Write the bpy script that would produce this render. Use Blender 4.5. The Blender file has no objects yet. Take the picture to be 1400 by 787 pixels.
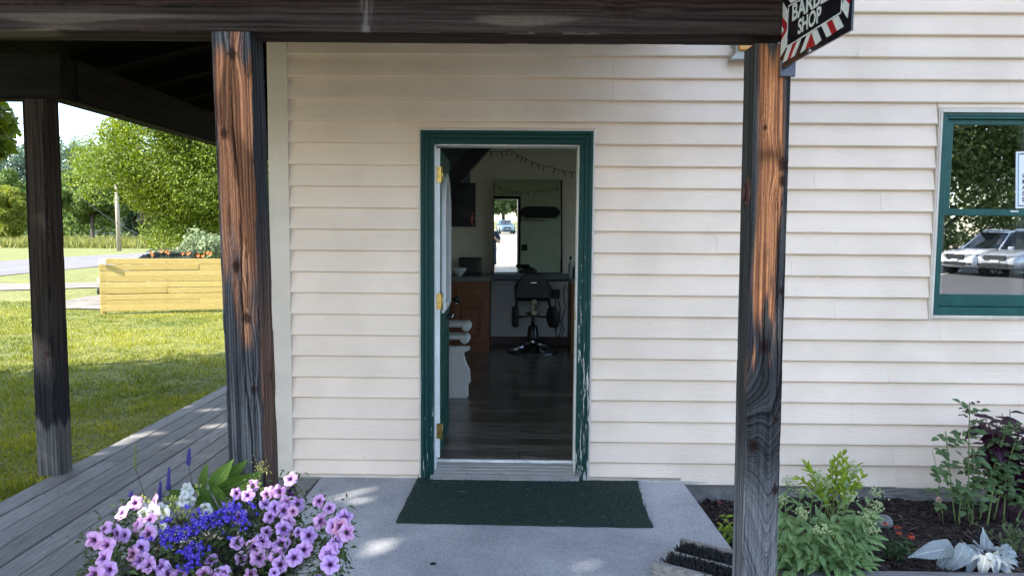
import bpy, bmesh, math, random
import numpy as np
from mathutils import Vector, Matrix, Euler

scene = bpy.context.scene
COL = scene.collection
rad = math.radians

# ------------------------------------------------------------------ camera
FPX, CAMH, CAMD, VPX, VPY, ROLL = 1010.0, 1.51, 4.6, 713.0, 316.0, 0.008
def cam_basis():
    y = np.array([(VPX-700)/FPX, (393.5-VPY)/FPX, -1.0]); y /= np.linalg.norm(y)
    x = np.array([math.cos(ROLL), -math.sin(ROLL), 0.0]); x -= x.dot(y)*y; x /= np.linalg.norm(x)
    return np.array([x, y, np.cross(x, y)])
CB = cam_basis(); CC = np.array([0.0, -CAMD, CAMH])
cam = bpy.data.cameras.new('camera'); cam_o = bpy.data.objects.new('camera', cam); COL.objects.link(cam_o)
cam.sensor_width = 36.0; cam.lens = 36.0*FPX/1400.0; cam.clip_start = 0.05; cam.clip_end = 2000
m4 = Matrix([[CB[i][j] for j in range(3)] for i in range(3)]).to_4x4(); m4.translation = Vector(CC)
cam_o.matrix_world = m4
scene.camera = cam_o
def ray(px, py): return CB @ np.array([(px-700)/FPX, -(py-393.5)/FPX, -1.0])
def W(px, py, Y=0.0):                       # the point seen at a photo pixel, on the upright plane y = Y
    d = ray(px, py); return Vector(CC + d*((Y-CC[1])/d[1]))
def G(px, py, Z):                           # the same on the level z = Z
    d = ray(px, py); return Vector(CC + d*((Z-CC[2])/d[2]))
def XP(px, py, X):                          # the same on the plane x = X
    d = ray(px, py); return Vector(CC + d*((X-CC[0])/d[0]))

# ------------------------------------------------------------------ light
SUN_EL, SUN_AZ = rad(38), rad(238)          # azimuth clockwise from +Y
SUN_DIR = Vector((math.sin(SUN_AZ)*math.cos(SUN_EL), math.cos(SUN_AZ)*math.cos(SUN_EL), math.sin(SUN_EL)))
world = bpy.data.worlds.new('World'); scene.world = world; world.use_nodes = True
wn, wl = world.node_tree.nodes, world.node_tree.links
wn.clear()
wo = wn.new('ShaderNodeOutputWorld'); bg = wn.new('ShaderNodeBackground'); sky = wn.new('ShaderNodeTexSky')
sky.sky_type = 'NISHITA'; sky.sun_disc = False; sky.sun_elevation = SUN_EL; sky.sun_rotation = SUN_AZ
sky.altitude = 200; sky.air_density = 1.0; sky.dust_density = 0.6; sky.ozone_density = 2.0
tc = wn.new('ShaderNodeTexCoord'); mp = wn.new('ShaderNodeMapping'); mp.inputs['Scale'].default_value = (1.0, 1.0, 2.6)
cn = wn.new('ShaderNodeTexNoise'); cn.inputs['Scale'].default_value = 5.5; cn.inputs['Detail'].default_value = 7; cn.inputs['Roughness'].default_value = 0.55
cr = wn.new('ShaderNodeValToRGB'); cr.color_ramp.elements[0].position = 0.53; cr.color_ramp.elements[1].position = 0.66
cm = wn.new('ShaderNodeMix'); cm.data_type = 'RGBA'; cm.inputs['B'].default_value = (9.0, 9.3, 9.8, 1)
wl.new(tc.outputs['Generated'], mp.inputs['Vector']); wl.new(mp.outputs[0], cn.inputs['Vector'])
wl.new(cn.outputs['Fac'], cr.inputs[0]); wl.new(cr.outputs[0], cm.inputs['Factor'])
wl.new(sky.outputs[0], cm.inputs['A']); wl.new(cm.outputs['Result'], bg.inputs['Color']); wl.new(bg.outputs[0], wo.inputs[0])
bg.inputs['Strength'].default_value = 0.12
sl = bpy.data.lights.new('sun', 'SUN'); sl.energy = 3.0; sl.angle = rad(0.5); sl.color = (1.0, 0.93, 0.82)
so = bpy.data.objects.new('sun', sl); COL.objects.link(so); so.location = (0, -20, 30)
so.rotation_euler = (-SUN_DIR).to_track_quat('-Z', 'Y').to_euler()

scene.view_settings.view_transform = 'Standard'; scene.view_settings.look = 'None'
scene.view_settings.gamma = 1.0; scene.view_settings.use_curve_mapping = False
scene.view_settings.exposure = 2.4
scene.render.engine = 'CYCLES'
cy = scene.cycles
cy.use_denoising = True; cy.max_bounces = 8; cy.diffuse_bounces = 4; cy.glossy_bounces = 4
cy.transmission_bounces = 6; cy.transparent_max_bounces = 8; cy.caustics_reflective = False; cy.caustics_refractive = False

# ------------------------------------------------------------------ helpers
def set_props(o, label=None, cat=None, group=None, kind=None):
    if label: o['label'] = label
    if cat: o['category'] = cat
    if group: o['group'] = group
    if kind: o['kind'] = kind
    return o
def WM(o): return WMAT.get(o.name, Matrix.Identity(4))
WMAT = {}
def link(name, data, parent=None, M=None, **p):
    o = bpy.data.objects.new(name, data); COL.objects.link(o)
    M = M.copy() if M is not None else Matrix.Identity(4)
    WMAT[o.name] = M
    if parent is not None:
        o.parent = parent; o.matrix_parent_inverse = WM(parent).inverted()
    o.matrix_basis = M
    return set_props(o, **p)
def empty(name, loc, label=None, cat=None, group=None, kind=None):
    return link(name, None, None, Matrix.Translation(Vector(loc)), label=label, cat=cat, group=group, kind=kind)

class MB:
    def __init__(s): s.v = []; s.f = []; s.m = []; s.sm = []
    def add(s, vs, fs, mat=0, smooth=False):
        b = len(s.v); s.v += [tuple(v) for v in vs]
        for f in fs: s.f.append([i+b for i in f]); s.m.append(mat); s.sm.append(smooth)
        return s
    def box(s, x0, x1, y0, y1, z0, z1, c=0.0, mat=0):
        if x0 > x1: x0, x1 = x1, x0
        if y0 > y1: y0, y1 = y1, y0
        if z0 > z1: z0, z1 = z1, z0
        c = min(c, .45*(x1-x0), .45*(y1-y0), .45*(z1-z0))
        if c <= 0:
            vs = [(x, y, z) for x in (x0, x1) for y in (y0, y1) for z in (z0, z1)]
            return s.add(vs, [(0,1,3,2),(4,6,7,5),(0,4,5,1),(2,3,7,6),(0,2,6,4),(1,5,7,3)], mat)
        bm = bmesh.new(); bmesh.ops.create_cube(bm, size=1)
        for v in bm.verts: v.co = Vector(((x0+x1)/2+v.co.x*(x1-x0), (y0+y1)/2+v.co.y*(y1-y0), (z0+z1)/2+v.co.z*(z1-z0)))
        bmesh.ops.bevel(bm, geom=bm.edges[:], offset=c, segments=1, affect='EDGES')
        bm.verts.index_update()
        s.add([v.co[:] for v in bm.verts], [[v.index for v in f.verts] for f in bm.faces], mat); bm.free(); return s
    def prism(s, poly, axis, a, b, mat=0, smooth=False):
        # poly: 2d points; axis 'x' -> (y,z), 'y' -> (x,z), 'z' -> (x,y)
        n = len(poly)
        def P(p, t): return {'x': (t, p[0], p[1]), 'y': (p[0], t, p[1]), 'z': (p[0], p[1], t)}[axis]
        vs = [P(p, a) for p in poly]+[P(p, b) for p in poly]
        s.add(vs, [list(range(n))[::-1], list(range(n, 2*n))], mat)
        k = len(s.v)-2*n
        for i in range(n):
            j = (i+1) % n
            s.f.append([k+i, k+j, k+n+j, k+n+i]); s.m.append(mat); s.sm.append(smooth)
        return s
    def tube(s, pts, r, n=8, mat=0, caps=True):
        pts = [Vector(p) for p in pts]
        rs = r if isinstance(r, (list, tuple)) else [r]*len(pts)
        vs = []; up = None
        for i, p in enumerate(pts):
            t = (pts[min(i+1, len(pts)-1)]-pts[max(i-1, 0)]).normalized()
            if up is None: up = Vector((0, 0, 1)) if abs(t.z) < .9 else Vector((1, 0, 0))
            a = t.cross(up).normalized(); b = a.cross(t).normalized(); up = b
            for k in range(n):
                w = 2*math.pi*k/n
                vs.append(p+rs[i]*(math.cos(w)*a+math.sin(w)*b))
        fs = [(i*n+k, i*n+(k+1) % n, (i+1)*n+(k+1) % n, (i+1)*n+k) for i in range(len(pts)-1) for k in range(n)]
        s.add(vs, fs, mat, True)
        if caps:
            b0 = len(s.v)-len(vs)
            s.f.append([b0+k for k in range(n)][::-1]); s.m.append(mat); s.sm.append(False)
            s.f.append([len(s.v)-n+k for k in range(n)]); s.m.append(mat); s.sm.append(False)
        return s
    def lathe(s, prof, c, n=24, mat=0, axis='z', smooth=True):
        vs = []
        for r, h in prof:
            for k in range(n):
                w = 2*math.pi*k/n; a, b = r*math.cos(w), r*math.sin(w)
                vs.append({'z': (c[0]+a, c[1]+b, c[2]+h), 'x': (c[0]+h, c[1]+a, c[2]+b), 'y': (c[0]+a, c[1]+h, c[2]+b)}[axis])
        m = len(prof)
        fs = [(i*n+k, i*n+(k+1) % n, (i+1)*n+(k+1) % n, (i+1)*n+k) for i in range(m-1) for k in range(n)]
        s.add(vs, fs, mat, smooth)
        b0 = len(s.v)-len(vs)
        if prof[0][0] > 1e-6: s.f.append([b0+k for k in range(n)][::-1]); s.m.append(mat); s.sm.append(False)
        if prof[-1][0] > 1e-6: s.f.append([b0+(m-1)*n+k for k in range(n)]); s.m.append(mat); s.sm.append(False)
        return s
    def ball(s, c, r, nu=10, nv=6, mat=0):
        r = r if isinstance(r, (tuple, list)) else (r, r, r)
        vs = [(c[0]+r[0]*math.sin(math.pi*j/nv)*math.cos(2*math.pi*i/nu), c[1]+r[1]*math.sin(math.pi*j/nv)*math.sin(2*math.pi*i/nu), c[2]+r[2]*math.cos(math.pi*j/nv)) for j in range(nv+1) for i in range(nu)]
        return s.add(vs, [(j*nu+i, (j+1)*nu+i, (j+1)*nu+(i+1) % nu, j*nu+(i+1) % nu) for j in range(nv) for i in range(nu)], mat, True)
    def xf(s, M, start=0):
        for i in range(start, len(s.v)): s.v[i] = tuple(M @ Vector(s.v[i]))
        return s
    def mesh(s, name, mats):
        me = bpy.data.meshes.new(name); me.from_pydata(s.v, [], s.f)
        for m in (mats if isinstance(mats, (list, tuple)) else [mats]): me.materials.append(m)
        me.polygons.foreach_set('material_index', s.m); me.polygons.foreach_set('use_smooth', s.sm)
        me.update(); return me
    def obj(s, name, mats, parent=None, fix=True, **p):
        me = s.mesh(name, mats)
        if fix:
            bm = bmesh.new(); bm.from_mesh(me); bmesh.ops.recalc_face_normals(bm, faces=bm.faces); bm.to_mesh(me); bm.free()
        return link(name, me, parent, **p)

def np_mesh(name, v, f, mat, col=None, smooth=False):
    """v (N,3), f (M,k) with one k; col (N,3) per-point colour"""
    me = bpy.data.meshes.new(name); v = np.asarray(v, np.float32); f = np.asarray(f, np.int32)
    M_, k = f.shape
    me.vertices.add(len(v)); me.vertices.foreach_set('co', v.ravel())
    me.loops.add(M_*k); me.loops.foreach_set('vertex_index', f.ravel())
    me.polygons.add(M_); me.polygons.foreach_set('loop_start', np.arange(0, M_*k, k, dtype=np.int32))
    me.polygons.foreach_set('loop_total', np.full(M_, k, np.int32))
    me.polygons.foreach_set('use_smooth', np.full(M_, smooth, bool))
    me.update(calc_edges=True)
    for m in (mat if isinstance(mat, (list, tuple)) else [mat]): me.materials.append(m)
    if col is not None:
        at = me.color_attributes.new('tint', 'FLOAT_COLOR', 'POINT')
        c4 = np.ones((len(v), 4), np.float32); c4[:, :3] = col; at.data.foreach_set('color', c4.ravel())
    return me

def hash2(ix, iy, s):
    h = (ix.astype(np.int64)*374761393 + iy.astype(np.int64)*668265263 + s*974711) & 0xffffffff
    h = ((h ^ (h >> 13))*1274126177) & 0xffffffff
    return ((h ^ (h >> 16)) & 0xffff)/65535.0
def vn(x, y, s=0):                            # value noise in 0..1
    x, y = np.broadcast_arrays(np.asarray(x, float), np.asarray(y, float))
    ix, iy = np.floor(x), np.floor(y); fx, fy = x-ix, y-iy
    fx = fx*fx*(3-2*fx); fy = fy*fy*(3-2*fy)
    a, b, c, d = hash2(ix, iy, s), hash2(ix+1, iy, s), hash2(ix, iy+1, s), hash2(ix+1, iy+1, s)
    return (a*(1-fx)+b*fx)*(1-fy)+(c*(1-fx)+d*fx)*fy
def sstep(a, b, x): t = np.clip((x-a)/(b-a), 0, 1); return t*t*(3-2*t)

# ------------------------------------------------------------------ materials
def nmat(name):
    m = bpy.data.materials.new(name); m.use_nodes = True
    return m, m.node_tree.nodes, m.node_tree.links, m.node_tree.nodes['Principled BSDF']
def grain(name, c1, c2, scale=6.0, stretch=(1, 1, 1), rough=0.7, bump=0.15, dist=0.004, detail=6, lo=0.35, hi=0.65, rand=0.0, metal=0.0, spec=0.5, coat=0.0, fine=0.0):
    m, n, l, b = nmat(name)
    t = n.new('ShaderNodeTexCoord'); mp = n.new('ShaderNodeMapping'); mp.inputs['Scale'].default_value = stretch
    no = n.new('ShaderNodeTexNoise'); no.inputs['Scale'].default_value = scale; no.inputs['Detail'].default_value = detail; no.inputs['Roughness'].default_value = 0.6
    r = n.new('ShaderNodeValToRGB'); r.color_ramp.elements[0].position = lo; r.color_ramp.elements[1].position = hi
    r.color_ramp.elements[0].color = (*c1, 1); r.color_ramp.elements[1].color = (*c2, 1)
    l.new(t.outputs['Object'], mp.inputs[0]); l.new(mp.outputs[0], no.inputs['Vector']); l.new(no.outputs['Fac'], r.inputs[0])
    out = r.outputs[0]
    if rand or fine:
        hv = n.new('ShaderNodeHueSaturation'); l.new(out, hv.inputs['Color'])
        val = None
        if rand:
            oi = n.new('ShaderNodeObjectInfo'); mr = n.new('ShaderNodeMapRange'); mr.inputs[3].default_value = 1-rand; mr.inputs[4].default_value = 1+rand
            l.new(oi.outputs['Random'], mr.inputs[0]); val = mr.outputs[0]
        if fine:
            n2 = n.new('ShaderNodeTexNoise'); n2.inputs['Scale'].default_value = scale*14; n2.inputs['Detail'].default_value = 3
            m2 = n.new('ShaderNodeMapRange'); m2.inputs[1].default_value = .3; m2.inputs[2].default_value = .7; m2.inputs[3].default_value = 1-fine; m2.inputs[4].default_value = 1+fine
            l.new(mp.outputs[0], n2.inputs['Vector']); l.new(n2.outputs['Fac'], m2.inputs[0])
            if val is not None:
                mu = n.new('ShaderNodeMath'); mu.operation = 'MULTIPLY'; l.new(val, mu.inputs[0]); l.new(m2.outputs[0], mu.inputs[1]); val = mu.outputs[0]
            else: val = m2.outputs[0]
        l.new(val, hv.inputs['Value']); out = hv.outputs[0]
    l.new(out, b.inputs['Base Color'])
    b.inputs['Roughness'].default_value = rough; b.inputs['Metallic'].default_value = metal
    b.inputs['Specular IOR Level'].default_value = spec; b.inputs['Coat Weight'].default_value = coat
    if bump:
        bp = n.new('ShaderNodeBump'); bp.inputs['Strength'].default_value = bump; bp.inputs['Distance'].default_value = dist
        l.new(no.outputs['Fac'], bp.inputs['Height']); l.new(bp.outputs[0], b.inputs['Normal'])
    return m
def foliage(name, c1, c2, trans=0.3, attr=False, rough=0.55, noise=3.0, rand=0.35, vein=0.0):
    m, n, l, b = nmat(name)
    out = n['Material Output']
    if attr:
        a = n.new('ShaderNodeAttribute'); a.attribute_name = 'tint'; src = a.outputs['Fac']
    else:
        oi = n.new('ShaderNodeObjectInfo'); t = n.new('ShaderNodeTexCoord'); no = n.new('ShaderNodeTexNoise'); no.inputs['Scale'].default_value = noise*8
        l.new(t.outputs['Object'], no.inputs['Vector'])
        ma = n.new('ShaderNodeMath'); ma.operation = 'MULTIPLY_ADD'; ma.inputs[1].default_value = 0.45; l.new(no.outputs['Fac'], ma.inputs[0])
        mb = n.new('ShaderNodeMath'); mb.operation = 'MULTIPLY'; mb.inputs[1].default_value = .65; l.new(oi.outputs['Random'], mb.inputs[0]); l.new(mb.outputs[0], ma.inputs[2]); src = ma.outputs[0]
    mx = n.new('ShaderNodeMix'); mx.data_type = 'RGBA'; mx.inputs['A'].default_value = (*c1, 1); mx.inputs['B'].default_value = (*c2, 1)
    l.new(src, mx.inputs['Factor']); col = mx.outputs['Result']
    if vein:
        # pale midrib down the middle of each leaf and slanting side veins in relief
        vt = n.new('ShaderNodeTexCoord'); sx = n.new('ShaderNodeSeparateXYZ'); l.new(vt.outputs['Object'], sx.inputs[0])
        ab = n.new('ShaderNodeMath'); ab.operation = 'ABSOLUTE'; l.new(sx.outputs['X'], ab.inputs[0])
        mr = n.new('ShaderNodeMapRange'); mr.inputs[1].default_value = vein*.5; mr.inputs[2].default_value = vein*1.5; mr.inputs[3].default_value = .55; mr.inputs[4].default_value = 0; l.new(ab.outputs[0], mr.inputs[0])
        mv = n.new('ShaderNodeMix'); mv.data_type = 'RGBA'; mv.inputs['B'].default_value = tuple(min(1, 1.5*c+.06) for c in c2)+(1,); l.new(mr.outputs[0], mv.inputs['Factor']); l.new(col, mv.inputs['A']); col = mv.outputs['Result']
        m1 = n.new('ShaderNodeMath'); m1.operation = 'MULTIPLY_ADD'; m1.inputs[1].default_value = -.9; l.new(ab.outputs[0], m1.inputs[0]); l.new(sx.outputs['Y'], m1.inputs[2])
        m2 = n.new('ShaderNodeMath'); m2.operation = 'MULTIPLY'; m2.inputs[1].default_value = 1.6/vein; l.new(m1.outputs[0], m2.inputs[0])
        m3 = n.new('ShaderNodeMath'); m3.operation = 'SINE'; l.new(m2.outputs[0], m3.inputs[0])
        n3 = n.new('ShaderNodeTexNoise'); n3.inputs['Scale'].default_value = .35/vein; l.new(vt.outputs['Object'], n3.inputs['Vector'])
        m4 = n.new('ShaderNodeMath'); m4.operation = 'MULTIPLY_ADD'; m4.inputs[1].default_value = .25; l.new(m3.outputs[0], m4.inputs[0]); l.new(n3.outputs['Fac'], m4.inputs[2])
        bp = n.new('ShaderNodeBump'); bp.inputs['Strength'].default_value = .55; bp.inputs['Distance'].default_value = vein*1.2; l.new(m4.outputs[0], bp.inputs['Height']); l.new(bp.outputs[0], b.inputs['Normal'])
    l.new(col, b.inputs['Base Color']); b.inputs['Roughness'].default_value = rough; b.inputs['Specular IOR Level'].default_value = 0.3
    tr = n.new('ShaderNodeBsdfTranslucent'); hs = n.new('ShaderNodeHueSaturation'); hs.inputs['Saturation'].default_value = 1.15; hs.inputs['Value'].default_value = 1.25
    l.new(col, hs.inputs['Color']); l.new(hs.outputs[0], tr.inputs['Color'])
    ms = n.new('ShaderNodeMixShader'); ms.inputs[0].default_value = trans
    l.new(b.outputs[0], ms.inputs[1]); l.new(tr.outputs[0], ms.inputs[2]); l.new(ms.outputs[0], out.inputs[0])
    return m
def attr_mat(name, rough=0.8, bump=0.3, nscale=(60, 60, 12), amt=0.25, trans=0.0, spec=0.4):
    m, n, l, b = nmat(name)
    a = n.new('ShaderNodeAttribute'); a.attribute_name = 'tint'
    t = n.new('ShaderNodeTexCoord'); mp = n.new('ShaderNodeMapping'); mp.inputs['Scale'].default_value = nscale
    no = n.new('ShaderNodeTexNoise'); no.inputs['Scale'].default_value = 6; no.inputs['Detail'].default_value = 5
    mr = n.new('ShaderNodeMapRange'); mr.inputs[1].default_value = .3; mr.inputs[2].default_value = .7; mr.inputs[3].default_value = 1-amt; mr.inputs[4].default_value = 1+amt
    hv = n.new('ShaderNodeHueSaturation')
    l.new(t.outputs['Object'], mp.inputs[0]); l.new(mp.outputs[0], no.inputs['Vector']); l.new(no.outputs['Fac'], mr.inputs[0])
    l.new(a.outputs['Color'], hv.inputs['Color']); l.new(mr.outputs[0], hv.inputs['Value']); l.new(hv.outputs[0], b.inputs['Base Color'])
    b.inputs['Roughness'].default_value = rough; b.inputs['Specular IOR Level'].default_value = spec
    if bump:
        bp = n.new('ShaderNodeBump'); bp.inputs['Strength'].default_value = bump; bp.inputs['Distance'].default_value = 0.002
        l.new(no.outputs['Fac'], bp.inputs['Height']); l.new(bp.outputs[0], b.inputs['Normal'])
    if trans:
        tr = n.new('ShaderNodeBsdfTranslucent'); l.new(hv.outputs[0], tr.inputs['Color']); ms = n.new('ShaderNodeMixShader'); ms.inputs[0].default_value = trans
        l.new(b.outputs[0], ms.inputs[1]); l.new(tr.outputs[0], ms.inputs[2]); l.new(ms.outputs[0], n['Material Output'].inputs[0])
    return m
def plain(name, c, rough=0.5, metal=0.0, spec=0.5, coat=0.0):
    m, n, l, b = nmat(name)
    no = n.new('ShaderNodeTexNoise'); no.inputs['Scale'].default_value = 9; no.inputs['Detail'].default_value = 4
    t = n.new('ShaderNodeTexCoord'); l.new(t.outputs['Object'], no.inputs['Vector'])
    mr = n.new('ShaderNodeMapRange'); mr.inputs[3].default_value = max(0.02, rough-.12); mr.inputs[4].default_value = min(1, rough+.12)
    l.new(no.outputs['Fac'], mr.inputs[0]); l.new(mr.outputs[0], b.inputs['Roughness'])
    b.inputs['Base Color'].default_value = (*c, 1); b.inputs['Metallic'].default_value = metal; b.inputs['Specular IOR Level'].default_value = spec; b.inputs['Coat Weight'].default_value = coat
    return m
def text_mesh(s, size, mat, depth=0.002, offset=0.0, name='lettering', shear=0.0, align='LEFT', spacing=1.0):
    cu = bpy.data.curves.new(name, 'FONT'); cu.body = s; cu.size = size; cu.extrude = depth; cu.offset = offset; cu.shear = shear; cu.align_x = align; cu.space_character = spacing
    o = bpy.data.objects.new(name, cu); COL.objects.link(o)
    me = bpy.data.meshes.new_from_object(o)
    bpy.data.objects.remove(o); bpy.data.curves.remove(cu)
    me.materials.clear(); me.materials.append(mat); me.name = name
    return me
# ------------------------------------------------------------------ building
GZ = -0.06                                   # slab and boardwalk level at the wall
def siding_mat():
    m, n, l, b = nmat('cream_siding')
    t = n.new('ShaderNodeTexCoord'); mp = n.new('ShaderNodeMapping'); mp.inputs['Scale'].default_value = (1.2, 1, 9)
    no = n.new('ShaderNodeTexNoise'); no.inputs['Scale'].default_value = 7; no.inputs['Detail'].default_value = 8; no.inputs['Distortion'].default_value = 1.2
    wv = n.new('ShaderNodeTexWave'); wv.bands_direction = 'Z'; wv.inputs['Scale'].default_value = 5; wv.inputs['Distortion'].default_value = 9; wv.inputs['Detail'].default_value = 3; wv.inputs['Detail Scale'].default_value = 1.2
    d = n.new('ShaderNodeTexNoise'); d.inputs['Scale'].default_value = 2.3; d.inputs['Detail'].default_value = 7
    r = n.new('ShaderNodeValToRGB'); r.color_ramp.elements[0].position = .38; r.color_ramp.elements[1].position = .6
    r.color_ramp.elements[0].color = (.755, .62, .515, 1); r.color_ramp.elements[1].color = (.83, .685, .578, 1)
    sp = n.new('ShaderNodeTexNoise'); sp.inputs['Scale'].default_value = 45; sp.inputs['Detail'].default_value = 2
    sr = n.new('ShaderNodeMapRange'); sr.inputs[1].default_value = .735; sr.inputs[2].default_value = .80; sr.inputs[3].default_value = 1.0; sr.inputs[4].default_value = .65
    oi = n.new('ShaderNodeObjectInfo'); mr = n.new('ShaderNodeMapRange'); mr.inputs[3].default_value = .965; mr.inputs[4].default_value = 1.03
    mu = n.new('ShaderNodeMath'); mu.operation = 'MULTIPLY'
    hv = n.new('ShaderNodeHueSaturation')
    l.new(t.outputs['Object'], mp.inputs[0]); l.new(mp.outputs[0], no.inputs['Vector']); l.new(mp.outputs[0], wv.inputs['Vector'])
    l.new(t.outputs['Object'], d.inputs['Vector']); l.new(t.outputs['Object'], sp.inputs['Vector']); l.new(d.outputs['Fac'], r.inputs[0]); l.new(oi.outputs['Random'], mr.inputs[0])
    l.new(sp.outputs['Fac'], sr.inputs[0]); l.new(mr.outputs[0], mu.inputs[0]); l.new(sr.outputs[0], mu.inputs[1])
    l.new(r.outputs[0], hv.inputs['Color']); l.new(mu.outputs[0], hv.inputs['Value']); l.new(hv.outputs[0], b.inputs['Base Color'])
    ad = n.new('ShaderNodeMath'); ad.operation = 'MULTIPLY_ADD'; ad.inputs[1].default_value = .35
    l.new(wv.outputs['Fac'], ad.inputs[0]); l.new(no.outputs['Fac'], ad.inputs[2])
    bp = n.new('ShaderNodeBump'); bp.inputs['Strength'].default_value = .34; bp.inputs['Distance'].default_value = .004
    l.new(ad.outputs[0], bp.inputs['Height']); l.new(bp.outputs[0], b.inputs['Normal'])
    b.inputs['Roughness'].default_value = .48; b.inputs['Specular IOR Level'].default_value = .4
    return m
M_SID = siding_mat()
M_TRIM = grain('cream_trim', (.60, .525, .455), (.68, .60, .52), 4, rough=.5, bump=.08)
M_WHITE = grain('white_paint', (.72, .72, .72), (.82, .82, .82), 5, rough=.4, bump=.06)
M_PALE = grain('pale_putty_trim', (.60, .54, .49), (.72, .66, .61), 8, rough=.55, bump=.1)
M_FOUND = grain('grey_foundation', (.16, .155, .15), (.28, .27, .26), 14, rough=.9, bump=.5, dist=.01)
M_ROOM = grain('cream_plaster', (.66, .63, .54), (.72, .69, .60), 3, rough=.85, bump=.05)
M_ROOM_G = grain('sage_plaster', (.46, .50, .38), (.54, .58, .44), 3, rough=.85, bump=.05)
M_BLUEW = grain('slate_panel', (.10, .12, .16), (.14, .16, .20), 3, rough=.7, bump=.05)
M_WAINS = grain('pale_blue_wainscot', (.78, .82, .88), (.84, .88, .92), 3, rough=.7, bump=.05)
M_BASEB = grain('dark_red_baseboard', (.045, .018, .016), (.07, .028, .024), 6, rough=.45)
M_ROOF = grain('roof_shingle', (.05, .05, .055), (.11, .105, .10), 12, rough=.95, bump=.6, dist=.02)
M_BRASS = grain('brass', (.50, .34, .10), (.68, .48, .16), 30, rough=.32, bump=.05, metal=1.0)
M_DARKMETAL = plain('dark_metal', (.02, .02, .022), .4, .6)
M_CHROME = plain('chrome', (.62, .63, .65), .18, 1.0)
M_BLACK = plain('black_vinyl', (.012, .012, .014), .45)
def glass(name, tint, refl):
    m, n, l, b = nmat(name); out = n['Material Output']
    gl = n.new('ShaderNodeBsdfGlossy'); gl.inputs['Roughness'].default_value = 0.0; gl.inputs['Color'].default_value = (1, 1, 1, 1)
    tr = n.new('ShaderNodeBsdfTransparent'); tr.inputs['Color'].default_value = (*tint, 1)
    lw = n.new('ShaderNodeFresnel'); lw.inputs['IOR'].default_value = 1.5
    ma = n.new('ShaderNodeMath'); ma.operation = 'MULTIPLY_ADD'; ma.inputs[1].default_value = 1.0; ma.inputs[2].default_value = refl; ma.use_clamp = True
    l.new(lw.outputs[0], ma.inputs[0])
    no = n.new('ShaderNodeTexNoise'); no.inputs['Scale'].default_value = 2.2; t = n.new('ShaderNodeTexCoord'); l.new(t.outputs['Object'], no.inputs['Vector'])
    bp = n.new('ShaderNodeBump'); bp.inputs['Strength'].default_value = .05; bp.inputs['Distance'].default_value = .004; l.new(no.outputs['Fac'], bp.inputs['Height']); l.new(bp.outputs[0], gl.inputs['Normal'])
    ms = n.new('ShaderNodeMixShader'); l.new(ma.outputs[0], ms.inputs[0]); l.new(tr.outputs[0], ms.inputs[1]); l.new(gl.outputs[0], ms.inputs[2]); l.new(ms.outputs[0], out.inputs[0])
    return m
M_GLASSW = glass('added_window_glass', (.92, .94, .95), .0)

def peel_green():
    """dark green paint, chipped to bare white wood most on the right casing and near the sill"""
    m, n, l, b = nmat('peeling_green_paint')
    t = n.new('ShaderNodeTexCoord'); mp = n.new('ShaderNodeMapping'); mp.inputs['Scale'].default_value = (40, 40, 4.0)
    no = n.new('ShaderNodeTexNoise'); no.inputs['Scale'].default_value = 1.6; no.inputs['Detail'].default_value = 9; no.inputs['Roughness'].default_value = .68
    l.new(t.outputs['Object'], mp.inputs[0]); l.new(mp.outputs[0], no.inputs['Vector'])
    sx = n.new('ShaderNodeSeparateXYZ'); l.new(t.outputs['Object'], sx.inputs[0])
    zr = n.new('ShaderNodeMapRange'); zr.inputs[1].default_value = 1.9; zr.inputs[2].default_value = 0.0; zr.inputs[3].default_value = -.06; zr.inputs[4].default_value = .12
    xr = n.new('ShaderNodeMapRange'); xr.inputs[1].default_value = -.6; xr.inputs[2].default_value = .43; xr.inputs[3].default_value = 0; xr.inputs[4].default_value = .075
    l.new(sx.outputs['Z'], zr.inputs[0]); l.new(sx.outputs['X'], xr.inputs[0])
    a1 = n.new('ShaderNodeMath'); a2 = n.new('ShaderNodeMath'); l.new(no.outputs['Fac'], a1.inputs[0]); l.new(zr.outputs[0], a1.inputs[1]); l.new(a1.outputs[0], a2.inputs[0]); l.new(xr.outputs[0], a2.inputs[1])
    mk = n.new('ShaderNodeMapRange'); mk.inputs[1].default_value = .705; mk.inputs[2].default_value = .725; l.new(a2.outputs[0], mk.inputs[0])
    n2 = n.new('ShaderNodeTexNoise'); n2.inputs['Scale'].default_value = 30; l.new(t.outputs['Object'], n2.inputs['Vector'])
    g = n.new('ShaderNodeMix'); g.data_type = 'RGBA'; g.inputs['A'].default_value = (.001, .032, .030, 1); g.inputs['B'].default_value = (.002, .050, .046, 1); l.new(n2.outputs['Fac'], g.inputs['Factor'])
    w = n.new('ShaderNodeMix'); w.data_type = 'RGBA'; w.inputs['A'].default_value = (.36, .34, .32, 1); w.inputs['B'].default_value = (.72, .71, .70, 1); l.new(n2.outputs['Fac'], w.inputs['Factor'])
    mx = n.new('ShaderNodeMix'); mx.data_type = 'RGBA'; l.new(mk.outputs[0], mx.inputs['Factor']); l.new(g.outputs['Result'], mx.inputs['A']); l.new(w.outputs['Result'], mx.inputs['B'])
    l.new(mx.outputs['Result'], b.inputs['Base Color']); b.inputs['Roughness'].default_value = .5; b.inputs['Specular IOR Level'].default_value = .25
    iv = n.new('ShaderNodeMath'); iv.operation = 'SUBTRACT'; iv.inputs[0].default_value = 1; l.new(mk.outputs[0], iv.inputs[1])
    bp = n.new('ShaderNodeBump'); bp.inputs['Strength'].default_value = .5; bp.inputs['Distance'].default_value = .002; l.new(iv.outputs[0], bp.inputs['Height']); l.new(bp.outputs[0], b.inputs['Normal'])
    return m
M_GREEN = peel_green()
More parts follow.
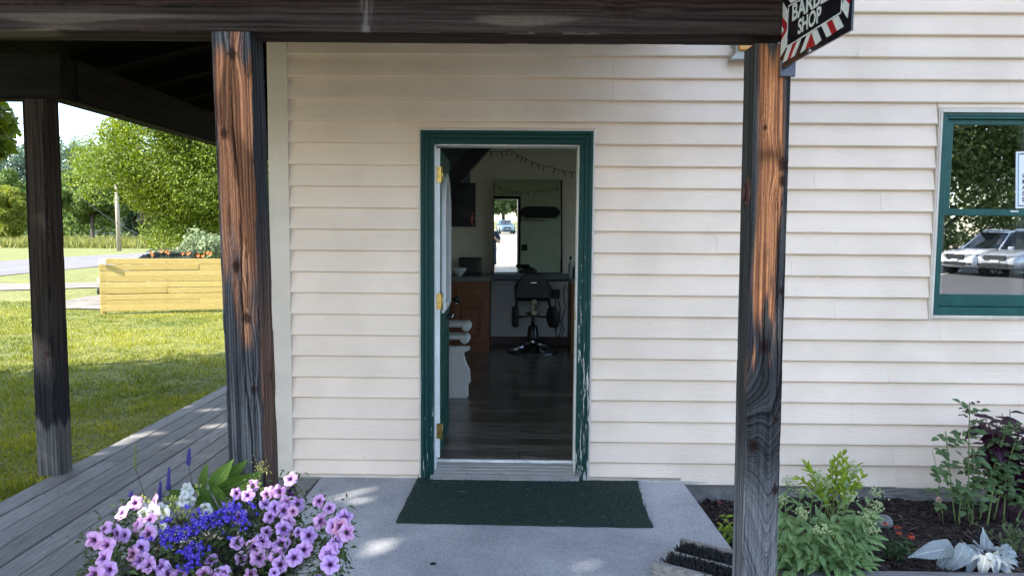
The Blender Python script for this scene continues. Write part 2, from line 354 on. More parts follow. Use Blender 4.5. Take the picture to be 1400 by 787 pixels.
M_GREENW = grain('green_window_paint', (.003, .062, .056), (.005, .09, .080), 10, rough=.4, bump=.08)

BX0, BX1, BY1, WT = -1.53, 4.45, 5.35, 0.15   # building extents, wall thickness
DX0, DX1, DZ0, DZ1 = -0.528, 0.354, 0.03, 2.04
WX0, WX1, WZ0, WZ1 = 2.575, 3.52, 1.018, 2.24
bld = empty('shop_building', (0, 0, GZ), 'cream lap sided shop with green trimmed open door and sash window', 'building')

# core walls
mb = MB(); y0, y1 = 0.004, WT; T = 4.3
mb.box(BX0+.01, DX0-.06, y0, y1, -.3, T); mb.box(DX0-.06, DX1+.06, y0, y1, DZ1+.06, T); mb.box(DX0-.06, DX1+.06, y0, y1, -.3, -.065)
mb.box(DX1+.06, WX0, y0, y1, -.3, T); mb.box(WX0, WX1, y0, y1, -.3, WZ0); mb.box(WX0, WX1, y0, y1, WZ1, T); mb.box(WX1, BX1, y0, y1, -.3, T)
mb.obj('front_wall', M_ROOM_G, bld)
MB().box(BX0, BX0+.14, WT, BY1, -.3, T).obj('side_wall', M_ROOM, bld)
a0, a1, c0, c1 = .55, 4.75, .45, 2.62  # opening of an unseen side window, added to bring daylight into the room
mb = MB().box(BX1-.14, BX1, WT, a0, -.3, T).box(BX1-.14, BX1, a1, BY1, -.3, T).box(BX1-.14, BX1, a0, a1, -.3, c0).box(BX1-.14, BX1, a0, a1, c1, T); mb.obj('side_wall', M_ROOM, bld)
mb = MB().box(BX1-.13, BX1-.02, a0+.001, a0+.06, c0+.001, c1-.001).box(BX1-.13, BX1-.02, a1-.06, a1-.001, c0+.001, c1-.001)
for k in (1, 2): mb.box(BX1-.131, BX1-.021, a0+(a1-a0)*k/3-.03, a0+(a1-a0)*k/3+.03, c0+.001, c1-.001)
mb.box(BX1-.129, BX1-.019, a0+.061, a1-.061, c0+.002, c0+.06).box(BX1-.129, BX1-.019, a0+.061, a1-.061, c1-.06, c1-.002); sw_ = mb.obj('window', M_WHITE, bld)  # frame of the added side window
RB = 5.0                                      # room's back wall
MB().box(BX0+.14, BX1-.14, RB, BY1, -.3, T).obj('back_wall', M_ROOM, bld)
MB().box(BX0+.14, BX1-.14, WT, RB, 2.75, 2.9).obj('ceiling', M_ROOM, bld)
# lap siding, one board a piece
EXP, Z0 = .1323, .057
rnd = random.Random(4)
def lap(x0, x1, k, dz=0.0, dy=0.0, zb=None, name='siding_board'):
    za = (Z0+k*EXP if zb is None else zb)+dz; zt = Z0+(k+1)*EXP+.004
    f = -.029-dy
    p = [(f+.0075, za-.001), (f+.0065, za), (f, za+.0058), (f+.0005, za+.012), (-.0040, zt), (.0025, zt), (.0025, za)]
    MB().prism(p, 'x', x0, x1).obj(name, M_SID, bld)
FTOP = 2.120
for k in range(-1, 31):
    zb = Z0+k*EXP
    top = zb+EXP
    segs = []
    L, Rr = -1.442, BX1-.102
    cuts = []
    if zb < 2.09 and top > -.02: cuts.append((-.636, .446))
    if zb < 2.262 and top > .99: cuts.append((2.518, 3.577))
    x = L
    spans = []
    for a, b_ in cuts: spans.append((x, a)); x = b_
    spans.append((x, Rr))
    for a, b_ in spans:
        js = []
        if b_-a > 2.0:
            j = {17: .55, 18: .55, 0: 2.35, -1: 1.02, 14: 1.62, 12: 2.2}.get(k, None)
            if j is None: j = a+.35*(b_-a)+rnd.random()*.4*(b_-a)
            if a < j < b_: js.append(j)
            if k == -1: js.append(2.37)
            if b_-a > 4.5 and max(js) < b_-2.6: js.append(max(js)+2.1+rnd.random()*.4)
        e = [a]+js+[b_]
        for i in range(len(e)-1):
            dz = (rnd.random()-.5)*.003; dy = .0012*(i % 2)
            if k == -1:
                if e[i+1] <= 1.03: lap(e[i], e[i+1]-.0008, k, 0, 0, -.038)
                else: lap(e[i], e[i+1]-.0008, k, 0, dy, -.079 if i == len(e)-3 else -.085)
            else: lap(e[i], e[i+1]-.0008, k, dz, dy)
    if zb < 2.09 < FTOP < top: lap(-.6355, .4455, k, 0, -.008, FTOP+.0145)
    if zb < 2.262 < top: lap(2.5185, 3.5765, k, 0, -.008, 2.272)
# starter strips under the first course
MB().box(-1.442, -.637, -.012, .003, -.062, -.039, .002).obj('starter_strip', M_TRIM, bld)
sb = MB().box(0, .585, -.012, .003, -.020, 0, .002); sb.xf(Matrix.Translation((.446, 0, -.042)) @ Matrix.Rotation(.012, 4, 'Y')); sb.obj('starter_strip', M_TRIM, bld)
# corner board, its return, siding on the side
MB().box(-1.55, -1.437, -.03, .004, -.062, 4.2, .002).box(-1.56, -1.531, -.0305, .09, -.063, 4.2, .002).obj('corner_board', M_TRIM, bld)
mb = MB()
for k in range(0, 31):
    za = Z0-.1+k*EXP; mb.prism([(-1.548, za), (-1.534, za+EXP+.004), (-1.529, za+EXP+.004), (-1.529, za)], 'y', .09, BY1)
mb.obj('siding', M_SID, bld, kind='stuff')
MB().box(1.02, BX1, -.006, .0035, -.30, -.078).obj('foundation', M_FOUND, bld)
MB().box(2.3, BX1-.01, -.028, -.0062, -.165, -.086, .004).obj('skirt_board', grain('grey_weathered_board', (.13, .125, .12), (.26, .25, .24), 10, (1, 1, 8), .9, .4), bld)
# mortar crumb lip between slab and starter on the right
pts = [(.72+.45*i/14, -.055-.012*vn(i*.9, 0, 3)-(.004 if 2 < i < 13 else 0)) for i in range(15)]
MB().prism([(p[0], p[1]) for p in pts][::-1]+[(pts[0][0], -.048), (pts[-1][0], -.053)], 'y', -.035, -.0125).obj('mortar', grain('mortar', (.42, .40, .38), (.6, .58, .56), 20, rough=.95, bump=.5), bld)
MB().box(BX1-.08, BX1-.074, a0+.06, a1-.06, c0+.06, c1-.06).obj('pane', M_GLASSW, sw_)  # glazing of the added side window
MB().box(BX1-.10, BX1+.012, -.03, .09, -.062, 4.2, .002).obj('corner_board', M_TRIM, bld)
# main roof and eave
mb = MB(); mb.prism([(-.42, 4.16), (-.42, 4.26), (2.7, 6.4), (5.8, 4.26), (5.8, 4.16), (2.7, 6.3)], 'x', BX0-.4, BX1+.4)
mb.obj('roof', M_ROOF, bld)
MB().prism([(.0, 4.0), (2.7, 6.29), (5.35, 4.25)], 'x', BX0, BX0+.1).obj('gable', M_SID, bld)

# door casing: brick mould with steps, jamb, stop, threshold
def mould(x0, x1, z0, z1, vertical, inner):
    pass
FX0, FX1, FZ1 = -.622, .432, 2.120
mb = MB()
for (a, b_, yy) in ((0, .020, -.040), (.020, .046, -.032), (.046, .078, -.022)):
    # left, right, top strips, stepped; mitred by height so they butt
    mb.box(FX0+a, FX0+b_, yy, .02, GZ+.001, FZ1-a-.0005, .0015)
    mb.box(FX1-b_, FX1-a, yy, .02, GZ+.001, FZ1-a-.0005, .0015)
    mb.box(FX0+b_+.0005, FX1-b_-.0005, yy+.0004, .02, FZ1-b_, FZ1-a-.001, .0015)
mb.obj('door_casing', M_GREEN, bld)
mb = MB()
mb.box(FX0-.014, FX0-.001, -.028, .003, GZ, FZ1+.013, .002); mb.box(FX1+.001, FX1+.014, -.028, .003, GZ, FZ1+.013, .002); mb.box(FX0-.0005, FX1+.0005, -.027, .003, FZ1+.001, FZ1+.0135, .002)
mb.obj('casing_trim', M_PALE, bld)
mb = MB(); jx0, jx1, jz = FX0+.079, FX1-.079, FZ1-.079
mb.box(jx0-.012, jx0+.006, .0205, WT+.01, DZ0-.06, jz, .002); mb.box(jx1-.006, jx1+.012, .0205, WT+.01, DZ0-.06, jz, .002); mb.box(jx0+.0065, jx1-.0065, .0208, WT+.01, jz-.006, jz+.012, .001)
mb.obj('door_jamb', M_WHITE, bld)
M_ALU = grain('worn_aluminium', (.36, .35, .35), (.55, .53, .52), 10, (1, 8, 8), .42, .1, metal=.5)
mb = MB()
mb.prism([(-.058, GZ+.002), (-.058, -.052), (-.05, -.044), (.03, -.012), (.10, .012), (.105, .028), (.125, .028), (.13, .012), (WT+.012, .012), (WT+.012, GZ+.002)], 'x', FX0+.058, FX1-.058)
for yy, zz in ((-.03, -.037), (0., -.024), (.03, -.0115), (.06, -.001)): mb.box(FX0+.06, FX1-.06, yy, yy+.004, zz-.004, zz+.0035)
mb.obj('threshold', M_ALU, bld)

# door leaf, hinged left and standing open into the room
HX, HY = -.515, .085
door_M = Matrix.Translation((HX, HY, 0)) @ Matrix.Rotation(rad(91.7), 4, 'Z')
DW = .86                                      # local: x along the leaf from the hinge, y thickness (+y faces left, -y faces the doorway)
M_DGREEN = grain('door_green', (.004, .055, .042), (.008, .085, .066), 9, rough=.4, bump=.08)
def xfobj(mbx, name, mats, parent, M=door_M, **p): mbx.xf(M); return mbx.obj(name, mats, parent, **p)
mb = MB()
ft, fb = -.0, .044
def slab(x0, x1, z0, z1, y0_=0.002, y1_=.042, m=0): mb.box(x0, x1, y0_, y1_, z0, z1, .001, m)
mb.box(0.002, .12, 0, .044, .045, 2.025, .001); mb.box(.74, DW, 0, .044, .045, 2.025, .001)
mb.box(.1205, .7395, .0003, .0437, .045, .27, .001); mb.box(.1205, .7395, .0003, .0437, .80, .95, .001); mb.box(.1205, .7395, .0003, .0437, 1.90, 2.025, .001)
mb.box(.4, .46, .0006, .0434, .2705, .7995, .001); mb.box(.1205, .3995, .010, .034, .2705, .7995); mb.box(.4605, .7395, .010, .034, .2705, .7995)
mb.box(.16, .36, .004, .04, .31, .76, .006); mb.box(.50, .70, .004, .04, .31, .76, .006)
door = xfobj(mb, 'door', M_DGREEN, bld, label='green panelled door swung open inward with arched white framed glass')
xfobj(MB().box(0, .0018, .001, .043, .046, 2.024), 'door_edge', M_WHITE, door)
# the white framed half light, arched at the top
def arch(x0, x1, z0, zs, n=14):
    c = (x0+x1)/2; r = (x1-x0)/2; h = min(r, .36)
    return [(x0, z0), (x1, z0)]+[(c+r*math.cos(math.pi*i/n), zs+h*math.sin(math.pi*i/n)) for i in range(n+1)]
def ring(mbx, outer, inner, ya, yb, mat=0):
    n = len(outer); vs = [(p[0], y, p[1]) for y in (ya, yb) for q in (outer, inner) for p in q]
    fs = []
    for i in range(n):
        j = (i+1) % n
        fs += [(i, j, n+j, n+i), (2*n+i, 3*n+i, 3*n+j, 2*n+j), (i, 2*n+i, 2*n+j, j), (n+i, n+j, 3*n+j, 3*n+i)]
    mbx.add(vs, fs, mat)
mb = MB(); o_, i_ = arch(.13, .73, .97, 1.60), arch(.185, .675, 1.025, 1.60)
ring(mb, o_, i_, -.016, .060)
ring(mb, arch(.15, .71, .99, 1.60), arch(.165, .695, 1.005, 1.60), -.024, .066)
gf = xfobj(mb, 'glass_frame', M_WHITE, door)
mg, n_, l_, b_ = nmat('door_glass'); b_.inputs['Base Color'].default_value = (.55, .6, .62, 1); b_.inputs['Roughness'].default_value = .25; b_.inputs['Transmission Weight'].default_value = .7; b_.inputs['IOR'].default_value = 1.3
xfobj(MB().prism(arch(.186, .674, 1.026, 1.60), 'y', .018, .024), 'pane', mg, door)
for z in (.22, 1.06, 1.86):
    mb = MB(); mb.box(-.0045, -.0005, -.012, .040, z-.05, z+.05, .001); mb.tube([(-.004, -.012, z-.052), (-.004, -.012, z+.052)], .0065, 8)
    for dz in (-.036, -.012, .014, .036): mb.box(-.0058, -.0044, .008+(.014 if dz in (-.036, .014) else 0), .0135+(.014 if dz in (-.036, .014) else 0), z+dz-.0028, z+dz+.0028, 0, 1)
    xfobj(mb, 'hinge', [M_BRASS if z > .5 else grain('tarnished_brass', (.26, .17, .05), (.38, .27, .09), 30, rough=.45, metal=.9), M_DARKMETAL], door)
mb = MB()
mb.tube([(.80, -.004, 1.0), (.80, -.05, 1.0)], .011, 8, 0); mb.ball((.80, -.062, 1.0), .027, 12, 8)
mb.lathe([(.033, -.006), (.03, -.001)], (.80, 0, 1.0), 16, axis='y')
xfobj(mb, 'door_handle', M_DARKMETAL, door)
mb = MB()
for x_ in (.64, .69, .74, .79): mb.ball((x_, -.03, .885), .011, 8, 6, 1)
mb.box(.60, .83, -.02, -.001, .87, .90, .003); mb.tube([(.60, -.03, .885), (.83, -.03, .885)], .005, 6)
xfobj(mb, 'hook_rail', [M_BLACK, M_CHROME], door)
# strike plate on the right jamb
MB().box(jx1-.0085, jx1-.0062, .04, .07, .95, 1.01, .0005).obj('strike_plate', M_BRASS, bld)

# window: two sashes, panes that mirror the car park
win = empty('window', (WX0, 0, WZ0)); win.parent = bld; win.matrix_parent_inverse = WM(bld).inverted()
def frame(mbx, x0, x1, z0, z1, w, ya, yb, c=.002, wb=None, wt=None):
    wb = wb or w; wt = wt or w
    mbx.box(x0, x0+w, ya, yb, z0, z1, c); mbx.box(x1-w, x1, ya, yb, z0, z1, c)
    mbx.box(x0+w+.0004, x1-w-.0004, ya+.0006, yb-.0004, z0, z0+wb, c); mbx.box(x0+w+.0004, x1-w-.0004, ya+.0006, yb-.0004, z1-wt, z1, c)
mb = MB(); frame(mb, WX0-.055, WX1+.055, WZ0-.028, WZ1+.03, .022, -.032, .003); frame(mb, WX0-.046, WX1+.046, WZ0-.018, WZ1+.02, .014, -.037, -.0325); mb.obj('trim', M_PALE, win)
mb = MB(); frame(mb, WX0-.030, WX1+.030, WZ0-.004, WZ1+.006, .040, -.022, .10, wb=.048, wt=.036); frame(mb, WX0-.028, WX1+.028, WZ0-.002, WZ1+.004, .018, -.028, -.0225); mb.obj('window_frame', M_GREENW, win)
sx0, sx1, zm = WX0+.011, WX1-.011, 1.640
mb = MB(); frame(mb, sx0, sx1, zm-.012, WZ1-.031, .042, .000, .030, wb=.040, wt=.030); us = mb.obj('sash', M_GREENW, win)
mb = MB(); frame(mb, sx0+.001, sx1-.001, WZ0+.046, zm+.018, .018, .034, .062, wb=.075, wt=.03); ls = mb.obj('sash', M_GREENW, win)
MB().box(3.0, 3.05, -.004, -.0005, zm+.010, zm+.02, .002).obj('latch', plain('latch_white', (.7, .7, .7), .4), us)
M_GLASS = glass('window_glass', (.95, .96, .97), .30)
MB().box(sx0+.04, sx1-.04, .012, .018, zm+.025, WZ1-.058).obj('pane', M_GLASS, us)
MB().box(sx0+.018, sx1-.018, .045, .051, WZ0+.118, zm-.010).obj('pane', M_GLASS, ls)
# curtains behind the glass
def curtain(x0, x1, z0, z1, seed):
    n = 40; mbx = MB(); vs = []
    for j in range(2):
        for i in range(n+1):
            t_ = i/n; vs.append((x0+(x1-x0)*t_, .12+.018*math.sin(t_*(x1-x0)*130+seed)+.004*j, (z0, z1)[j]))
    mbx.add(vs, [(i, i+1, n+2+i, n+1+i) for i in range(n)], 0, True); return mbx
M_CURT = foliage('sheer_curtain', (.75, .76, .78), (.82, .83, .85), .35, noise=.2)
curtain(2.60, 2.675, 1.06, 2.2, 0).obj('curtain', M_CURT, win, fix=False)
curtain(3.26, 3.50, 1.06, 2.2, 1).obj('curtain', M_CURT, win, fix=False)
# hours notice taped inside the pane at the right
pa, pb = W(1391, 208, .0195), W(1387, 285, .0195)
nt = empty('notice', (3.26, 0, 1.7), 'white hours notice with blue border taped in upper window pane', 'notice')
tl = Matrix.Translation((pb.x, .0095, pb.z)) @ Matrix.Rotation(rad(-3), 4, 'Y').inverted().inverted()
mb = MB().box(0, .26, 0, .0012, 0, .345); mb.xf(tl); mb.obj('sheet', plain('paper', (.78, .80, .82), .6), nt)
mb = MB(); frame(mb, .012, .248, .012, .333, .006, -.0012, -.0002, 0); mb.xf(tl); mb.obj('border', plain('print_blue', (.10, .30, .48), .6), nt)
M_PRINT = plain('print_black', (.02, .02, .025), .6)
for i, s in enumerate(('C', 'M', 'A', 'Sa', 'Su')):
    me = text_mesh(s, .036, M_PRINT, .0003, .0008, 'lettering')
    link('lettering', me, nt, tl @ Matrix.Translation((.038, -.0008, .185-i*.036)) @ Matrix.Rotation(rad(90), 4, 'X'))
# wall lantern beside the right post, high on the wall
a, b_ = W(1001, 62, -.1), W(1036, 82, -.1)
ln = empty('wall_lantern', (1.35, -.05, 2.6), 'small square porch lamp with amber lens high on the cream wall', 'lamp')
mb = MB(); cx = (W(999, 80, -.09).x+W(1038, 80, -.09).x)/2; zb = W(1010, 81, -.09).z; hw = .085
mb.prism([(cx-hw, zb), (cx+hw, zb), (cx+hw-.03, zb+.035), (cx+hw-.03, zb+.20), (cx-hw+.03, zb+.20), (cx-hw+.03, zb+.035)], 'y', -.10, -.022)
mb.box(cx-hw+.012, cx+hw-.012, -.0215, -.0045, zb+.01, zb+.24, .004)
mb.obj('housing', plain('lamp_grey', (.42, .42, .40), .4), ln)
MB().box(cx-.045, cx+.045, -.118, -.1005, zb+.045, zb+.19, .006).obj('lens', plain('amber', (.62, .27, .03), .2), ln)
# ------------------------------------------------------------------ weathered timber, grain and checks as real relief
def timber_fields(u, v, seed, knots, cracks, F=70.0, arch=None):
    g = u*F*1.5 + 1.5*vn(u*7+31, v*.55, seed) + .8*vn(u*22, v*1.7, seed+1)
    if arch:                                   # cathedral grain: nested arches about u0, only low on the face
        u0, v0, k = arch; am = 1-sstep(.55, 1.15, v+.4*np.abs(u)); g = g*(1-am)+am*(F*2.8*np.sqrt((u-u0)**2+.00003)+(v0-v)*F*1.05*k+.7*vn(u*30, v*9, seed+1)+2.2*vn(u*6, v*2.2, seed+6))
    kd = np.full(u.shape, 9.0); 
    for ku, kv, r in knots:
        du, dv = u-ku, v-kv
        infl = np.exp(-(du/(2.2*r))**2-(dv/(4.0*r))**2)
        g = g + np.tanh(du/r*1.4)*infl*r*F*1.5
        an_ = np.arctan2(dv*.6, du); d = np.sqrt(du**2+(dv*.60)**2)/r*(1+.45*(vn(an_*1.6+5, 0*dv+ku*99, seed+9)-.5)+.3*(vn(du*260+7, dv*160, seed+8)-.5)); kd = np.minimum(kd, d)
    l1 = vn(g*1.7, v*.9, seed+2); l2 = vn(g*4.3, v*2.2, seed+3); l3 = vn(u*520, v*7, seed+4)
    lines = .34*l1+.38*l2+.28*l3
    km = .85*(1-sstep(.45, 1.25, kd)); kr = vn(kd*7, 0*kd, seed+5)
    cm_ = np.zeros(u.shape)
    for c in cracks:
        uu = np.interp(v, [p[1] for p in c['p']], [p[0] for p in c['p']])
        uu = uu+.004*(vn(v*14, 0*v, seed+11)-.5)+.002*(vn(v*60, 0*v, seed+12)-.5)
        v0, v1 = c['p'][0][1], c['p'][-1][1]
        w = c['w']*np.clip(np.minimum((v-v0), (v1-v))/.12, 0, 1)*(.6+.8*vn(v*11, 0*v, seed+13))
        cm_ = np.maximum(cm_, np.where(w > 1e-5, np.exp(-((u-uu)/np.maximum(w, 1e-4))**2), 0))
    return lines, km, kr, cm_
M_TIMBER = attr_mat('weathered_timber', .92, .3, (90, 90, 9), .28, 0.0, .18)
def mixc(a, b, t): t = t[..., None]; return np.array(a)*(1-t)+np.array(b)*t
def timber(name, w, d, L, faces, colfn, seed, M, parent, nu=40, dv=.004, rel=.0035, lab=None, sl=0.0):
    """square timber along local z with rounded corners; faces: per-side dict of knots, cracks"""
    nv = max(2, int(L/dv)+1); v = np.linspace(0, L, nv); rc = .007
    cols, pos, nor = [], [], []
    sides = [((1, 0), (0, -1), w, d), ((0, 1), (1, 0), d, w), ((-1, 0), (0, 1), w, d), ((0, -1), (-1, 0), d, w)]   # front(-y), right(+x), back, left
    P = []; C = []
    for s, (ax, nm, wid, dep) in enumerate(sides):
        f = faces.get(s, {}); n_ = f.get('n', nu)
        u = np.linspace(-wid/2, wid/2, n_)
        U, V = np.meshgrid(u, v, indexing='ij')
        ln, km, kr, cr_ = timber_fields(U, V, seed+s*17, f.get('knots', []), f.get('cracks', []), f.get('F', 70.), f.get('arch'))
        edge = np.maximum(0, np.abs(U)-(wid/2-rc)); rd = rc-np.sqrt(np.maximum(rc*rc-edge*edge, 0))
        chip = sstep(.62, .8, vn(V*9, U*0+s, seed+40))*np.exp(-((wid/2-np.abs(U))/.006)**2)*.006
        off = dep/2-rd-chip+rel*(ln-.5)*1.2-.011*cr_+km*(.002-.0045*kr)
        c = colfn(s, U, V, ln, km, kr, cr_)
        x = U*ax[0]+off*nm[0]; y = U*ax[1]+off*nm[1]
        P.append(np.stack([x, y, V], -1)); C.append(c)
    P = np.concatenate(P, 0); C = np.concatenate(C, 0); n = P.shape[0]
    idx = np.arange(n*nv).reshape(n, nv); nx = np.roll(idx, -1, 0)
    q = np.stack([idx[:, :-1], nx[:, :-1], nx[:, 1:], idx[:, 1:]], -1).reshape(-1, 4)
    vv = P.reshape(-1, 3); cc = C.reshape(-1, 3)
    vv = vv.copy(); vv[:, 0] += sl*vv[:, 2]
    # caps
    b0 = len(vv); vv = np.concatenate([vv, [[0, 0, 0], [sl*L, 0, L]]]); cc = np.concatenate([cc, cc[:1], cc[-1:]])
    i0 = idx[:, 0]; i1 = idx[:, -1]
    caps = np.concatenate([np.stack([np.full(n, b0), np.roll(i0, -1), i0, i0], -1), np.stack([np.full(n, b0+1), i1, np.roll(i1, -1), np.roll(i1, -1)], -1)])
    me = np_mesh(name, vv, q, M_TIMBER, cc, True)
    bm = bmesh.new(); bm.from_mesh(me); bm.verts.ensure_lookup_table()
    for ring_ in (i0, i1):
        try: bm.faces.new([bm.verts[i] for i in (ring_[::-1] if ring_ is i0 else ring_)])
        except ValueError: pass
    bm.to_mesh(me); bm.free()
    return link(name, me, parent, M, label=lab)

GRAY, GRDK = (.155, .16, .175), (.016, .017, .021)
ORNG, ORDK = (.56, .26, .135), (.15, .062, .034)
def tone(base_l, base_d, ln, contrast=1.0):
    t = sstep(.5-.24/contrast, .5+.24/contrast, ln); return mixc(base_d, base_l, t)
def finish(c, km, kr, cr_, kcol=(.04, .017, .011)):
    kc = np.array(kcol)*(0.15+.75*kr[..., None]); c = c*(1-km[..., None])+kc*km[..., None]
    return c*(1-.93*np.clip(cr_, 0, 1)[..., None])

porch = empty('porch', (0, -1.88, GZ), 'dark weathered timber porch on square posts with a low beam', 'porch')
PY = -1.88
# left post ----------------------------------------------------------
LPH = 2.22-GZ
def col_left(s, U, V, ln, km, kr, cr_):
    h = V+GZ
    wob = .28*(vn(U*22, V*3.2, 71)-.5)+.22*(vn(U*60, V*9, 72)-.5)
    if s == 0:
        fresh = sstep(1.20, 1.50, h+wob*1.3)*(1-sstep(2.10, 2.17, h+wob*.25))*sstep(-.075, -.052, U+.03*wob)
        strip = np.exp(-((U-.018)/.018)**2)*sstep(1.04, 1.12, h)*.9
        fresh = np.maximum(fresh, strip)
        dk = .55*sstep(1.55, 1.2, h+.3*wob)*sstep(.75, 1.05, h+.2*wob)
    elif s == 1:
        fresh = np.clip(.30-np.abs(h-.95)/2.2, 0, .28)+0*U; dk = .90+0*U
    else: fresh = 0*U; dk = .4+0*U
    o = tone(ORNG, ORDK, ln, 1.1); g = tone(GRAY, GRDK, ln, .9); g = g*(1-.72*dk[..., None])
    c = o*fresh[..., None]+g*(1-fresh)[..., None]
    soot = sstep(.58, .75, vn(U*34, V*5, 75))*.55*fresh; c = c*(1-soot[..., None])
    return finish(c, km, kr, cr_)
fc = {0: dict(knots=[(.002, 2.20-.06-GZ, .017), (-.038, 1.855-GZ, .014), (-.012, 1.37-GZ, .018), (.020, 1.18-GZ, .016), (.036, .91-GZ, .013), (-.018, .57-GZ, .012)],
        cracks=[dict(p=[(.035, .30), (.030, .62), (.008, .98), (.002, 1.3), (.012, 1.62), (-.004, 1.95), (-.012, 2.1)], w=.0026), dict(p=[(.02, 1.25), (.028, 1.40), (.026, 1.55)], w=.002), dict(p=[(.012, .06), (.02, .45)], w=.0018)], n=52),
      1: dict(knots=[(.02, 1.0, .012), (-.03, 1.6, .012)], cracks=[dict(p=[(.01, .3), (.0, 1.7)], w=.0016)], n=40)}
tl_, tr_ = W(289.5, 45, PY), W(340.5, 45, PY); bl_, br_ = W(312, 640, PY), W(364, 640, PY)
slope = ((tl_+tr_)/2-(bl_+br_)/2); sl_ = slope.x/slope.z; cx0 = (bl_.x+br_.x)/2-sl_*(bl_.z-GZ)
PWD = (tr_.x-tl_.x+br_.x-bl_.x)/2+.002
Mp = Matrix.Translation((cx0, PY+PWD/2, GZ))
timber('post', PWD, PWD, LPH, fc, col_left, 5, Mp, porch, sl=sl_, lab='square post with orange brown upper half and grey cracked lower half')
# right post ---------------------------------------------------------
def col_right(s, U, V, ln, km, kr, cr_):
    h = V+GZ
    wob = .25*(vn(U*24, V*2.6, 81)-.5)+.25*(vn(U*70, V*10, 82)-.5)
    if s == 0:
        mid = 1-sstep(.030, .052, np.abs(U+.006+.02*(vn(V*2.2, 0*V, 83)-.5))+.02*wob)
        fresh = mid*sstep(1.12, 1.42, h+wob*1.5)*(1-sstep(2.08, 2.2, h+.5*wob-.8*np.abs(U+.012)))
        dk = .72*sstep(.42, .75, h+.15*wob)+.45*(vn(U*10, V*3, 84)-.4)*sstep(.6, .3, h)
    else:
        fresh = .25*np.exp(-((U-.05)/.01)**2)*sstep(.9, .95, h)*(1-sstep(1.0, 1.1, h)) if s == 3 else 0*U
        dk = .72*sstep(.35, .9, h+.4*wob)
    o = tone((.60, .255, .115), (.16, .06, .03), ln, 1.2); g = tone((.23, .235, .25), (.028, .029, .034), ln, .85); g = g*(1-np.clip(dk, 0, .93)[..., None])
    c = o*fresh[..., None]+g*(1-fresh)[..., None]
    band = np.exp(-((h-1.80-.1*wob)/.035)**2)*.6*fresh; c = c*(1-band[..., None])
    return finish(c, km, kr, cr_, (.030, .011, .008))
RPH = 2.188-GZ
fc = {0: dict(knots=[(-.022, 1.89-GZ, .008), (.046, 1.76-GZ, .020), (.044, 1.70-GZ, .014), (-.005, 1.09-GZ, .020), (.052, 1.30-GZ, .010), (-.035, .72-GZ, .020), (.050, .55-GZ, .014), (.045, .82-GZ, .009)],
        cracks=[dict(p=[(.05, .9), (.042, 1.2), (.035, 1.6), (.02, 1.75)], w=.0018), dict(p=[(.038, 1.3), (.044, 1.7)], w=.002), dict(p=[(-.01, 1.0), (-.004, 1.35)], w=.0014)], arch=(.022, 1.1, .9), n=52, F=75),
      3: dict(knots=[(-.01, 1.68, .014)], cracks=[dict(p=[(-.02, .2), (-.005, 1.1), (-.015, 2.0)], w=.0018)], n=40), 1: dict(n=16), 2: dict(n=16)}
tl_, tr_ = W(1032, 60, PY), W(1083.6, 60, PY); bl_, br_ = W(1015, 787, PY), W(1062, 787, PY)
slope = ((tl_+tr_)/2-(bl_+br_)/2); sr_ = slope.x/slope.z; cx1 = (bl_.x+br_.x)/2-sr_*(bl_.z-GZ)
PWR = (tr_.x-tl_.x+br_.x-bl_.x)/2+.001
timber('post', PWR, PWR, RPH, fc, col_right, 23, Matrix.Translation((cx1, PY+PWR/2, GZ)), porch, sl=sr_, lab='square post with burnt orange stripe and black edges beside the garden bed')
# far left post ------------------------------------------------------
def col_far(s, U, V, ln, km, kr, cr_):
    h = V+GZ
    wob = .3*(vn(U*20, V*3, 91)-.5)
    b_ = tone((.048, .035, .029), (.010, .008, .007), ln, .9); g = tone((.14, .137, .137), (.04, .04, .044), ln, .8)
    low = 1-sstep(.24, .30, h+.3*wob+.5*U); k_ = tone((.026, .027, .033), (.005, .005, .008), ln)
    up = sstep(.5, 1.2, h+wob)
    c = b_*up[..., None]+k_*(1-up)[..., None]; c = c*(1-low[..., None])+g*low[..., None]
    return finish(c, km, kr, cr_)
FY = -.055
pb0, pt0 = W(50.5, 650, FY), W(27, 135, FY); pb1, pt1 = W(81.5, 651, FY), W(63, 135, FY)
slf = ((pt0.x+pt1.x)-(pb0.x+pb1.x))/2/(pt0.z-pb0.z); FW = .142
TB = pt1.z
timber('post', FW, FW, TB-GZ, {0: dict(knots=[(.02, .78, .016)], cracks=[dict(p=[(.06, .2), (.058, 2.3)], w=.003)], n=30), 1: dict(n=24), 2: dict(n=8), 3: dict(n=16)}, col_far, 51,
       Matrix.Translation(((pb0.x+pb1.x)/2-slf*(pb0.z-GZ), FY+FW/2, GZ)), porch, dv=.006, sl=slf, lab='dark brown square post with pale grey foot on the boardwalk edge')
# the low beam across the front ---------------------------------------
def col_beam(s, U, V, ln, km, kr, cr_):
    wob = .5*(vn(U*10, V*1.3, 61)-.5)
    up = sstep(-.06, .05, U+.08*wob) if s in (0, 2) else .5+0*U
    c1 = tone((.046, .018, .014), (.008, .004, .003), ln, .8); c2 = tone((.058, .042, .037), (.011, .008, .008), ln, .8)
    c = c1*up[..., None]+c2*(1-up)[..., None]
    drip = np.exp(-((V-(3.35-.565))/.018)**2)*sstep(.4, .6, vn(V*160, U*14, 62))*.10 if s == 0 else 0*U
    pale = sstep(.70, .78, vn(U*30+9, V*1.8, 63))*sstep(-.04, -.066, U)*.05 if s == 0 else (sstep(.70, .76, vn(U*14, V*1.4+3, 64))*.06 if s in (1, 3) else 0*U)
    return finish(c+drip[..., None]*np.array([1, .95, .92])+pale[..., None]*np.array([1.1, .95, .72]), km, kr, cr_)
BH, BD = .24, .15
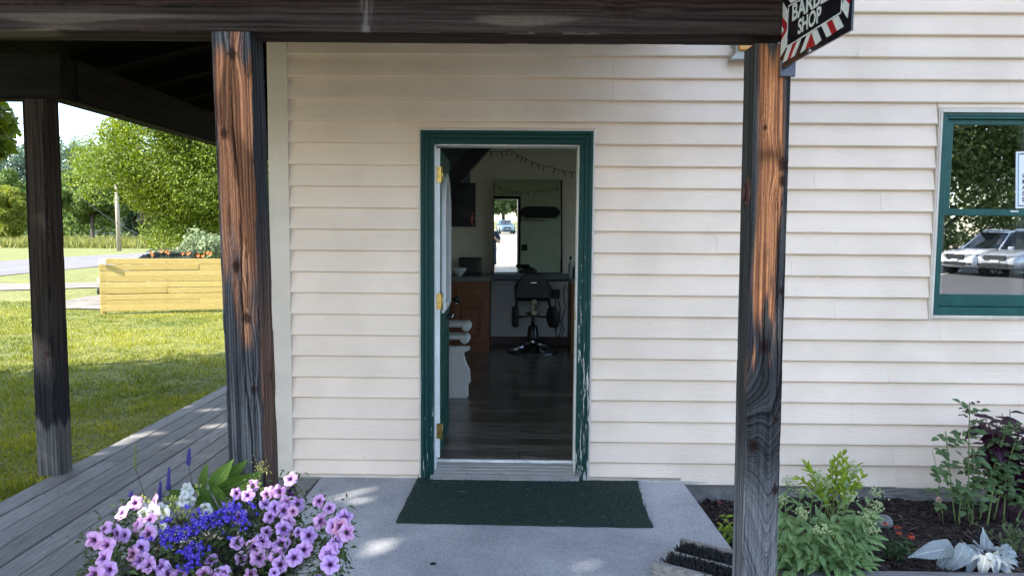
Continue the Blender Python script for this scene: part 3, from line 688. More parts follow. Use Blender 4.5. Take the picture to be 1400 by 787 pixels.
bz = W(700, 46.5, PY-.002).z
x_end = W(1067, 30, PY).x+.03; x_beg = -3.35; LB = x_end-x_beg
sB = (W(1000, 49, PY).z-W(100, 43, PY).z)/(W(1000, 49, PY).x-W(100, 43, PY).x)
Mb = Matrix.Translation((x_beg, PY+BD/2-.003, bz+BH/2+sB*(x_beg-W(700, 46, PY).x))) @ Matrix.Rotation(math.atan(-sB), 4, 'Y') @ Matrix.Rotation(rad(90), 4, 'Y') @ Matrix.Rotation(rad(-90), 4, 'Z').inverted()
# local z -> +x ; local x -> z
Rb = Matrix(((0, 0, 1, 0), (0, 1, 0, 0), (-1, 0, 0, 0), (0, 0, 0, 1)))
Rb = Matrix(((0, 0, 1, 0), (0, -1, 0, 0), (1, 0, 0, 0), (0, 0, 0, 1)))
Rb = Matrix.Rotation(math.pi, 4, 'X') @ Rb
Rb = Matrix(((0, 0, 1, 0), (0, 1, 0, 0), (-1, 0, 0, 0), (0, 0, 0, 1)))
def flipU(fn): return lambda s, U, V, *a: fn(s, -U if s in (0, 2) else U, V, *a)
Mb = Matrix.Translation((x_beg, PY+BD/2-.003, bz+BH/2+sB*(x_beg-W(700, 46, PY).x))) @ Matrix.Rotation(-math.atan(sB), 4, 'Y') @ Rb
timber('beam', BH, BD, LB, {0: dict(n=44, F=60, knots=[(-.06, 1.2, .014), (.03, 3.7, .014), (-.03, 2.6, .012)], cracks=[dict(p=[(.02, 1.0), (.03, 2.2)], w=.0016)]), 1: dict(n=24), 2: dict(n=8), 3: dict(n=24)}, flipU(col_beam), 33, Mb, porch, dv=.008, lab='low dark brown beam spanning the two front posts')
# the higher beams round the left: one to the left, one running back
def col_dark(s, U, V, ln, km, kr, cr_):
    return finish(tone((.011, .009, .007), (.002, .002, .002), ln, .8), km, kr, cr_)
HB = .27
for (L_, M_) in ((.755, Matrix.Translation((-3.56, FY+.07, TB+HB/2+.001)) @ Rb), (7.5, None)):
    if M_ is None:
        Ry = Matrix(((0, 1, 0, 0), (0, 0, 1, 0), (1, 0, 0, 0), (0, 0, 0, 1)))
        M_ = Matrix.Translation((-2.80-.07, FY+.142+.002, TB+HB/2+.002)) @ Ry
    timber('beam', HB, .14, L_, {i: dict(n=14) for i in range(4)}, col_dark, 41, M_, porch, dv=.02)
timber('post', .142, .142, bz-GZ, {i: dict(n=8) for i in range(4)}, col_far, 63, Matrix.Translation((-2.87, PY+.07, GZ)), porch, dv=.03)
# rafters, ceiling boards, roof sheet
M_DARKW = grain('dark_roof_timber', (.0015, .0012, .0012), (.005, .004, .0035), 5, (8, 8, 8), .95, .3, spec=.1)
def beam_between(p, q, w, h, name, mat=M_DARKW, parent=porch, **k):
    p, q = Vector(p), Vector(q); L_ = (q-p).length
    mbx = MB().box(-w/2, w/2, 0, L_, -h/2, h/2, .003)
    mbx.xf(Matrix.Translation(p) @ (q-p).to_track_quat('Y', 'Z').to_matrix().to_4x4()); return mbx.obj(name, mat, parent, **k)
z_eave, z_wall = bz+BH+.02, 3.02
rx = [-3.3, -2.6, -2.0, -1.4, -.8, -.2, .4, .95]
rp = (z_wall-z_eave)/(0-(PY))
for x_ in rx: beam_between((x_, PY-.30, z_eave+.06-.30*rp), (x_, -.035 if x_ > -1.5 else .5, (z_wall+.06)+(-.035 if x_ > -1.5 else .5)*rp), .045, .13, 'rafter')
for i in range(11):
    y_ = .6+i*.6; beam_between((-3.15, y_, TB+HB+.05), (-1.57, y_, TB+HB+.42), .045, .13, 'rafter')
n_ = 9
for i in range(n_):
    y0_ = PY-.34+i*(1.88+.34-.035)/n_; y1_ = y0_+(1.88+.34-.035)/n_-.004
    mb = MB(); a_ = z_eave+.135+(y0_-PY)*rp; b_ = z_eave+.135+(y1_-PY)*rp
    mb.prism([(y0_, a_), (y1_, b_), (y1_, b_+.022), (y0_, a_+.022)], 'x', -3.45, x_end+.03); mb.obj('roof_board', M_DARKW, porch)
mb = MB()
mb.prism([(PY-.40, z_eave+.162-.40*rp), (-.036, z_eave+.162+(PY*-1-.036)*rp), (-.036, z_eave+.185+(PY*-1-.036)*rp), (PY-.40, z_eave+.185-.40*rp)], 'x', -3.5, x_end+.05)
mb.prism([(-3.5, TB+HB+.06), (-1.561, TB+HB+.53), (-1.561, TB+HB+.56), (-3.5, TB+HB+.09)], 'y', .0, 7.6)
mb.prism([(-.036, z_eave+.155+1.84*rp), (1.2, z_eave+.3+1.84*rp), (1.2, z_eave+.33+1.84*rp), (-.036, z_eave+.18+1.84*rp)], 'x', -3.5, -1.561)
mb.obj('roof', M_ROOF, porch)
for i in range(8):
    a_, b_ = i/8, (i+1)/8-.004; x0_, x1_ = -3.49+1.92*a_, -3.49+1.92*b_; za_, zb_ = TB+HB+.035+.465*a_, TB+HB+.035+.465*b_
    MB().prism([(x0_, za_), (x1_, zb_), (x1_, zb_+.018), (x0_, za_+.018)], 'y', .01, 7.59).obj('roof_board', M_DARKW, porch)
# iron oval on the inner side of the right post
o1 = W(1018, 262, PY+.045)
pl = empty('iron_plate', (o1.x, PY+.05, 1.65), 'rusty maroon oval iron plate fixed to inner side of right post', 'plate')
xs = cx1-PWR/2+sr_*(1.66-GZ)
M_RUST = grain('maroon_iron', (.030, .009, .010), (.075, .024, .022), 40, rough=.6, bump=.4)
mb = MB().lathe([(.001, -.008), (.025, -.007), (.034, -.005), (.038, -.002), (.038, .001)], (0, 0, 0), 20, axis='x')
for i, v_ in enumerate(mb.v): mb.v[i] = (v_[0], v_[1], v_[2]*1.45)
mb.xf(Matrix.Translation((xs+.001, PY+.048, W(1018, 262, PY+.05).z))); mb.obj('plate', M_RUST, pl)
mb = MB().tube([(xs-.007, PY+.048, W(1018, 262, PY+.05).z+.03), (xs-.012, PY+.045, W(1018, 262, PY+.05).z), (xs-.012, PY+.05, W(1018, 262, PY+.05).z-.035)], .006, 8); mb.obj('ridge', M_RUST, pl)

# ------------------------------------------------------------------ barber shop sign, standing out from the right post
SXP = W(1068, 97, PY-.012).x
sgn = empty('shop_sign', (SXP, PY-.3, 2.1), 'black hanging sign reading BARBER SHOP with red and white stripes', 'sign')
def zp(x, y): return (1050+x/7.154, y/7.154)           # read off an enlarged view of the sign
def sp(x, y): p = XP(*zp(x, y), SXP); return (p.y, p.z)
BLp, BRp = sp(104, 692), sp(812, 300)
zt = BLp[1]+.42
M_SBLK = plain('sign_black', (.006, .006, .012), .22, coat=.3); M_SWH = plain('sign_white', (.66, .70, .74), .3); M_SRED = plain('sign_red', (.36, .012, .02), .3)
mb = MB().prism([BLp, BRp, (BRp[0], zt), (BLp[0], zt)], 'x', SXP, SXP+.006); mb.obj('panel', M_SBLK, sgn)
def decal(polys, mat, name, t=.0012):
    for p in polys: MB().prism([sp(*q) for q in p], 'x', SXP-t, SXP-.0003).obj(name, mat, sgn)
decal([[(143, 617), (190, 590), (245, 425), (196, 455)], [(222, 572), (262, 548), (328, 380), (285, 410)], [(318, 520), (365, 490), (423, 322), (381, 347)], [(468, 445), (525, 395), (482, 288), (427, 318)],
       [(577, 368), (625, 340), (575, 225), (525, 255)], [(678, 303), (742, 262), (690, 155), (630, 193)],
       [(150, 25), (203, 118), (190, 232), (146, 168)], [(140, 255), (158, 295), (137, 336)], [(188, 298), (184, 452), (124, 562), (131, 405)],
       [(722, 60), (752, -10), (797, 45), (780, 180), (716, 78)], [(205, 0), (225, 35), (285, 5), (285, -40), (200, -40)]], M_SWH, 'white_stripe')
decal([[(190, 590), (222, 572), (285, 410), (245, 425)], [(365, 489), (468, 444), (425, 322)], [(625, 340), (678, 303), (630, 193), (576, 225)],
       [(146, 168), (190, 232), (188, 298), (131, 405), (137, 336), (158, 295), (140, 255)], [(757, -12), (805, -20), (798, 42)]], M_SRED, 'red_stripe', .0011)
# thin white line round the lettering
def line2(p, q, w=.0045):
    (a0, a1), (b0, b1) = sp(*p), sp(*q); d = Vector((b0-a0, b1-a1)).normalized(); nn = Vector((-d.y, d.x))*w/2
    return [(a0-nn.x, a1-nn.y), (b0-nn.x, b1-nn.y), (b0+nn.x, b1+nn.y), (a0+nn.x, a1+nn.y)]
mb = MB()
for p, q in (((183, 462), (715, 127)), ((183, 462), (203, 62)), ((203, 62), (330, -2)), ((330, -2), (745, -235)), ((715, 127), (745, -235))):
    mb.prism(line2(p, q), 'x', SXP-.0014, SXP-.0004)
mb.obj('border_line', M_SWH, sgn)
def sign_text(s, p0, p1, top):
    a, b = sp(*p0), sp(*p1); h = sp(*top)[1]-a[1]
    me = text_mesh(s, 1.0, M_SWH, .0, .030, 'lettering')
    xs_ = [v.co.x for v in me.vertices]; ys_ = [v.co.y for v in me.vertices]; x0_, x1_, y0_, y1_ = min(xs_), max(xs_), min(ys_), max(ys_)
    wd = a[0]-b[0]
    for v in me.vertices:
        fx, fy = (v.co.x-x0_)/(x1_-x0_), (v.co.y-y0_)/(y1_-y0_)
        base = a[1]+(b[1]-a[1])*fx
        v.co = Vector((SXP-.0015, a[0]-wd*fx, base+h*fy))
    link('lettering', me, sgn)
sign_text('BARBER', (238, 214), (668, -42), (245, 52))
sign_text('SHOP', (294, 345), (522, 212), (300, 194))
mb = MB(); c_ = sp(412, 500); mb.lathe([(.011, -.004), (.011, -.001)], (SXP, c_[0], c_[1]), 16, axis='x'); mb.lathe([(.004, -.006), (.003, -.004)], (SXP, c_[0], c_[1]), 10, axis='x'); mb.obj('screw', M_CHROME, sgn)
b0 = sp(104, 712); mb = MB().box(SXP-.004, SXP+.05, PY-.018, PY-.004, b0[1]-.02, b0[1]+.04, .002); mb.box(SXP+.0065, SXP+.012, BLp[0]-.14, PY-.004, b0[1]+.005, b0[1]+.035, .001); mb.obj('bracket', plain('bracket_grey', (.10, .11, .14), .5, .5), sgn)
# ------------------------------------------------------------------ ground
LZ = -0.20                                    # lawn level
M_LAWN = grain('lawn_ground', (.105, .125, .022), (.185, .18, .040), .9, rough=.95, bump=.7, dist=.03, detail=10, lo=.3, hi=.7, fine=.45)
def sheet(name, pts, z, mat, **k): return MB().add([(p[0], p[1], z) for p in pts], [list(range(len(pts)))]).obj(name, mat, None, kind='structure', **k)
def lawn_grid():
    """one sheet to the horizon, a little uneven near the shop"""
    xs = np.concatenate([np.linspace(-900, -70, 8)[:-1], np.linspace(-70, 70, 60), np.linspace(70, 900, 8)[1:]]); ys = np.concatenate([np.linspace(-500, -60, 5)[:-1], np.linspace(-60, 110, 70), np.linspace(110, 1200, 8)[1:]])
    X, Y = np.meshgrid(xs, ys, indexing='ij'); Z = LZ+.03*(vn(X*.12, Y*.12, 3)-.5)*sstep(12, 25, Y)*1.0
    idx = np.arange(X.size).reshape(X.shape); q = np.stack([idx[:-1, :-1], idx[1:, :-1], idx[1:, 1:], idx[:-1, 1:]], -1).reshape(-1, 4)
    return link('lawn', np_mesh('lawn', np.stack([X, Y, Z], -1).reshape(-1, 3), q, M_LAWN, None, True), kind='structure')
lawn_grid()
def concrete(name='concrete', c1=(.33, .34, .37), c2=(.47, .48, .51)):
    m, n, l, b = nmat(name)
    t = n.new('ShaderNodeTexCoord')
    n1 = n.new('ShaderNodeTexNoise'); n1.inputs['Scale'].default_value = 1.6; n1.inputs['Detail'].default_value = 8; n1.inputs['Roughness'].default_value = .65
    n2 = n.new('ShaderNodeTexNoise'); n2.inputs['Scale'].default_value = 160; n2.inputs['Detail'].default_value = 3
    n3 = n.new('ShaderNodeTexVoronoi'); n3.inputs['Scale'].default_value = 130
    for q in (n1, n2, n3): l.new(t.outputs['Object'], q.inputs['Vector'])
    r = n.new('ShaderNodeValToRGB'); r.color_ramp.elements[0].position = .38; r.color_ramp.elements[1].position = .64; r.color_ramp.elements[0].color = (*c1, 1); r.color_ramp.elements[1].color = (*c2, 1)
    m2 = n.new('ShaderNodeMapRange'); m2.inputs[1].default_value = .35; m2.inputs[2].default_value = .65; m2.inputs[3].default_value = .72; m2.inputs[4].default_value = 1.2
    hv = n.new('ShaderNodeHueSaturation'); l.new(n1.outputs['Fac'], r.inputs[0]); l.new(n2.outputs['Fac'], m2.inputs[0]); l.new(r.outputs[0], hv.inputs['Color']); l.new(m2.outputs[0], hv.inputs['Value']); l.new(hv.outputs[0], b.inputs['Base Color'])
    b.inputs['Roughness'].default_value = .9
    ad = n.new('ShaderNodeMath'); ad.operation = 'ADD'; l.new(n2.outputs['Fac'], ad.inputs[0]); l.new(n3.outputs['Distance'], ad.inputs[1])
    bp = n.new('ShaderNodeBump'); bp.inputs['Strength'].default_value = .45; bp.inputs['Distance'].default_value = .003; l.new(ad.outputs[0], bp.inputs['Height']); l.new(bp.outputs[0], b.inputs['Normal'])
    return m
M_CONC = concrete()
SE = (1.035, 1.085)                           # slab's right edge, at the wall and in front
mb = MB(); mb.prism([(-1.262, -3.4), (SE[1]+.06, -3.4), (SE[0], -.001), (-1.262, -.001)], 'z', -.32, GZ)
sl_o = mb.obj('concrete_slab', M_CONC, None, kind='structure')
md = sl_o.modifiers.new('edge', 'BEVEL'); md.width = .008; md.segments = 2
# gravel car park behind the camera, asphalt bays with painted lines
M_GRAVEL = grain('pale_gravel', (.30, .255, .205), (.42, .365, .30), 3, rough=.95, bump=.5, dist=.01, detail=9, fine=.3)
M_ASPH = grain('asphalt', (.05, .05, .052), (.085, .083, .082), 5, rough=.9, bump=.3, dist=.006, detail=9, fine=.3)
sheet('gravel_lot', [(-3.2, -3.45), (-3.2, -3.9), (-9, -11), (-9, -110), (70, -110), (70, -3.45)], LZ+.10, M_GRAVEL)
sheet('asphalt_bay', [(7, -9), (7, -34), (45, -34), (45, -9)], LZ+.106, M_ASPH)
M_LINE = grain('worn_line_paint', (.5, .5, .48), (.75, .75, .73), 12, rough=.8)
# boardwalk of single boards running back along the side of the shop
def deck_mat():
    return grain('grey_deck_wood', (.12, .117, .118), (.275, .268, .265), 7, (14, .8, 14), .85, .35, .003, 8, .3, .7, rand=.22, fine=.15)
M_DECK = deck_mat()
bw = empty('boardwalk', (-2.1, 0, GZ), None, None, None, 'structure')
rb = random.Random(8)
bx0, bx1 = -2.972, -1.272; nb = 12; pw = (bx1-bx0)/nb
for i in range(nb):
    a, b_ = bx0+i*pw+.0035, bx0+(i+1)*pw-.0035
    yend = 9.0 if b_ < -1.56 else -.034
    if a < -1.56 < b_: b_ = -1.563; yend = 9.0
    ys = [-4.9]; y = -4.9+rb.uniform(1.2, 3.0)
    while y < yend-.6: ys.append(y); y += rb.uniform(2.6, 3.7)
    ys.append(yend)
    for j in range(len(ys)-1):
        dz = rb.uniform(-.0025, .0025)
        mb = MB().box(a, b_, ys[j]+.002, ys[j+1]-.002, GZ-.036+dz, GZ+dz, .004)
        mb.obj('board', M_DECK, bw)
mb = MB()
for y_ in np.arange(-4.6, 9, .6): mb.box(bx0+.03, bx1 if y_ < -.1 else -1.6, y_, y_+.04, GZ-.18, GZ-.040)
mb.obj('joist', M_DARKW, bw, kind='stuff')
MB().box(bx0-.004, bx0+.028, -4.9, 9.0, LZ-.02, GZ-.039, .003).obj('edge_board', M_DECK, bw)
mb = MB()
for i in range(nb):
    for y_ in np.arange(-4.58, 8.9, .6):
        for q in (.028, pw-.03):
            x_ = bx0+i*pw+q
            if y_ > -.1 and x_ > -1.58: continue
            mb.lathe([(.004, GZ+.0005), (.003, GZ+.0035)], (x_, y_, 0), 6)
mb.obj('screw_head', M_DARKMETAL, bw, kind='stuff')
# planting bed: soil, shredded bark, timber edging
M_SOIL = grain('dark_soil', (.010, .008, .008), (.032, .024, .022), 22, rough=.95, bump=1.0, dist=.02, detail=9)
bx = np.linspace(.9, 7.2, 64); by = np.linspace(-1.20, .0, 26); X, Y = np.meshgrid(bx, by, indexing='ij')
def bed_h(X, Y): return -.155+.045*sstep(-.5, -.05, Y)*0-.02*sstep(-.3, 0, Y)+.035*(vn(X*3, Y*3, 5)-.5)+.03*(vn(X*11, Y*11, 6)-.5)-.05*sstep(1.25, 1.05, X)
idx = np.arange(X.size).reshape(X.shape); q = np.stack([idx[:-1, :-1], idx[1:, :-1], idx[1:, 1:], idx[:-1, 1:]], -1).reshape(-1, 4)
link('garden_bed', np_mesh('garden_bed', np.stack([X, Y, bed_h(X, Y)], -1).reshape(-1, 3), q, M_SOIL, None, True), kind='structure')
def bedz(x, y): return float(bed_h(np.array([x]), np.array([y]))[0])
rng = np.random.default_rng(3)
N = 9000
cx_, cy_ = rng.uniform(1.02, 5.2, N), rng.uniform(-1.17, -.01, N)
L_, w_, h_ = rng.uniform(.016, .070, N), rng.uniform(.004, .013, N), rng.uniform(.001, .004, N)
an, ti = rng.uniform(0, math.pi, N), rng.normal(0, .32, N)
zz = bed_h(cx_, cy_)+rng.uniform(0, .014, N)
ux = np.stack([np.cos(an)*np.cos(ti), np.sin(an)*np.cos(ti), np.sin(ti)], -1); uy = np.stack([-np.sin(an), np.cos(an), 0*an], -1); uz = np.cross(ux, uy)
cc_ = np.stack([cx_, cy_, zz], -1); vs = []
for sx_ in (-1, 1):
    for sy_ in (-1, 1):
        for sz_ in (-1, 1):
            vs.append(cc_+ux*(sx_*L_*.5*(1 if sy_ > 0 else .8))[:, None]+uy*(sy_*w_*.5)[:, None]+uz*(sz_*h_)[:, None])
V = np.stack(vs, 1).reshape(-1, 3); base = np.arange(N)[:, None, None]*8
Fq = (base+np.array([[0,1,3,2],[4,6,7,5],[0,4,5,1],[2,3,7,6],[0,2,6,4],[1,5,7,3]])[None]).reshape(-1, 4)
tn = rng.uniform(.4, 1.0, N)**1.6; pale = (rng.random(N) < .03); colr = np.array([.048, .033, .030])*tn[:, None]*1.6; colr[pale] = [.12, .10, .09]
link('bark_mulch', np_mesh('bark_mulch', V, Fq, attr_mat('bark', .9, .3, (30, 30, 30), .3), np.repeat(colr, 8, 0)), kind='stuff')
eg = MB().box(1.16, 7.2, -1.29, -1.20, -.30, GZ-.012, .006).obj('bed_edging', grain('grey_edging_timber', (.10, .10, .105), (.22, .215, .21), 6, (.8, 10, 10), .9, .4), None, label='grey weathered timber edging along the front of the garden bed', cat='edging')
# grass blades near the boardwalk
N = 230000
def blades(N, seed):
    r_ = np.random.default_rng(seed)
    d = r_.random(N)**1.7; y = -1.2+d*13.5; x = -2.99-r_.random(N)*(3.2+d*9)
    k = np.ones(N, bool)
    h = r_.uniform(.016, .040, N)*(1+1.1*(vn(x*3.1, y*3.1, 8)-.5)+.5*(vn(x*9, y*9, 18)-.5)); w = r_.uniform(.003, .006, N)*(1+.6*d); a = r_.uniform(0, 6.283, N); le = r_.uniform(.0, .04, N)
    p = np.stack([x, y, np.full(N, LZ-.003)], -1); dx = np.stack([np.cos(a), np.sin(a), 0*a], -1)*w[:, None]; dn = np.stack([-np.sin(a), np.cos(a), 0*a], -1)*le[:, None]
    t = p+dn; t[:, 2] += h
    V = np.stack([p-dx, p+dx, t], 1).reshape(-1, 3); F = np.arange(3*N).reshape(-1, 3)
    c = np.clip(.12+.75*r_.random(N)+.7*(vn(x*.8, y*.8, 9)-.5)+.5*(vn(x*4, y*4, 19)-.5), 0, 1)
    return V, F, np.repeat(np.stack([c, c, c], -1), 3, 0)
M_BLADE = foliage('grass_blade', (.080, .125, .010), (.36, .345, .050), .3, attr=True)
V, F_, c_ = blades(N, 4)
link('grass', np_mesh('grass', V, F_, M_BLADE, c_), kind='stuff')
# ---- beyond the lawn: drives, road, meadow
def gp(px, py): p = G(px, py, LZ); return (p.x, p.y)
M_DRIVE = grain('gravel_drive', (.15, .13, .11), (.24, .21, .18), 2, rough=.95, bump=.4, detail=9, fine=.2)
M_ROAD = grain('road_asphalt', (.13, .12, .118), (.17, .16, .155), .6, rough=.9, bump=.1, detail=8)
sheet('gravel_drive', [gp(-60, 399), gp(60, 396), gp(150, 393), gp(150, 386), gp(60, 388), gp(-60, 389)], LZ+.022, M_DRIVE)
sheet('gravel_drive', [gp(84, 423), gp(106, 423), gp(150, 424), gp(160, 398), gp(150, 403), gp(122, 406), gp(84, 413)], LZ+.026, M_DRIVE)
sheet('road', [gp(-120, 382), gp(0, 377.5), gp(80, 370), gp(200, 358), gp(330, 349), gp(460, 343), gp(460, 338), gp(330, 342), gp(200, 346), gp(80, 352), gp(0, 357.5), gp(-120, 366)], LZ+.022, M_ROAD)
N = 26000
r_ = np.random.default_rng(12); x = r_.uniform(-85, -18, N); y = 58+r_.random(N)*34+.05*x; h = r_.uniform(.3, .9, N); a = r_.uniform(0, 3.14, N); w = r_.uniform(.05, .14, N)
p = np.stack([x, y, np.full(N, LZ)], -1); dx = np.stack([np.cos(a), np.sin(a), 0*a], -1)*w[:, None]; t = p+np.stack([r_.normal(0, .2, N), r_.normal(0, .2, N), h], -1)
c = r_.random(N)
link('tall_grass', np_mesh('tall_grass', np.stack([p-dx, p+dx, t], 1).reshape(-1, 3), np.arange(3*N).reshape(-1, 3), foliage('dry_meadow', (.12, .15, .03), (.25, .235, .07), .3, attr=True), np.repeat(np.stack([c, c, c], -1), 3, 0)), kind='stuff')
# ------------------------------------------------------------------ trees
def fol_tree(name, c1, c2, trans=.32): return foliage(name, c1, c2, trans, attr=True)
M_MAPLE = fol_tree('maple_leaves', (.042, .085, .016), (.17, .22, .028))
M_MAPLE2 = fol_tree('bright_maple_leaves', (.055, .105, .014), (.26, .31, .035))
M_DKLEAF = fol_tree('dark_leaves', (.06, .10, .03), (.16, .21, .07))
M_MID = fol_tree('mid_leaves', (.070, .125, .028), (.19, .25, .055))
M_OLIVE = fol_tree('olive_leaves', (.11, .15, .022), (.27, .29, .04))
M_BLUEG = fol_tree('hazed_wood_leaves', (.055, .10, .070), (.15, .21, .12), .15)  # bluish haze of distance is mixed into the leaf colour
M_DEAD = fol_tree('dry_needles', (.10, .095, .05), (.20, .18, .105))
M_CONIF = fol_tree('conifer_needles', (.018, .040, .022), (.05, .085, .04), .15)
M_SHRUB = fol_tree('grey_green_leaves', (.13, .18, .085), (.29, .34, .19))
M_BARK = grain('bark_brown', (.045, .036, .03), (.11, .09, .075), 6, (3, 3, .8), .95, .6, .02)
def leaf_cloud(centres, radii, counts, size, seed, flat=.55, droop=.0):
    """leaf quads scattered through clumps; tint varies by clump and by leaf"""
    r = np.random.default_rng(seed); Vs = []; Cs = []
    for i, (c, ra, n) in enumerate(zip(centres, radii, counts)):
        d = r.normal(size=(n, 3)); d /= np.linalg.norm(d, axis=1)[:, None]
        rr = r.random(n)**.42
        p = np.array(c)+d*rr[:, None]*np.array(ra)
        nrm = d*.7+r.normal(size=(n, 3))*.75+np.array([0, 0, flat]); nrm /= np.linalg.norm(nrm, axis=1)[:, None]
        t = np.cross(nrm, r.normal(size=(n, 3))); t /= np.linalg.norm(t, axis=1)[:, None]; b = np.cross(nrm, t)
        s = size*r.uniform(.6, 1.35, n)[:, None]
        q = np.stack([p-t*s*.5, p+b*s*.32-t*s*.05, p+t*s*.5-nrm*s*.12, p-b*s*.32-t*s*.05], 1)
        Vs.append(q.reshape(-1, 3)); tint = np.clip(r.uniform(.0, .45)+r.random(n)*.55, 0, 1); Cs.append(np.repeat(tint, 4))
    V = np.concatenate(Vs); c = np.concatenate(Cs); return V, np.arange(len(V)).reshape(-1, 4), np.stack([c, c, c], -1)
GAPS = []
def add_gap(p, r): GAPS.append((np.array(p, float), r))
for px, py, r in ((140,606,.05),(241,557,.06),(203,592,.05),(286,560,.05),(295,581,.04),(283,618,.05),(262,548,.04),(170,600,.03)): add_gap(G(px, py, GZ), r)
for px, py, r in ((475,676,.05),(488,687,.03),(500,668,.02),(520,742,.05),(503,764,.03),(825,773,.055),(846,781,.03)): add_gap(G(px, py, GZ), r)
for px, py, r in ((1152,70,.02),(1242,112,.02),(1272,132,.025),(1330,136,.025)): add_gap(W(px, py, 0), r)
add_gap(W(1165, 745, -1.0), .10); add_gap(W(1360, 765, -1.05), .07); add_gap(W(400, 665, -2.0), .12); add_gap(W(170, 700, -2.2), .1)
SD = np.array(SUN_DIR)
def carve(V, F_, C):
    """small openings in the crowns where a fleck of sun comes through"""
    q = V.reshape(-1, 4, 3).mean(1); keep = np.ones(len(q), bool)
    for p, r in GAPS:
        d = q-p; t = d @ SD; dist = np.linalg.norm(d-t[:, None]*SD, axis=1); keep &= ~((dist < r+.06) & (t > 0))
    V = V.reshape(-1, 4, 3)[keep].reshape(-1, 3); C = C.reshape(-1, 4, 3)[keep].reshape(-1, 3)
    return V, np.arange(len(V)).reshape(-1, 4), C
def crown_clumps(c, R, n, seed, fill=.78, size=.34, shape=None):
    r = random.Random(seed); out = []; rads = []
    while len(out) < n:
        d = Vector((r.gauss(0, 1), r.gauss(0, 1), r.gauss(0, 1))).normalized(); k = fill*(r.random()**.4)
        p = Vector((c[0]+d.x*R[0]*k, c[1]+d.y*R[1]*k, c[2]+d.z*R[2]*k))
        if shape and not shape(p): continue
        s = size*r.uniform(.7, 1.3); out.append(p); rads.append((R[0]*s, R[1]*s, R[2]*s*.8))
    return out, rads
def tree(name, label, cat, base, c, R, mat, n=22, leaves=9000, size=.3, trunk_r=.2, seed=1, csize=.36, group=None, limbs=6, trunk_to=.55, extra=None, shape=None, bark=None):
    root = empty(name, base, label, cat, group)
    cs, rs = crown_clumps(c, R, n, seed, .80, csize, shape)
    if extra:
        for e in extra: cs.append(Vector(e[0])); rs.append(e[1])
    cnt = [max(40, int(leaves/len(cs)))]*len(cs)
    if extra:
        for i, e in enumerate(extra): cnt[len(cs)-len(extra)+i] = e[2]
    V, F_, col = leaf_cloud(cs, rs, cnt, size, seed)
    if name == 'shade_tree': V, F_, col = carve(V, F_, col)
    link('crown', np_mesh('crown', V, F_, mat, col), root)
    b = Vector(base); r = random.Random(seed+5); top = Vector((c[0], c[1], c[2]+R[2]*.5)); pts = []
    for i in range(8):
        t = i/7; p = b.lerp(top, t); p += Vector((r.uniform(-1, 1), r.uniform(-1, 1), 0))*trunk_r*.6*(0 if i == 0 else 1); pts.append(p)
    rs_ = [trunk_r*(1.35 if i == 0 else 1)*(1-.85*i/7) for i in range(8)]
    mbx = MB().tube(pts, rs_, 9)
    order = sorted(range(len(cs)), key=lambda i: (i*7919) % len(cs))[:limbs]+list(range(len(cs)-(len(extra) if extra else 0), len(cs)))
    for i in order:
        q = cs[i]; hh = min(.9, max(.18, (q.z-b.z)/(top.z-b.z)*.6)); p = b.lerp(top, hh); mid = p.lerp(q, .55)+Vector((r.uniform(-.3, .3), r.uniform(-.3, .3), R[2]*.06))
        mbx.tube([p, mid, q], [trunk_r*.38, trunk_r*.22, trunk_r*.06], 6)
    mbx.obj('trunk', bark or M_BARK, root)
    return root
tree('shade_tree', 'tall leafy maple standing close to the left side of the porch', 'tree', (-8.3, -.7, LZ), (-8.2, -.6, 5.6), (3.1, 3.1, 3.2), M_MAPLE, 60, 46000, .20, .22, 3, .36,
     extra=[((-5.98, 3.45, 2.62), (.40, .5, .42), 700), ((-6.1, 3.2, 3.1), (.5, .5, .35), 500), ((-6.6, 2.6, 3.6), (.7, .7, .4), 500), ((-7.2, 1.8, 4.2), (1.0, .9, .7), 600)])
tree('shade_tree', 'broad tree behind the viewer that shades the shop front', 'tree', (-6.6, -6.2, LZ), (-5.9, -5.6, 8.8), (5.6, 4.6, 4.4), M_MAPLE, 120, 95000, .26, .32, 7, .32)
tree('shade_tree', 'second broad tree behind the viewer, added to shade the near car park', 'tree', (-5.2, -13.5, LZ), (-4.8, -13.2, 8.6), (5.0, 5.0, 4.4), M_MAPLE, 70, 46000, .28, .3, 8, .34)  # unseen tree, added to keep sun and sky off the near gravel and porch
def back_from(px, py, dist, z=LZ): d = ray(px, py); d = d/np.hypot(d[0], d[1]); return Vector((CC[0]+d[0]*dist, CC[1]+d[1]*dist, z))
def pz(px, py, dist): d = ray(px, py); d = d/np.hypot(d[0], d[1]); return CC[2]+d[2]*dist
# maple over the fence
D = 27.; mc = back_from(300, 240, D)
tree('maple_tree', 'big bright green maple behind the wooden fence', 'tree', (mc.x+.3, mc.y+.5, LZ), (mc.x, mc.y, pz(290, 205, D)), (4.4, 4.2, 4.1), M_MAPLE2, 120, 220000, .085, .26, 11, .25,
     extra=[((back_from(165, 180, D)).to_tuple()[:2]+(pz(165, 180, D),), (.7, .7, .5), 2600), ((back_from(168, 213, D)).to_tuple()[:2]+(pz(168, 213, D),), (.85, .8, .45), 2800), ((back_from(205, 262, D)).to_tuple()[:2]+(pz(205, 262, D),), (.9, .9, .7), 3000), ((back_from(255, 292, D)).to_tuple()[:2]+(pz(255, 292, D),), (1.2, 1, .6), 4200)])
# round shrub just behind the fence
D = 21.; sc_ = back_from(287, 330, D)
tree('round_shrub', 'round pale grey green shrub behind the fence beside the post', 'shrub', (sc_.x, sc_.y, LZ), (sc_.x, sc_.y, .70), (.95, .9, 1.12), M_SHRUB, 30, 9000, .085, .05, 13, .34, limbs=8)
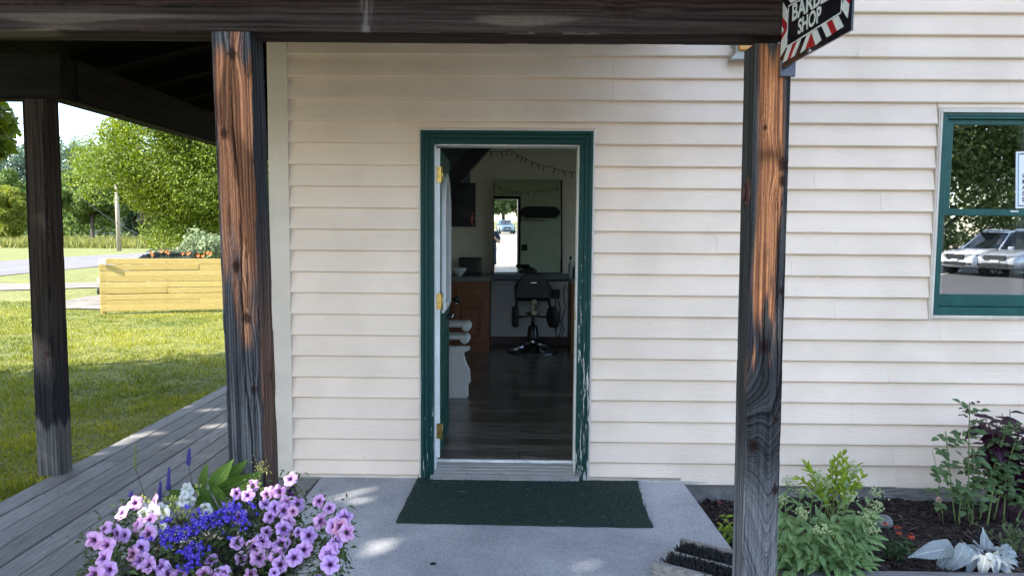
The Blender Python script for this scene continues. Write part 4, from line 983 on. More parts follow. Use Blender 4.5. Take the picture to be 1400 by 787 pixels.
# trees across the road
def far_tree(name, label, cat, px, top, bot, wpx, D, mat, leaves, size, seed, group=None, n=26, tr=.25, low=.12, **k):
    b = back_from(px, bot, D, LZ); zt = pz(px, top, D); r = wpx/2/FPX*D*1.02; zc0 = LZ+(zt-LZ)*low
    return tree(name, label, cat, b, (b.x, b.y, (zt+zc0)/2), (r, r, (zt-zc0)/2), mat, n, leaves, size, tr, seed, .30, group, **k)
far_tree('round_tree', 'round mid green tree standing left of the utility pole', 'tree', 128, 229, 333, 92, 92, M_MID, 52000, .22, 21, low=.10)
far_tree('bushy_tree', 'yellow green bushy tree at the left edge beyond the road', 'tree', 8, 246, 335, 62, 95, M_OLIVE, 36000, .22, 22, low=.04)
far_tree('tall_tree', 'pale green tree rising behind the far left post', 'tree', 14, 222, 333, 46, 130, M_MID, 20000, .36, 23)
far_tree('bare_pine', 'dry brown pine with a dark bare trunk right of the utility pole', 'tree', 205, 246, 330, 42, 90, M_DEAD, 2600, .38, 24, tr=.42, low=.25, limbs=16, bark=grain('dark_pine_bark', (.02, .017, .015), (.05, .042, .036), 6, rough=.95))
far_tree('small_tree', 'small olive tree under the big maple', 'tree', 246, 285, 333, 44, 84, M_OLIVE, 14000, .2, 25, low=.06)
far_tree('conifer_tree', 'dark conifer between the round tree and the dry pine', 'tree', 184, 262, 330, 34, 112, M_CONIF, 14000, .3, 26, low=.02, shape=None)
far_tree('young_tree', 'light green young tree showing above the round tree', 'tree', 96, 228, 330, 22, 150, M_MID, 10000, .4, 27, low=.02)
far_tree('leaning_tree', 'pale tree behind the dry pine in the gap under the maple', 'tree', 222, 252, 330, 46, 125, M_MID, 18000, .33, 28, low=.02)
# wooded hill
def hill():
    xs = np.linspace(-420, 160, 60); ys = np.linspace(150, 520, 40); X, Y = np.meshgrid(xs, ys, indexing='ij')
    Z = LZ-1+27*sstep(150, 330, Y)*(.75+.35*sstep(-60, -260, X))*(.85+.3*vn(X*.012, Y*.012, 5))
    idx = np.arange(X.size).reshape(X.shape); q = np.stack([idx[:-1, :-1], idx[1:, :-1], idx[1:, 1:], idx[:-1, 1:]], -1).reshape(-1, 4)
    link('hill', np_mesh('hill', np.stack([X, Y, Z], -1).reshape(-1, 3), q, grain('hill_ground', (.03, .05, .025), (.06, .08, .03), .1), None, True), kind='structure')
    r = np.random.default_rng(6); n = 520; tx = r.uniform(-330, 40, n); ty = r.uniform(158, 330, n)
    tz = LZ-1+27*sstep(150, 330, ty)*(.75+.35*sstep(-60, -260, tx))*(.85+.3*vn(tx*.012, ty*.012, 5))
    cs = []; ra = []
    for x_, y_, z_ in zip(tx, ty, tz):
        h = r.uniform(8, 15); w = r.uniform(3, 5.5)
        for k in range(3): cs.append((x_+r.normal(0, w*.35), y_+r.normal(0, w*.35), z_+h*(.45+.22*k))); ra.append((w*(1-.2*k), w*(1-.2*k), h*.28))
    V, F_, c = leaf_cloud(cs, ra, [260]*len(cs), .85, 9)
    link('hill_wood', np_mesh('hill_wood', V, F_, M_BLUEG, c), kind='stuff')
hill()
# hedge line at the foot of the hill fills the gaps
cs = []; ra = []; r_ = random.Random(3)
for i in range(60):
    p = back_from(-60+i*7.5, 330, 150+r_.uniform(-12, 14)); cs.append((p.x, p.y, r_.uniform(1.5, 6))); ra.append((4.5, 4, 4.2))
V, F_, c = leaf_cloud(cs, ra, [230]*len(cs), .8, 19); link('undergrowth', np_mesh('undergrowth', V, F_, M_MID, c), kind='stuff')
# trees behind the car park, seen in the window and in the mirror
for i, (x_, y_, h, w, mt) in enumerate(((15, -31, 11, 4.6, M_DKLEAF), (21, -33, 13, 5.4, M_DKLEAF), (27.5, -34, 10.5, 5.0, M_MID), (34, -38, 14, 6.5, M_DKLEAF), (42, -42, 11, 5, M_MID), (6, -92, 13, 8, M_DKLEAF), (17, -94, 14, 8, M_DKLEAF), (-5, -95, 12, 8, M_MID))):
    lb = ['leafy dark tree behind the parked cars mirrored at the left of the window', 'tall dark tree mirrored in the middle of the upper pane', 'lower green tree mirrored under a gap of sky in the window', 'tall broad tree mirrored behind the silver car', 'green tree mirrored at the right end of the window', 'dark tree standing behind the blue car in the mirror', 'dark tree right of the blue car in the mirror', 'lighter tree left of the blue car in the mirror'][i]
    tree('park_tree', lb, 'tree', (x_, y_, LZ), (x_, y_, h*(.56 if i > 4 else .50)), (w, w, h*(.46 if i > 4 else .50)), mt, 40, 22000, .24 if y_ > -60 else .9, .3, 40+i, .32, 'trees behind the car park', trunk_to=.5)
cs = []; ra = []; r_ = random.Random(13)
for i in range(46):
    cs.append((6+i*.9, -29.0-.09*i+r_.uniform(-.3, .3), LZ+r_.uniform(.9, 2.3))); ra.append((.9, .8, 1.0))
V, F_, c = leaf_cloud(cs, ra, [520]*len(cs), .16, 29); hg = empty('hedge', (24, -30, LZ), 'dark hedge behind the parked cars, mirrored in the window', 'hedge'); link('foliage', np_mesh('foliage', V, F_, M_DKLEAF, c), hg)
# utility pole with wires
pb_ = G(163, 343, LZ); pd = pb_.y
pole = empty('utility_pole', pb_, 'grey wooden utility pole standing across the road', 'pole')
pt_ = W(157.5, 226, pd)
MB().tube([(pb_.x, pb_.y, LZ), (pt_.x, pd, pt_.z)], [.17, .12], 10).obj('shaft', grain('pole_wood', (.26, .22, .18), (.38, .33, .27), 4, (4, 4, .5), .9, .3), pole)
mb = MB().box(pt_.x-.9, pt_.x+.9, pd-.17, pd-.09, pt_.z-.5, pt_.z-.38)
for o_ in (-.8, -.3, .3, .8): mb.tube([(pt_.x+o_, pd-.13, pt_.z-.38), (pt_.x+o_, pd-.13, pt_.z-.2)], .05, 6)
mb.obj('crossarm', M_BARK, pole)
M_WIRE = plain('wire', (.10, .10, .11), .5)
def wire(p, q, sag, label, r=.02, seg=14):
    p, q = Vector(p), Vector(q); pts = [p.lerp(q, i/seg)-Vector((0, 0, sag*4*(i/seg)*(1-i/seg))) for i in range(seg+1)]
    MB().tube(pts, r, 5).obj('wire', M_WIRE, None, label=label, cat='wire')
wire(W(30, 168, 40), W(150, 212, pd), .6, 'upper wire crossing the sky between the far left post and the maple', .022)
wire(W(-20, 190, 46), W(330, 199, pd+6), .3, 'level wire crossing the sky in front of the maple crown', .018)
wire(W(95, 256, 46), W(195, 322, pd-2), .35, 'thin guy wire slanting down across the round green tree', .02)
# ------------------------------------------------------------------ fence
f0, f1 = G(137.5, 430, LZ), G(378, 424.5, LZ); zt0, zt1 = W(137.5, 353.5, f0.y).z, W(378, 349, f1.y).z
fence = empty('wooden_fence', (f0.x, f0.y, LZ), 'new yellow wooden fence of horizontal boards on the lawn', 'fence')
M_PINE = [grain('new_pine_%d' % i, a, b_, 5, (.6, 5, 12), .7, .15, .002, 6) for i, (a, b_) in enumerate((((.42, .30, .09), (.50, .375, .135)), ((.45, .33, .105), (.53, .405, .155)), ((.39, .28, .08), (.47, .35, .12))))]
fx = (f1-f0); fx.z = 0; FL = 7.6; fd = fx.normalized(); fyaw = math.atan2(fd.y, fd.x); FM = Matrix.Translation((f0.x, f0.y, LZ)) @ Matrix.Rotation(fyaw, 4, 'Z')
fb_, fh = .055, zt0-LZ; nbd = 9; bh = (fh-fb_)/nbd; rf = random.Random(2)
for i in range(nbd):
    sp_ = [0, 2.44, 4.88, FL] if i % 2 == 0 else [0, 1.22+.6*(i % 3), 3.66+.3*(i % 3), 6.1, FL]
    for j in range(len(sp_)-1):
        dz0, dz1 = rf.uniform(-.007, .007), rf.uniform(-.007, .007); z0_ = fb_+i*bh+.004; z1_ = fb_+(i+1)*bh-.003; dy = rf.uniform(-.004, .004)
        mbx = MB().box(sp_[j]+.002, sp_[j+1]-.002, dy-.022, dy, z0_, z1_, .003)
        for k, v_ in enumerate(mbx.v):
            t_ = (v_[0]-sp_[j])/(sp_[j+1]-sp_[j]); mbx.v[k] = (v_[0], v_[1], v_[2]+dz0*(1-t_)+dz1*t_+(zt1-zt0)*v_[0]/3.4*.0)
        mbx.xf(FM); mbx.obj('board', rf.choice(M_PINE), fence)
for x_ in (.05, 2.44, 4.88, FL-.05):
    mbx = MB().box(x_-.045, x_+.045, .006, .096, -.1, fh-.02, .004); mbx.xf(FM); mbx.obj('post', M_PINE[2], fence)
mbx = MB()
for i in range(nbd):
    for x_ in (.04, .08, 1.2, 2.42, 2.47, 3.64, 4.86, 4.91, 6.1): mbx.ball((x_, -.027, fb_+(i+.5)*bh+((x_*37) % 1-.5)*.04), .007, 6, 4)
mbx.xf(FM); mbx.obj('knot', plain('pine_knot', (.20, .11, .04), .7), fence, kind='stuff')
fs = empty('fence_sign', (f0.x+.05, f0.y-.03, .8), 'small white square sign with blue round arrow on the fence corner', 'sign')
p0, p1 = W(135.5, 361, f0.y-.05), W(144.5, 353.8, f0.y-.05)
MB().box(p0.x, p1.x, f0.y-.05, f0.y-.042, p0.z, p1.z, .001).obj('plate', plain('sign_plate_white', (.74, .76, .78), .4), fs)
mb = MB(); cx_, cz_ = (p0.x+p1.x)/2, (p0.z+p1.z)/2
pts = [(cx_+.030*math.cos(t), f0.y-.052, cz_+.024*math.sin(t)) for t in np.linspace(.6, 5.9, 16)]; mb.tube(pts, .006, 5); mb.obj('mark', plain('sign_blue', (.03, .17, .32), .4), fs)
# roof of a dark car and orange lilies behind the fence
# ------------------------------------------------------------------ cars
M_TYRE = plain('tyre', (.015, .015, .016), .85); M_RIM = plain('rim', (.30, .31, .32), .35, .9); M_CGLASS = plain('car_glass', (.012, .014, .016), .06, 0, .6, .5)
M_LAMP = plain('lamp_glass', (.30, .32, .34), .12, .2, .8, .6); M_GRILLE = plain('grille_black', (.015, .015, .017), .4); M_PLATE = plain('plate_white', (.6, .62, .65), .5)
M_TAIL = plain('tail_red', (.22, .01, .01), .2)
def paint(name, c, metal=.2): return plain(name, c, .28, metal, .6, .7)
def suv(name, label, loc, yaw, body_m, L=4.75, Wd=1.94, H=1.74, group='cars in the car park', zs=1.0):
    """a sport utility car, local +x forward"""
    M_ = Matrix.Translation(loc) @ Matrix.Rotation(yaw, 4, 'Z') @ Matrix.Diagonal((1, 1, zs, 1))
    root = link(name, None, None, M_, label=label, cat='car', group=group)
    def O(mbx, nm, mats, parent=root): mbx.xf(M_); return mbx.obj(nm, mats, parent)
    hw = Wd/2; mb = MB()
    st = [(-.5*L, .80, .42, .95), (-.49*L, .88, .34, 1.02), (-.40*L, .97, .26, 1.05), (-.1*L, 1.0, .24, 1.03), (.12*L, 1.0, .24, 1.02), (.22*L, .99, .25, 1.06), (.36*L, .97, .26, 1.01), (.455*L, .90, .28, .93), (.49*L, .80, .36, .80), (.5*L, .74, .44, .66)]
    n = 0; rings = []
    for x, k, zb, zt in st:
        w = hw*k; h = zt-zb
        half = [(0, zb), (w*.82, zb), (w*.96, zb+.08*h), (w, zb+.36*h), (w*.985, zb+.66*h), (w*.93, zb+.9*h), (w*.84, zt-.005), (w*.5, zt+.018), (0, zt+.025)]
        rings.append([(x, a, b) for a, b in half]+[(x, -a, b) for a, b in half[-2:0:-1]])
    m = len(rings[0]); vs = [p for r in rings for p in r]; fs = [(i*m+k, (i+1)*m+k, (i+1)*m+(k+1) % m, i*m+(k+1) % m) for i in range(len(rings)-1) for k in range(m)]
    mb.add(vs, fs, 0, True); mb.f.append(list(range(m))); mb.m.append(0); mb.sm.append(True); mb.f.append(list(range((len(rings)-1)*m, len(rings)*m))[::-1]); mb.m.append(0); mb.sm.append(True)
    bo = O(mb, 'body', body_m); bo.modifiers.new('smooth', 'SUBSURF').levels = 1; bo.modifiers[-1].render_levels = 2
    # glasshouse in dark glass, roof and pillars in paint
    sec = [(-.47*L, 1.03, .86, -.43*L, 1.58, .66), (-.30*L, 1.03, .90, -.30*L, H-.05, .72), (0, 1.03, .91, .0, H-.02, .73), (.10*L, 1.04, .90, .04*L, H-.05, .70), (.235*L, 1.05, .84, .075*L, H-.09, .66)]
    mb = MB(); vs = []
    for xb, zb, kb, xt, zt, kt in sec: vs += [(xb, hw*kb, zb-.04), (xt, hw*kt, zt), (xt, -hw*kt, zt), (xb, -hw*kb, zb-.04)]
    fs = []
    for i in range(len(sec)-1):
        for k in range(3): fs.append((i*4+k, (i+1)*4+k, (i+1)*4+k+1, i*4+k+1))
    fs += [(0, 1, 2, 3), tuple(len(vs)-4+k for k in (3, 2, 1, 0))]; mb.add(vs, fs, 0, True); O(mb, 'windows', M_CGLASS)
    mb = MB(); vs = []
    for xb, zb, kb, xt, zt, kt in sec: vs += [(xt, hw*kt+.012, zt-.035), (xt, hw*kt*.9, zt+.03), (xt, 0, zt+.045), (xt, -hw*kt*.9, zt+.03), (xt, -hw*kt-.012, zt-.035)]
    mb.add(vs, [(i*5+k, (i+1)*5+k, (i+1)*5+k+1, i*5+k+1) for i in range(len(sec)-1) for k in range(4)], 0, True)
    for s in (-1, 1):
        for i, r_ in ((0, .07), (1, .04), (2, .03), (4, .035)):
            xb, zb, kb, xt, zt, kt = sec[i]; mb.tube([(xb, s*(hw*kb+.004), zb-.03), (xt, s*(hw*kt+.006), zt-.02)], r_, 6)
        mb.tube([(-.40*L, s*hw*.66, H+.02), (-.2*L, s*hw*.67, H+.06), (.0, s*hw*.67, H+.06), (.05*L, s*hw*.66, H+.0)], .02, 6)
    O(mb, 'roof', body_m)
    for x in (-.30*L, .325*L):
        for s in (-1, 1):
            w = link('wheel', MB().lathe([(.24, -.12), (.35, -.115), (.375, -.08), (.375, .08), (.35, .115), (.24, .12)], (0, 0, 0), 24, axis='y').xf(M_ @ Matrix.Translation((x, s*(hw-.11), .375))).mesh('wheel', M_TYRE), root)
            mb = MB().lathe([(.25, 0), (.235, .012)], (0, 0, 0), 20, axis='y', mat=1)
            for k in range(5):
                a = k*2*math.pi/5; mb.tube([(0, .02, 0), (.235*math.cos(a), .03, .235*math.sin(a))], [.05, .03], 6)
            mb.lathe([(.25, .03), (.232, .035), (.228, .0)], (0, 0, 0), 20, axis='y')
            mb.xf(Matrix.Translation((x, s*(hw+.0), .375)) @ (Matrix.Identity(4) if s > 0 else Matrix.Rotation(math.pi, 4, 'Z')))
            mb.xf(M_); mb.obj('rim', [M_RIM, M_GRILLE], w)
            mb = MB(); pts = [(x+.43*math.cos(t), s*(hw-.005), .375+.43*math.sin(t)) for t in np.linspace(-.25, math.pi+.25, 14)]; mb.tube(pts, .045, 6); O(mb, 'wheel_arch', M_GRILLE)
    fx_ = .5*L
    mb = MB().box(fx_-.06, fx_+.015, -.42, .42, .62, .84, .03, 0)
    for i in range(4): mb.box(fx_+.0155, fx_+.03, -.40, .40, .645+i*.05, .665+i*.05, .004, 1)
    O(mb, 'grille', [M_GRILLE, plain('grille_bar', (.12, .12, .125), .3, .8)])
    for s in (-1, 1):
        mb = MB(); mb.prism([(fx_-.0, .44*s), (fx_-.045, .62*s), (fx_-.20, .82*s), (fx_-.30, .80*s), (fx_-.16, .44*s)], 'z', .68, .84); O(mb, 'headlight', M_LAMP)
        O(MB().box(-.5*L-.02, -.47*L, s*.62, s*.86, .78, 1.05, .02), 'tail_light', M_TAIL)
        mb = MB().box(.135*L, .17*L, s*(hw-.02), s*(hw+.20), 1.02, 1.16, .03); O(mb, 'wing_mirror', body_m)
        O(MB().box(fx_-.05, fx_-.005, s*.50, s*.72, .42, .52, .02), 'fog_light', M_GRILLE)
    O(MB().box(fx_-.02, fx_+.02, -.5, .5, .40, .54, .02), 'air_intake', M_GRILLE)
    O(MB().box(fx_+.02, fx_+.032, -.16, .16, .56, .66, .004), 'number_plate', M_PLATE)
    return root
LOTZ = LZ+.107
# the window mirrors y = .05: a car seen at pixel px lies on the mirrored ray
def mirrored(px, py, z, plane=.048):
    d = ray(px, py); C = np.array([CC[0], 2*plane-CC[1], CC[2]]); d = np.array([d[0], -d[1], d[2]]); return Vector(C+d*((z-C[2])/d[2]))
w0, s0 = mirrored(1303, 376, LOTZ), mirrored(1358, 379, LOTZ)
suv('parked_car', 'white sport utility car mirrored at the left of the window', (w0.x+2.3, w0.y-.75, LOTZ), rad(162), paint('white_car_paint', (.72, .73, .74), 0))
suv('parked_car', 'silver sport utility car nearest in the window reflection', (s0.x+2.2, s0.y-1.0, LOTZ), rad(155), paint('silver_car_paint', (.42, .44, .47), .5), 4.9, 1.98, 1.78)
mb = MB()
for k in range(5):
    c_ = Vector((w0.x-2.6+3.1*k, w0.y-1.0-.25*k, 0)); d = Vector((math.cos(rad(130)), math.sin(rad(130)), 0)); nn = Vector((-d.y, d.x, 0))*.06
    a, b_ = c_+d*3.0, c_-d*3.2; mb.add([(a.x-nn.x, a.y-nn.y, LOTZ+.005), (b_.x-nn.x, b_.y-nn.y, LOTZ+.005), (b_.x+nn.x, b_.y+nn.y, LOTZ+.005), (a.x+nn.x, a.y+nn.y, LOTZ+.005)], [(0, 1, 2, 3)])
mb.obj('parking_line', M_LINE, None, kind='structure')
# dark car whose roof shows over the fence
cr_ = back_from(237, 350, 20.6)
suv('dark_car', 'dark car whose roof shows above the wooden fence', (cr_.x, cr_.y, LZ), rad(268), paint('dark_blue_paint', (.03, .035, .045), .3), 4.2, 1.72, 1.62, group=None, zs=.69)
# orange lilies behind the fence
r_ = random.Random(5); lily = empty('orange_lilies', tuple(back_from(235, 350, 16.6)), 'row of orange lilies flowering behind the wooden fence', 'flowers')
mb = MB(); ml = MB()
for i in range(16):
    px = 203+r_.random()*86; t = (px-203)/86; py = 350-r_.random()*5-(2 if .1 < t < .6 else 0); p = W(px, py, 12.2+r_.uniform(-.3, .3)); a0 = r_.random()*6
    for k in range(5):
        a = a0+k*1.257; dx, dz = math.cos(a), math.sin(a)
        mb.add([p, p+Vector((dx*.03-.012*dz, -.02, dz*.03+.012*dx)), p+Vector((dx*.045, -.02, dz*.04)), p+Vector((dx*.03+.012*dz, -.02, dz*.03-.012*dx))], [(0, 1, 2, 3)])
    ml.tube([p-Vector((r_.uniform(-.05, .05), 0, p.z-LZ)), p], .005, 4)
    for k in range(2):
        b_ = Vector((p.x+r_.uniform(-.1, .1), p.y, LZ)); ml.add([b_, b_+Vector((.03, 0, .5)), b_+Vector((r_.uniform(-.25, .25), 0, .8)), b_+Vector((-.03, 0, .5))], [(0, 1, 2, 3)])
mb.obj('blossoms', plain('lily_orange', (.62, .16, .02), .6), lily, fix=False, kind='stuff'); ml.obj('stems', M_MID, lily, fix=False, kind='stuff')
# white roadside board seen in the slit between post and wall
q0, q1 = W(369, 352, 16), W(374.5, 331, 16)
sb_ = empty('roadside_board', (q0.x, 16, LZ), 'narrow white board with orange spot beyond the fence beside the wall corner', 'sign')
MB().box(q0.x-.05, q1.x+.35, 16, 16.03, .6, q1.z, .003).obj('board', plain('board_white', (.72, .73, .74), .5), sb_)
MB().box(q0.x, q0.x+.04, 16.03, 16.08, LZ, .6).obj('leg', M_BARK, sb_)
mb = MB(); mb.lathe([(.035, -.006), (.035, 0)], ((q0.x+q1.x)/2, 16, (q0.z+q1.z)/2+.05), 14, axis='y'); mb.obj('spot', plain('board_orange', (.7, .3, .04), .5), sb_)
# ------------------------------------------------------------------ the room behind the door
FZ = .03
def floor_mat():
    m, n, l, b = nmat('dark_plank_floor')
    t = n.new('ShaderNodeTexCoord'); mp = n.new('ShaderNodeMapping'); mp.inputs['Scale'].default_value = (1, 1, 1)
    br = n.new('ShaderNodeTexBrick'); br.inputs['Scale'].default_value = 1.0; br.inputs['Brick Width'].default_value = 1.2; br.inputs['Row Height'].default_value = .15; br.inputs['Mortar Size'].default_value = .0025
    br.inputs['Color1'].default_value = (.070, .058, .050, 1); br.inputs['Color2'].default_value = (.18, .15, .13, 1); br.inputs['Mortar'].default_value = (.008, .008, .008, 1)
    m2 = n.new('ShaderNodeMapping'); m2.inputs['Scale'].default_value = (1.3, 22, 1); no = n.new('ShaderNodeTexNoise'); no.inputs['Scale'].default_value = 2.5; no.inputs['Detail'].default_value = 8
    mr = n.new('ShaderNodeMapRange'); mr.inputs[1].default_value = .3; mr.inputs[2].default_value = .7; mr.inputs[3].default_value = .35; mr.inputs[4].default_value = 1.7
    hv = n.new('ShaderNodeHueSaturation')
    l.new(t.outputs['Object'], mp.inputs[0]); l.new(mp.outputs[0], br.inputs['Vector']); l.new(t.outputs['Object'], m2.inputs[0]); l.new(m2.outputs[0], no.inputs['Vector']); l.new(no.outputs['Fac'], mr.inputs[0])
    l.new(br.outputs['Color'], hv.inputs['Color']); l.new(mr.outputs[0], hv.inputs['Value']); l.new(hv.outputs[0], b.inputs['Base Color'])
    b.inputs['Roughness'].default_value = .22; b.inputs['Specular IOR Level'].default_value = .45
    bp = n.new('ShaderNodeBump'); bp.inputs['Strength'].default_value = .25; bp.inputs['Distance'].default_value = .003; l.new(no.outputs['Fac'], bp.inputs['Height']); l.new(bp.outputs[0], b.inputs['Normal'])
    return m
MB().box(BX0+.14, BX1-.14, WT+.013, RB, -.25, FZ).obj('interior_floor', floor_mat(), None, kind='structure')
MB().box(BX0+.141, BX1-.141, RB-.018, RB-.001, FZ, FZ+.11, .003).obj('baseboard', M_BASEB, bld)
# pale lower wall under the counter
MB().box(W(671, 400, RB).x, W(778, 400, RB).x, RB-.012, RB-.0005, FZ+.11, W(700, 383, RB).z).obj('wainscot', M_WAINS, bld)
def pbox(mbx, a, b, Y0, Y1, c=.003, mat=0):
    p, q = W(a[0], a[1], Y0), W(b[0], b[1], Y0); mbx.box(p.x, q.x, Y0, Y1, p.z, q.z, c, mat); return mbx
# sloping dark beam and blue panel beyond it at the left
MB().box(BX0+.15, W(640, 215, 4.6).x, RB-.02, RB-.0006, 1.9, 2.75).obj('wall_panel', M_BLUEW, bld)
p, q = W(668, 192, 4.6), W(603, 262, 4.6); beam_between(p, q, .18, .17, 'brace', plain('brace_dark', (.018, .018, .026), .6), bld)
# left base cabinet with counter top
M_CHERRY = grain('cherry_wood', (.16, .052, .018), (.26, .09, .032), 5, (6, 6, .9), .4, .1, .002)
M_CTOP = grain('counter_grey', (.13, .14, .14), (.19, .20, .20), 30, rough=.4, bump=.02)
cabY = 4.42
cab = empty('base_cabinet', (W(640, 470, cabY).x, cabY, FZ), 'reddish wooden cabinet with one drawer above a panelled door', 'cabinet')
a, b_ = W(560, 384, cabY), W(668.5, 470, cabY)
MB().box(a.x, b_.x, cabY+.0005, RB-.02, FZ, a.z, .002).obj('carcass', M_CHERRY, cab)
x0, x1 = W(622, 0, cabY).x, W(665, 0, cabY).x
mb = MB(); z0, z1 = W(640, 409, cabY).z, W(640, 389, cabY).z; mb.box(x0, x1, cabY-.02, cabY, z0, z1, .006); mb.box(x0+.035, x1-.035, cabY-.034, cabY-.0201, z0+.035, z1-.035, .010); mb.obj('drawer', M_CHERRY, cab)
mb = MB(); z0, z1 = W(640, 467, cabY).z, W(640, 412, cabY).z; frame(mb, x0, x1, z0, z1, .055, cabY-.03, cabY, .006); mb.box(x0+.056, x1-.056, cabY-.010, cabY-.001, z0+.056, z1-.056); mb.box(x0+.085, x1-.085, cabY-.028, cabY-.0101, z0+.085, z1-.085, .014); cd_ = mb.obj('cabinet_door', M_CHERRY, cab)
MB().ball((x0+.03, cabY-.035, z1-.02), .016, 10, 8).obj('knob', M_CHROME, cd_)
MB().box(a.x, W(672, 380, cabY).x, cabY-.03, RB-.02, a.z+.001, W(640, 379.5, cabY).z+.012, .006).obj('counter_top', M_CTOP, cab)
ctz = W(640, 379.5, cabY).z+.012
# shelf under the mirror
sh = empty('shelf', (W(728, 380, 4.7).x, 4.85, .9), 'narrow slate shelf running under the mirror', 'shelf')
pbox(MB(), (673, 374.5), (781, 383), 4.70, RB-.02, .005).obj('board', grain('shelf_slate', (.07, .10, .12), (.11, .14, .16), 4, rough=.45), sh)
MB().box(W(676, 384, 4.75).x, W(778, 384, 4.75).x, 4.90, RB-.013, W(700, 384, 4.75).z-.06, W(700, 384, 4.75).z-.005, .003).obj('rail', M_WAINS, sh)
# box and bowl on the cabinet
bxo = empty('black_box', (W(640, 380, 4.7).x, 4.75, ctz), 'plain black box standing on the left counter', 'box')
p, q = W(627, 352, 4.72), W(658, 379, 4.72); MB().box(p.x, q.x, 4.72, 4.92, ctz+.001, p.z, .008).obj('case', M_BLACK, bxo); MB().box(p.x+.02, q.x-.02, 4.712, 4.7195, ctz+.03, p.z-.03, .004).obj('front_panel', plain('panel_black', (.02, .02, .022), .25), bxo)
p = W(630, 378, 4.55); bl_o = empty('bowl', (p.x, 4.55, ctz), 'white footed bowl on the left counter before the black box', 'bowl')
MB().lathe([(.035, .001), (.03, .012), (.05, .03), (.085, .07), (.095, .10), (.088, .10), (.06, .045), (0, .03)], (p.x-.02, 4.55, ctz), 24).obj('dish', plain('ceramic', (.55, .58, .58), .25), bl_o)
# dark poster with a pink swirl
pt = empty('picture', (W(634, 280, 4.97).x, 4.97, 2.0), 'dark poster with a small pink curl on the back wall', 'picture')
p, q = W(612, 250, 4.97), W(650, 310, 4.97); MB().box(p.x, q.x, 4.97, 4.985, q.z, p.z, .002).obj('sheet', grain('poster_dark', (.006, .008, .018), (.04, .045, .07), 5, rough=.35, lo=.45, hi=.75), pt)
mb = MB(); c_ = W(646.3, 300, 4.968); pts = [(c_.x+.020-.035*math.sin(t), 4.967, c_.z+.09*math.cos(t)*(1 if t < 1.5 else .9)) for t in np.linspace(.1, 2.9, 12)]
mb.tube(pts, [.006+.012*math.sin(math.pi*i/11) for i in range(12)], 6); mb.ball((c_.x+.015, 4.967, c_.z+.02), (.012, .003, .016), 8, 6); mb.obj('swirl', plain('salmon', (.48, .15, .11), .5), pt)
# mirror, hung slightly askew, and what it mirrors on the front wall
MN = Vector((.0446, -1, -.0082)).normalized(); MC = W(721.5, 311, 4.93)
def mir_hit(px, py, gap=0.0):
    d = Vector(ray(px, py)); C_ = Vector(CC); t = (MC+MN*gap-C_).dot(MN)/d.dot(MN); return C_+d*t, d
def mir_to(px, py, Y):
    h, d = mir_hit(px, py); r = d-2*d.dot(MN)*MN; t = (Y-h.y)/r.y; return h+r*t
mr_ = empty('wall_mirror', tuple(MC), 'large frameless wall mirror reflecting the open doorway and a parked car', 'mirror')
cr4 = [mir_hit(*p)[0] for p in ((675, 374), (768, 373.5), (767.5, 246), (675.5, 245))]
mm, n_, l_, b_ = nmat('mirror_glass'); b_.inputs['Base Color'].default_value = (.80, .84, .80, 1); b_.inputs['Metallic'].default_value = 1; b_.inputs['Roughness'].default_value = .01
vs = [p for p in cr4]+[p-MN*.006 for p in cr4]
MB().add(vs, [(0, 1, 2, 3), (7, 6, 5, 4), (0, 4, 5, 1), (1, 5, 6, 2), (2, 6, 7, 3), (3, 7, 4, 0)]).obj('glass', mm, mr_)
mb = MB(); N0 = -MN
def strip(p, q, w, o): mb.tube([p+MN*o, q+MN*o], w, 6)
strip(cr4[0], cr4[1], .012, .0); strip(cr4[1], cr4[2], .012, 0.); strip(cr4[3], cr4[0], .005, 0.); mb.obj('edge', plain('mirror_edge', (.02, .022, .024), .4), mr_)
mb = MB()
for a, b_ in ((cr4[2], cr4[3]),): mb.tube([b_+MN*.002, b_.lerp(a, .30)+MN*.002], .006, 6)
mb.obj('top_clip', M_CHROME, mr_)
for i, c_ in enumerate(cr4): mb = MB().ball(c_+MN*.004, .012, 8, 6); mb.obj('clip', M_CHROME, mr_)
MB().box(-1.385, jx0-.02, WT+.0005, WT+.02, FZ+.001, FZ+.1).obj('baseboard', M_BASEB, bld)
MB().box(jx1+.02, BX1-.142, WT+.0005, WT+.02, FZ+.001, FZ+.1).obj('baseboard', M_BASEB, bld)
yb_ = WT+.03
l0, l1 = mir_to(711, 290, yb_), mir_to(766.5, 290, yb_); hz = abs(mir_to(738, 282, yb_).z-mir_to(738, 298, yb_).z)/2
lb = empty('longboard', tuple((l0+l1)/2), 'dark skateboard deck hung on the inner front wall, seen in the mirror', 'skateboard')
xa, xb = min(l0.x, l1.x), max(l0.x, l1.x); cz = l0.z; pts = []
for i in range(24):
    t = i/23; w = hz*min(1, 2.6*math.sqrt(max(0.0, t*(1-t)*1.2)))*(1 if .12 < t < .88 else .95); pts.append((xa+(xb-xa)*t, cz+w))
pts2 = [(x, 2*cz-z) for x, z in pts[::-1]]; MB().prism(pts+pts2, 'y', WT+.02, WT+.035).obj('deck', M_BLACK, lb)
mb = MB()
for x in (xa+.2*(xb-xa), xb-.2*(xb-xa)): mb.box(x-.03, x+.03, WT+.0005, WT+.0195, cz-.04, cz+.04, .003)
mb.obj('wall_mount', M_DARKMETAL, lb)
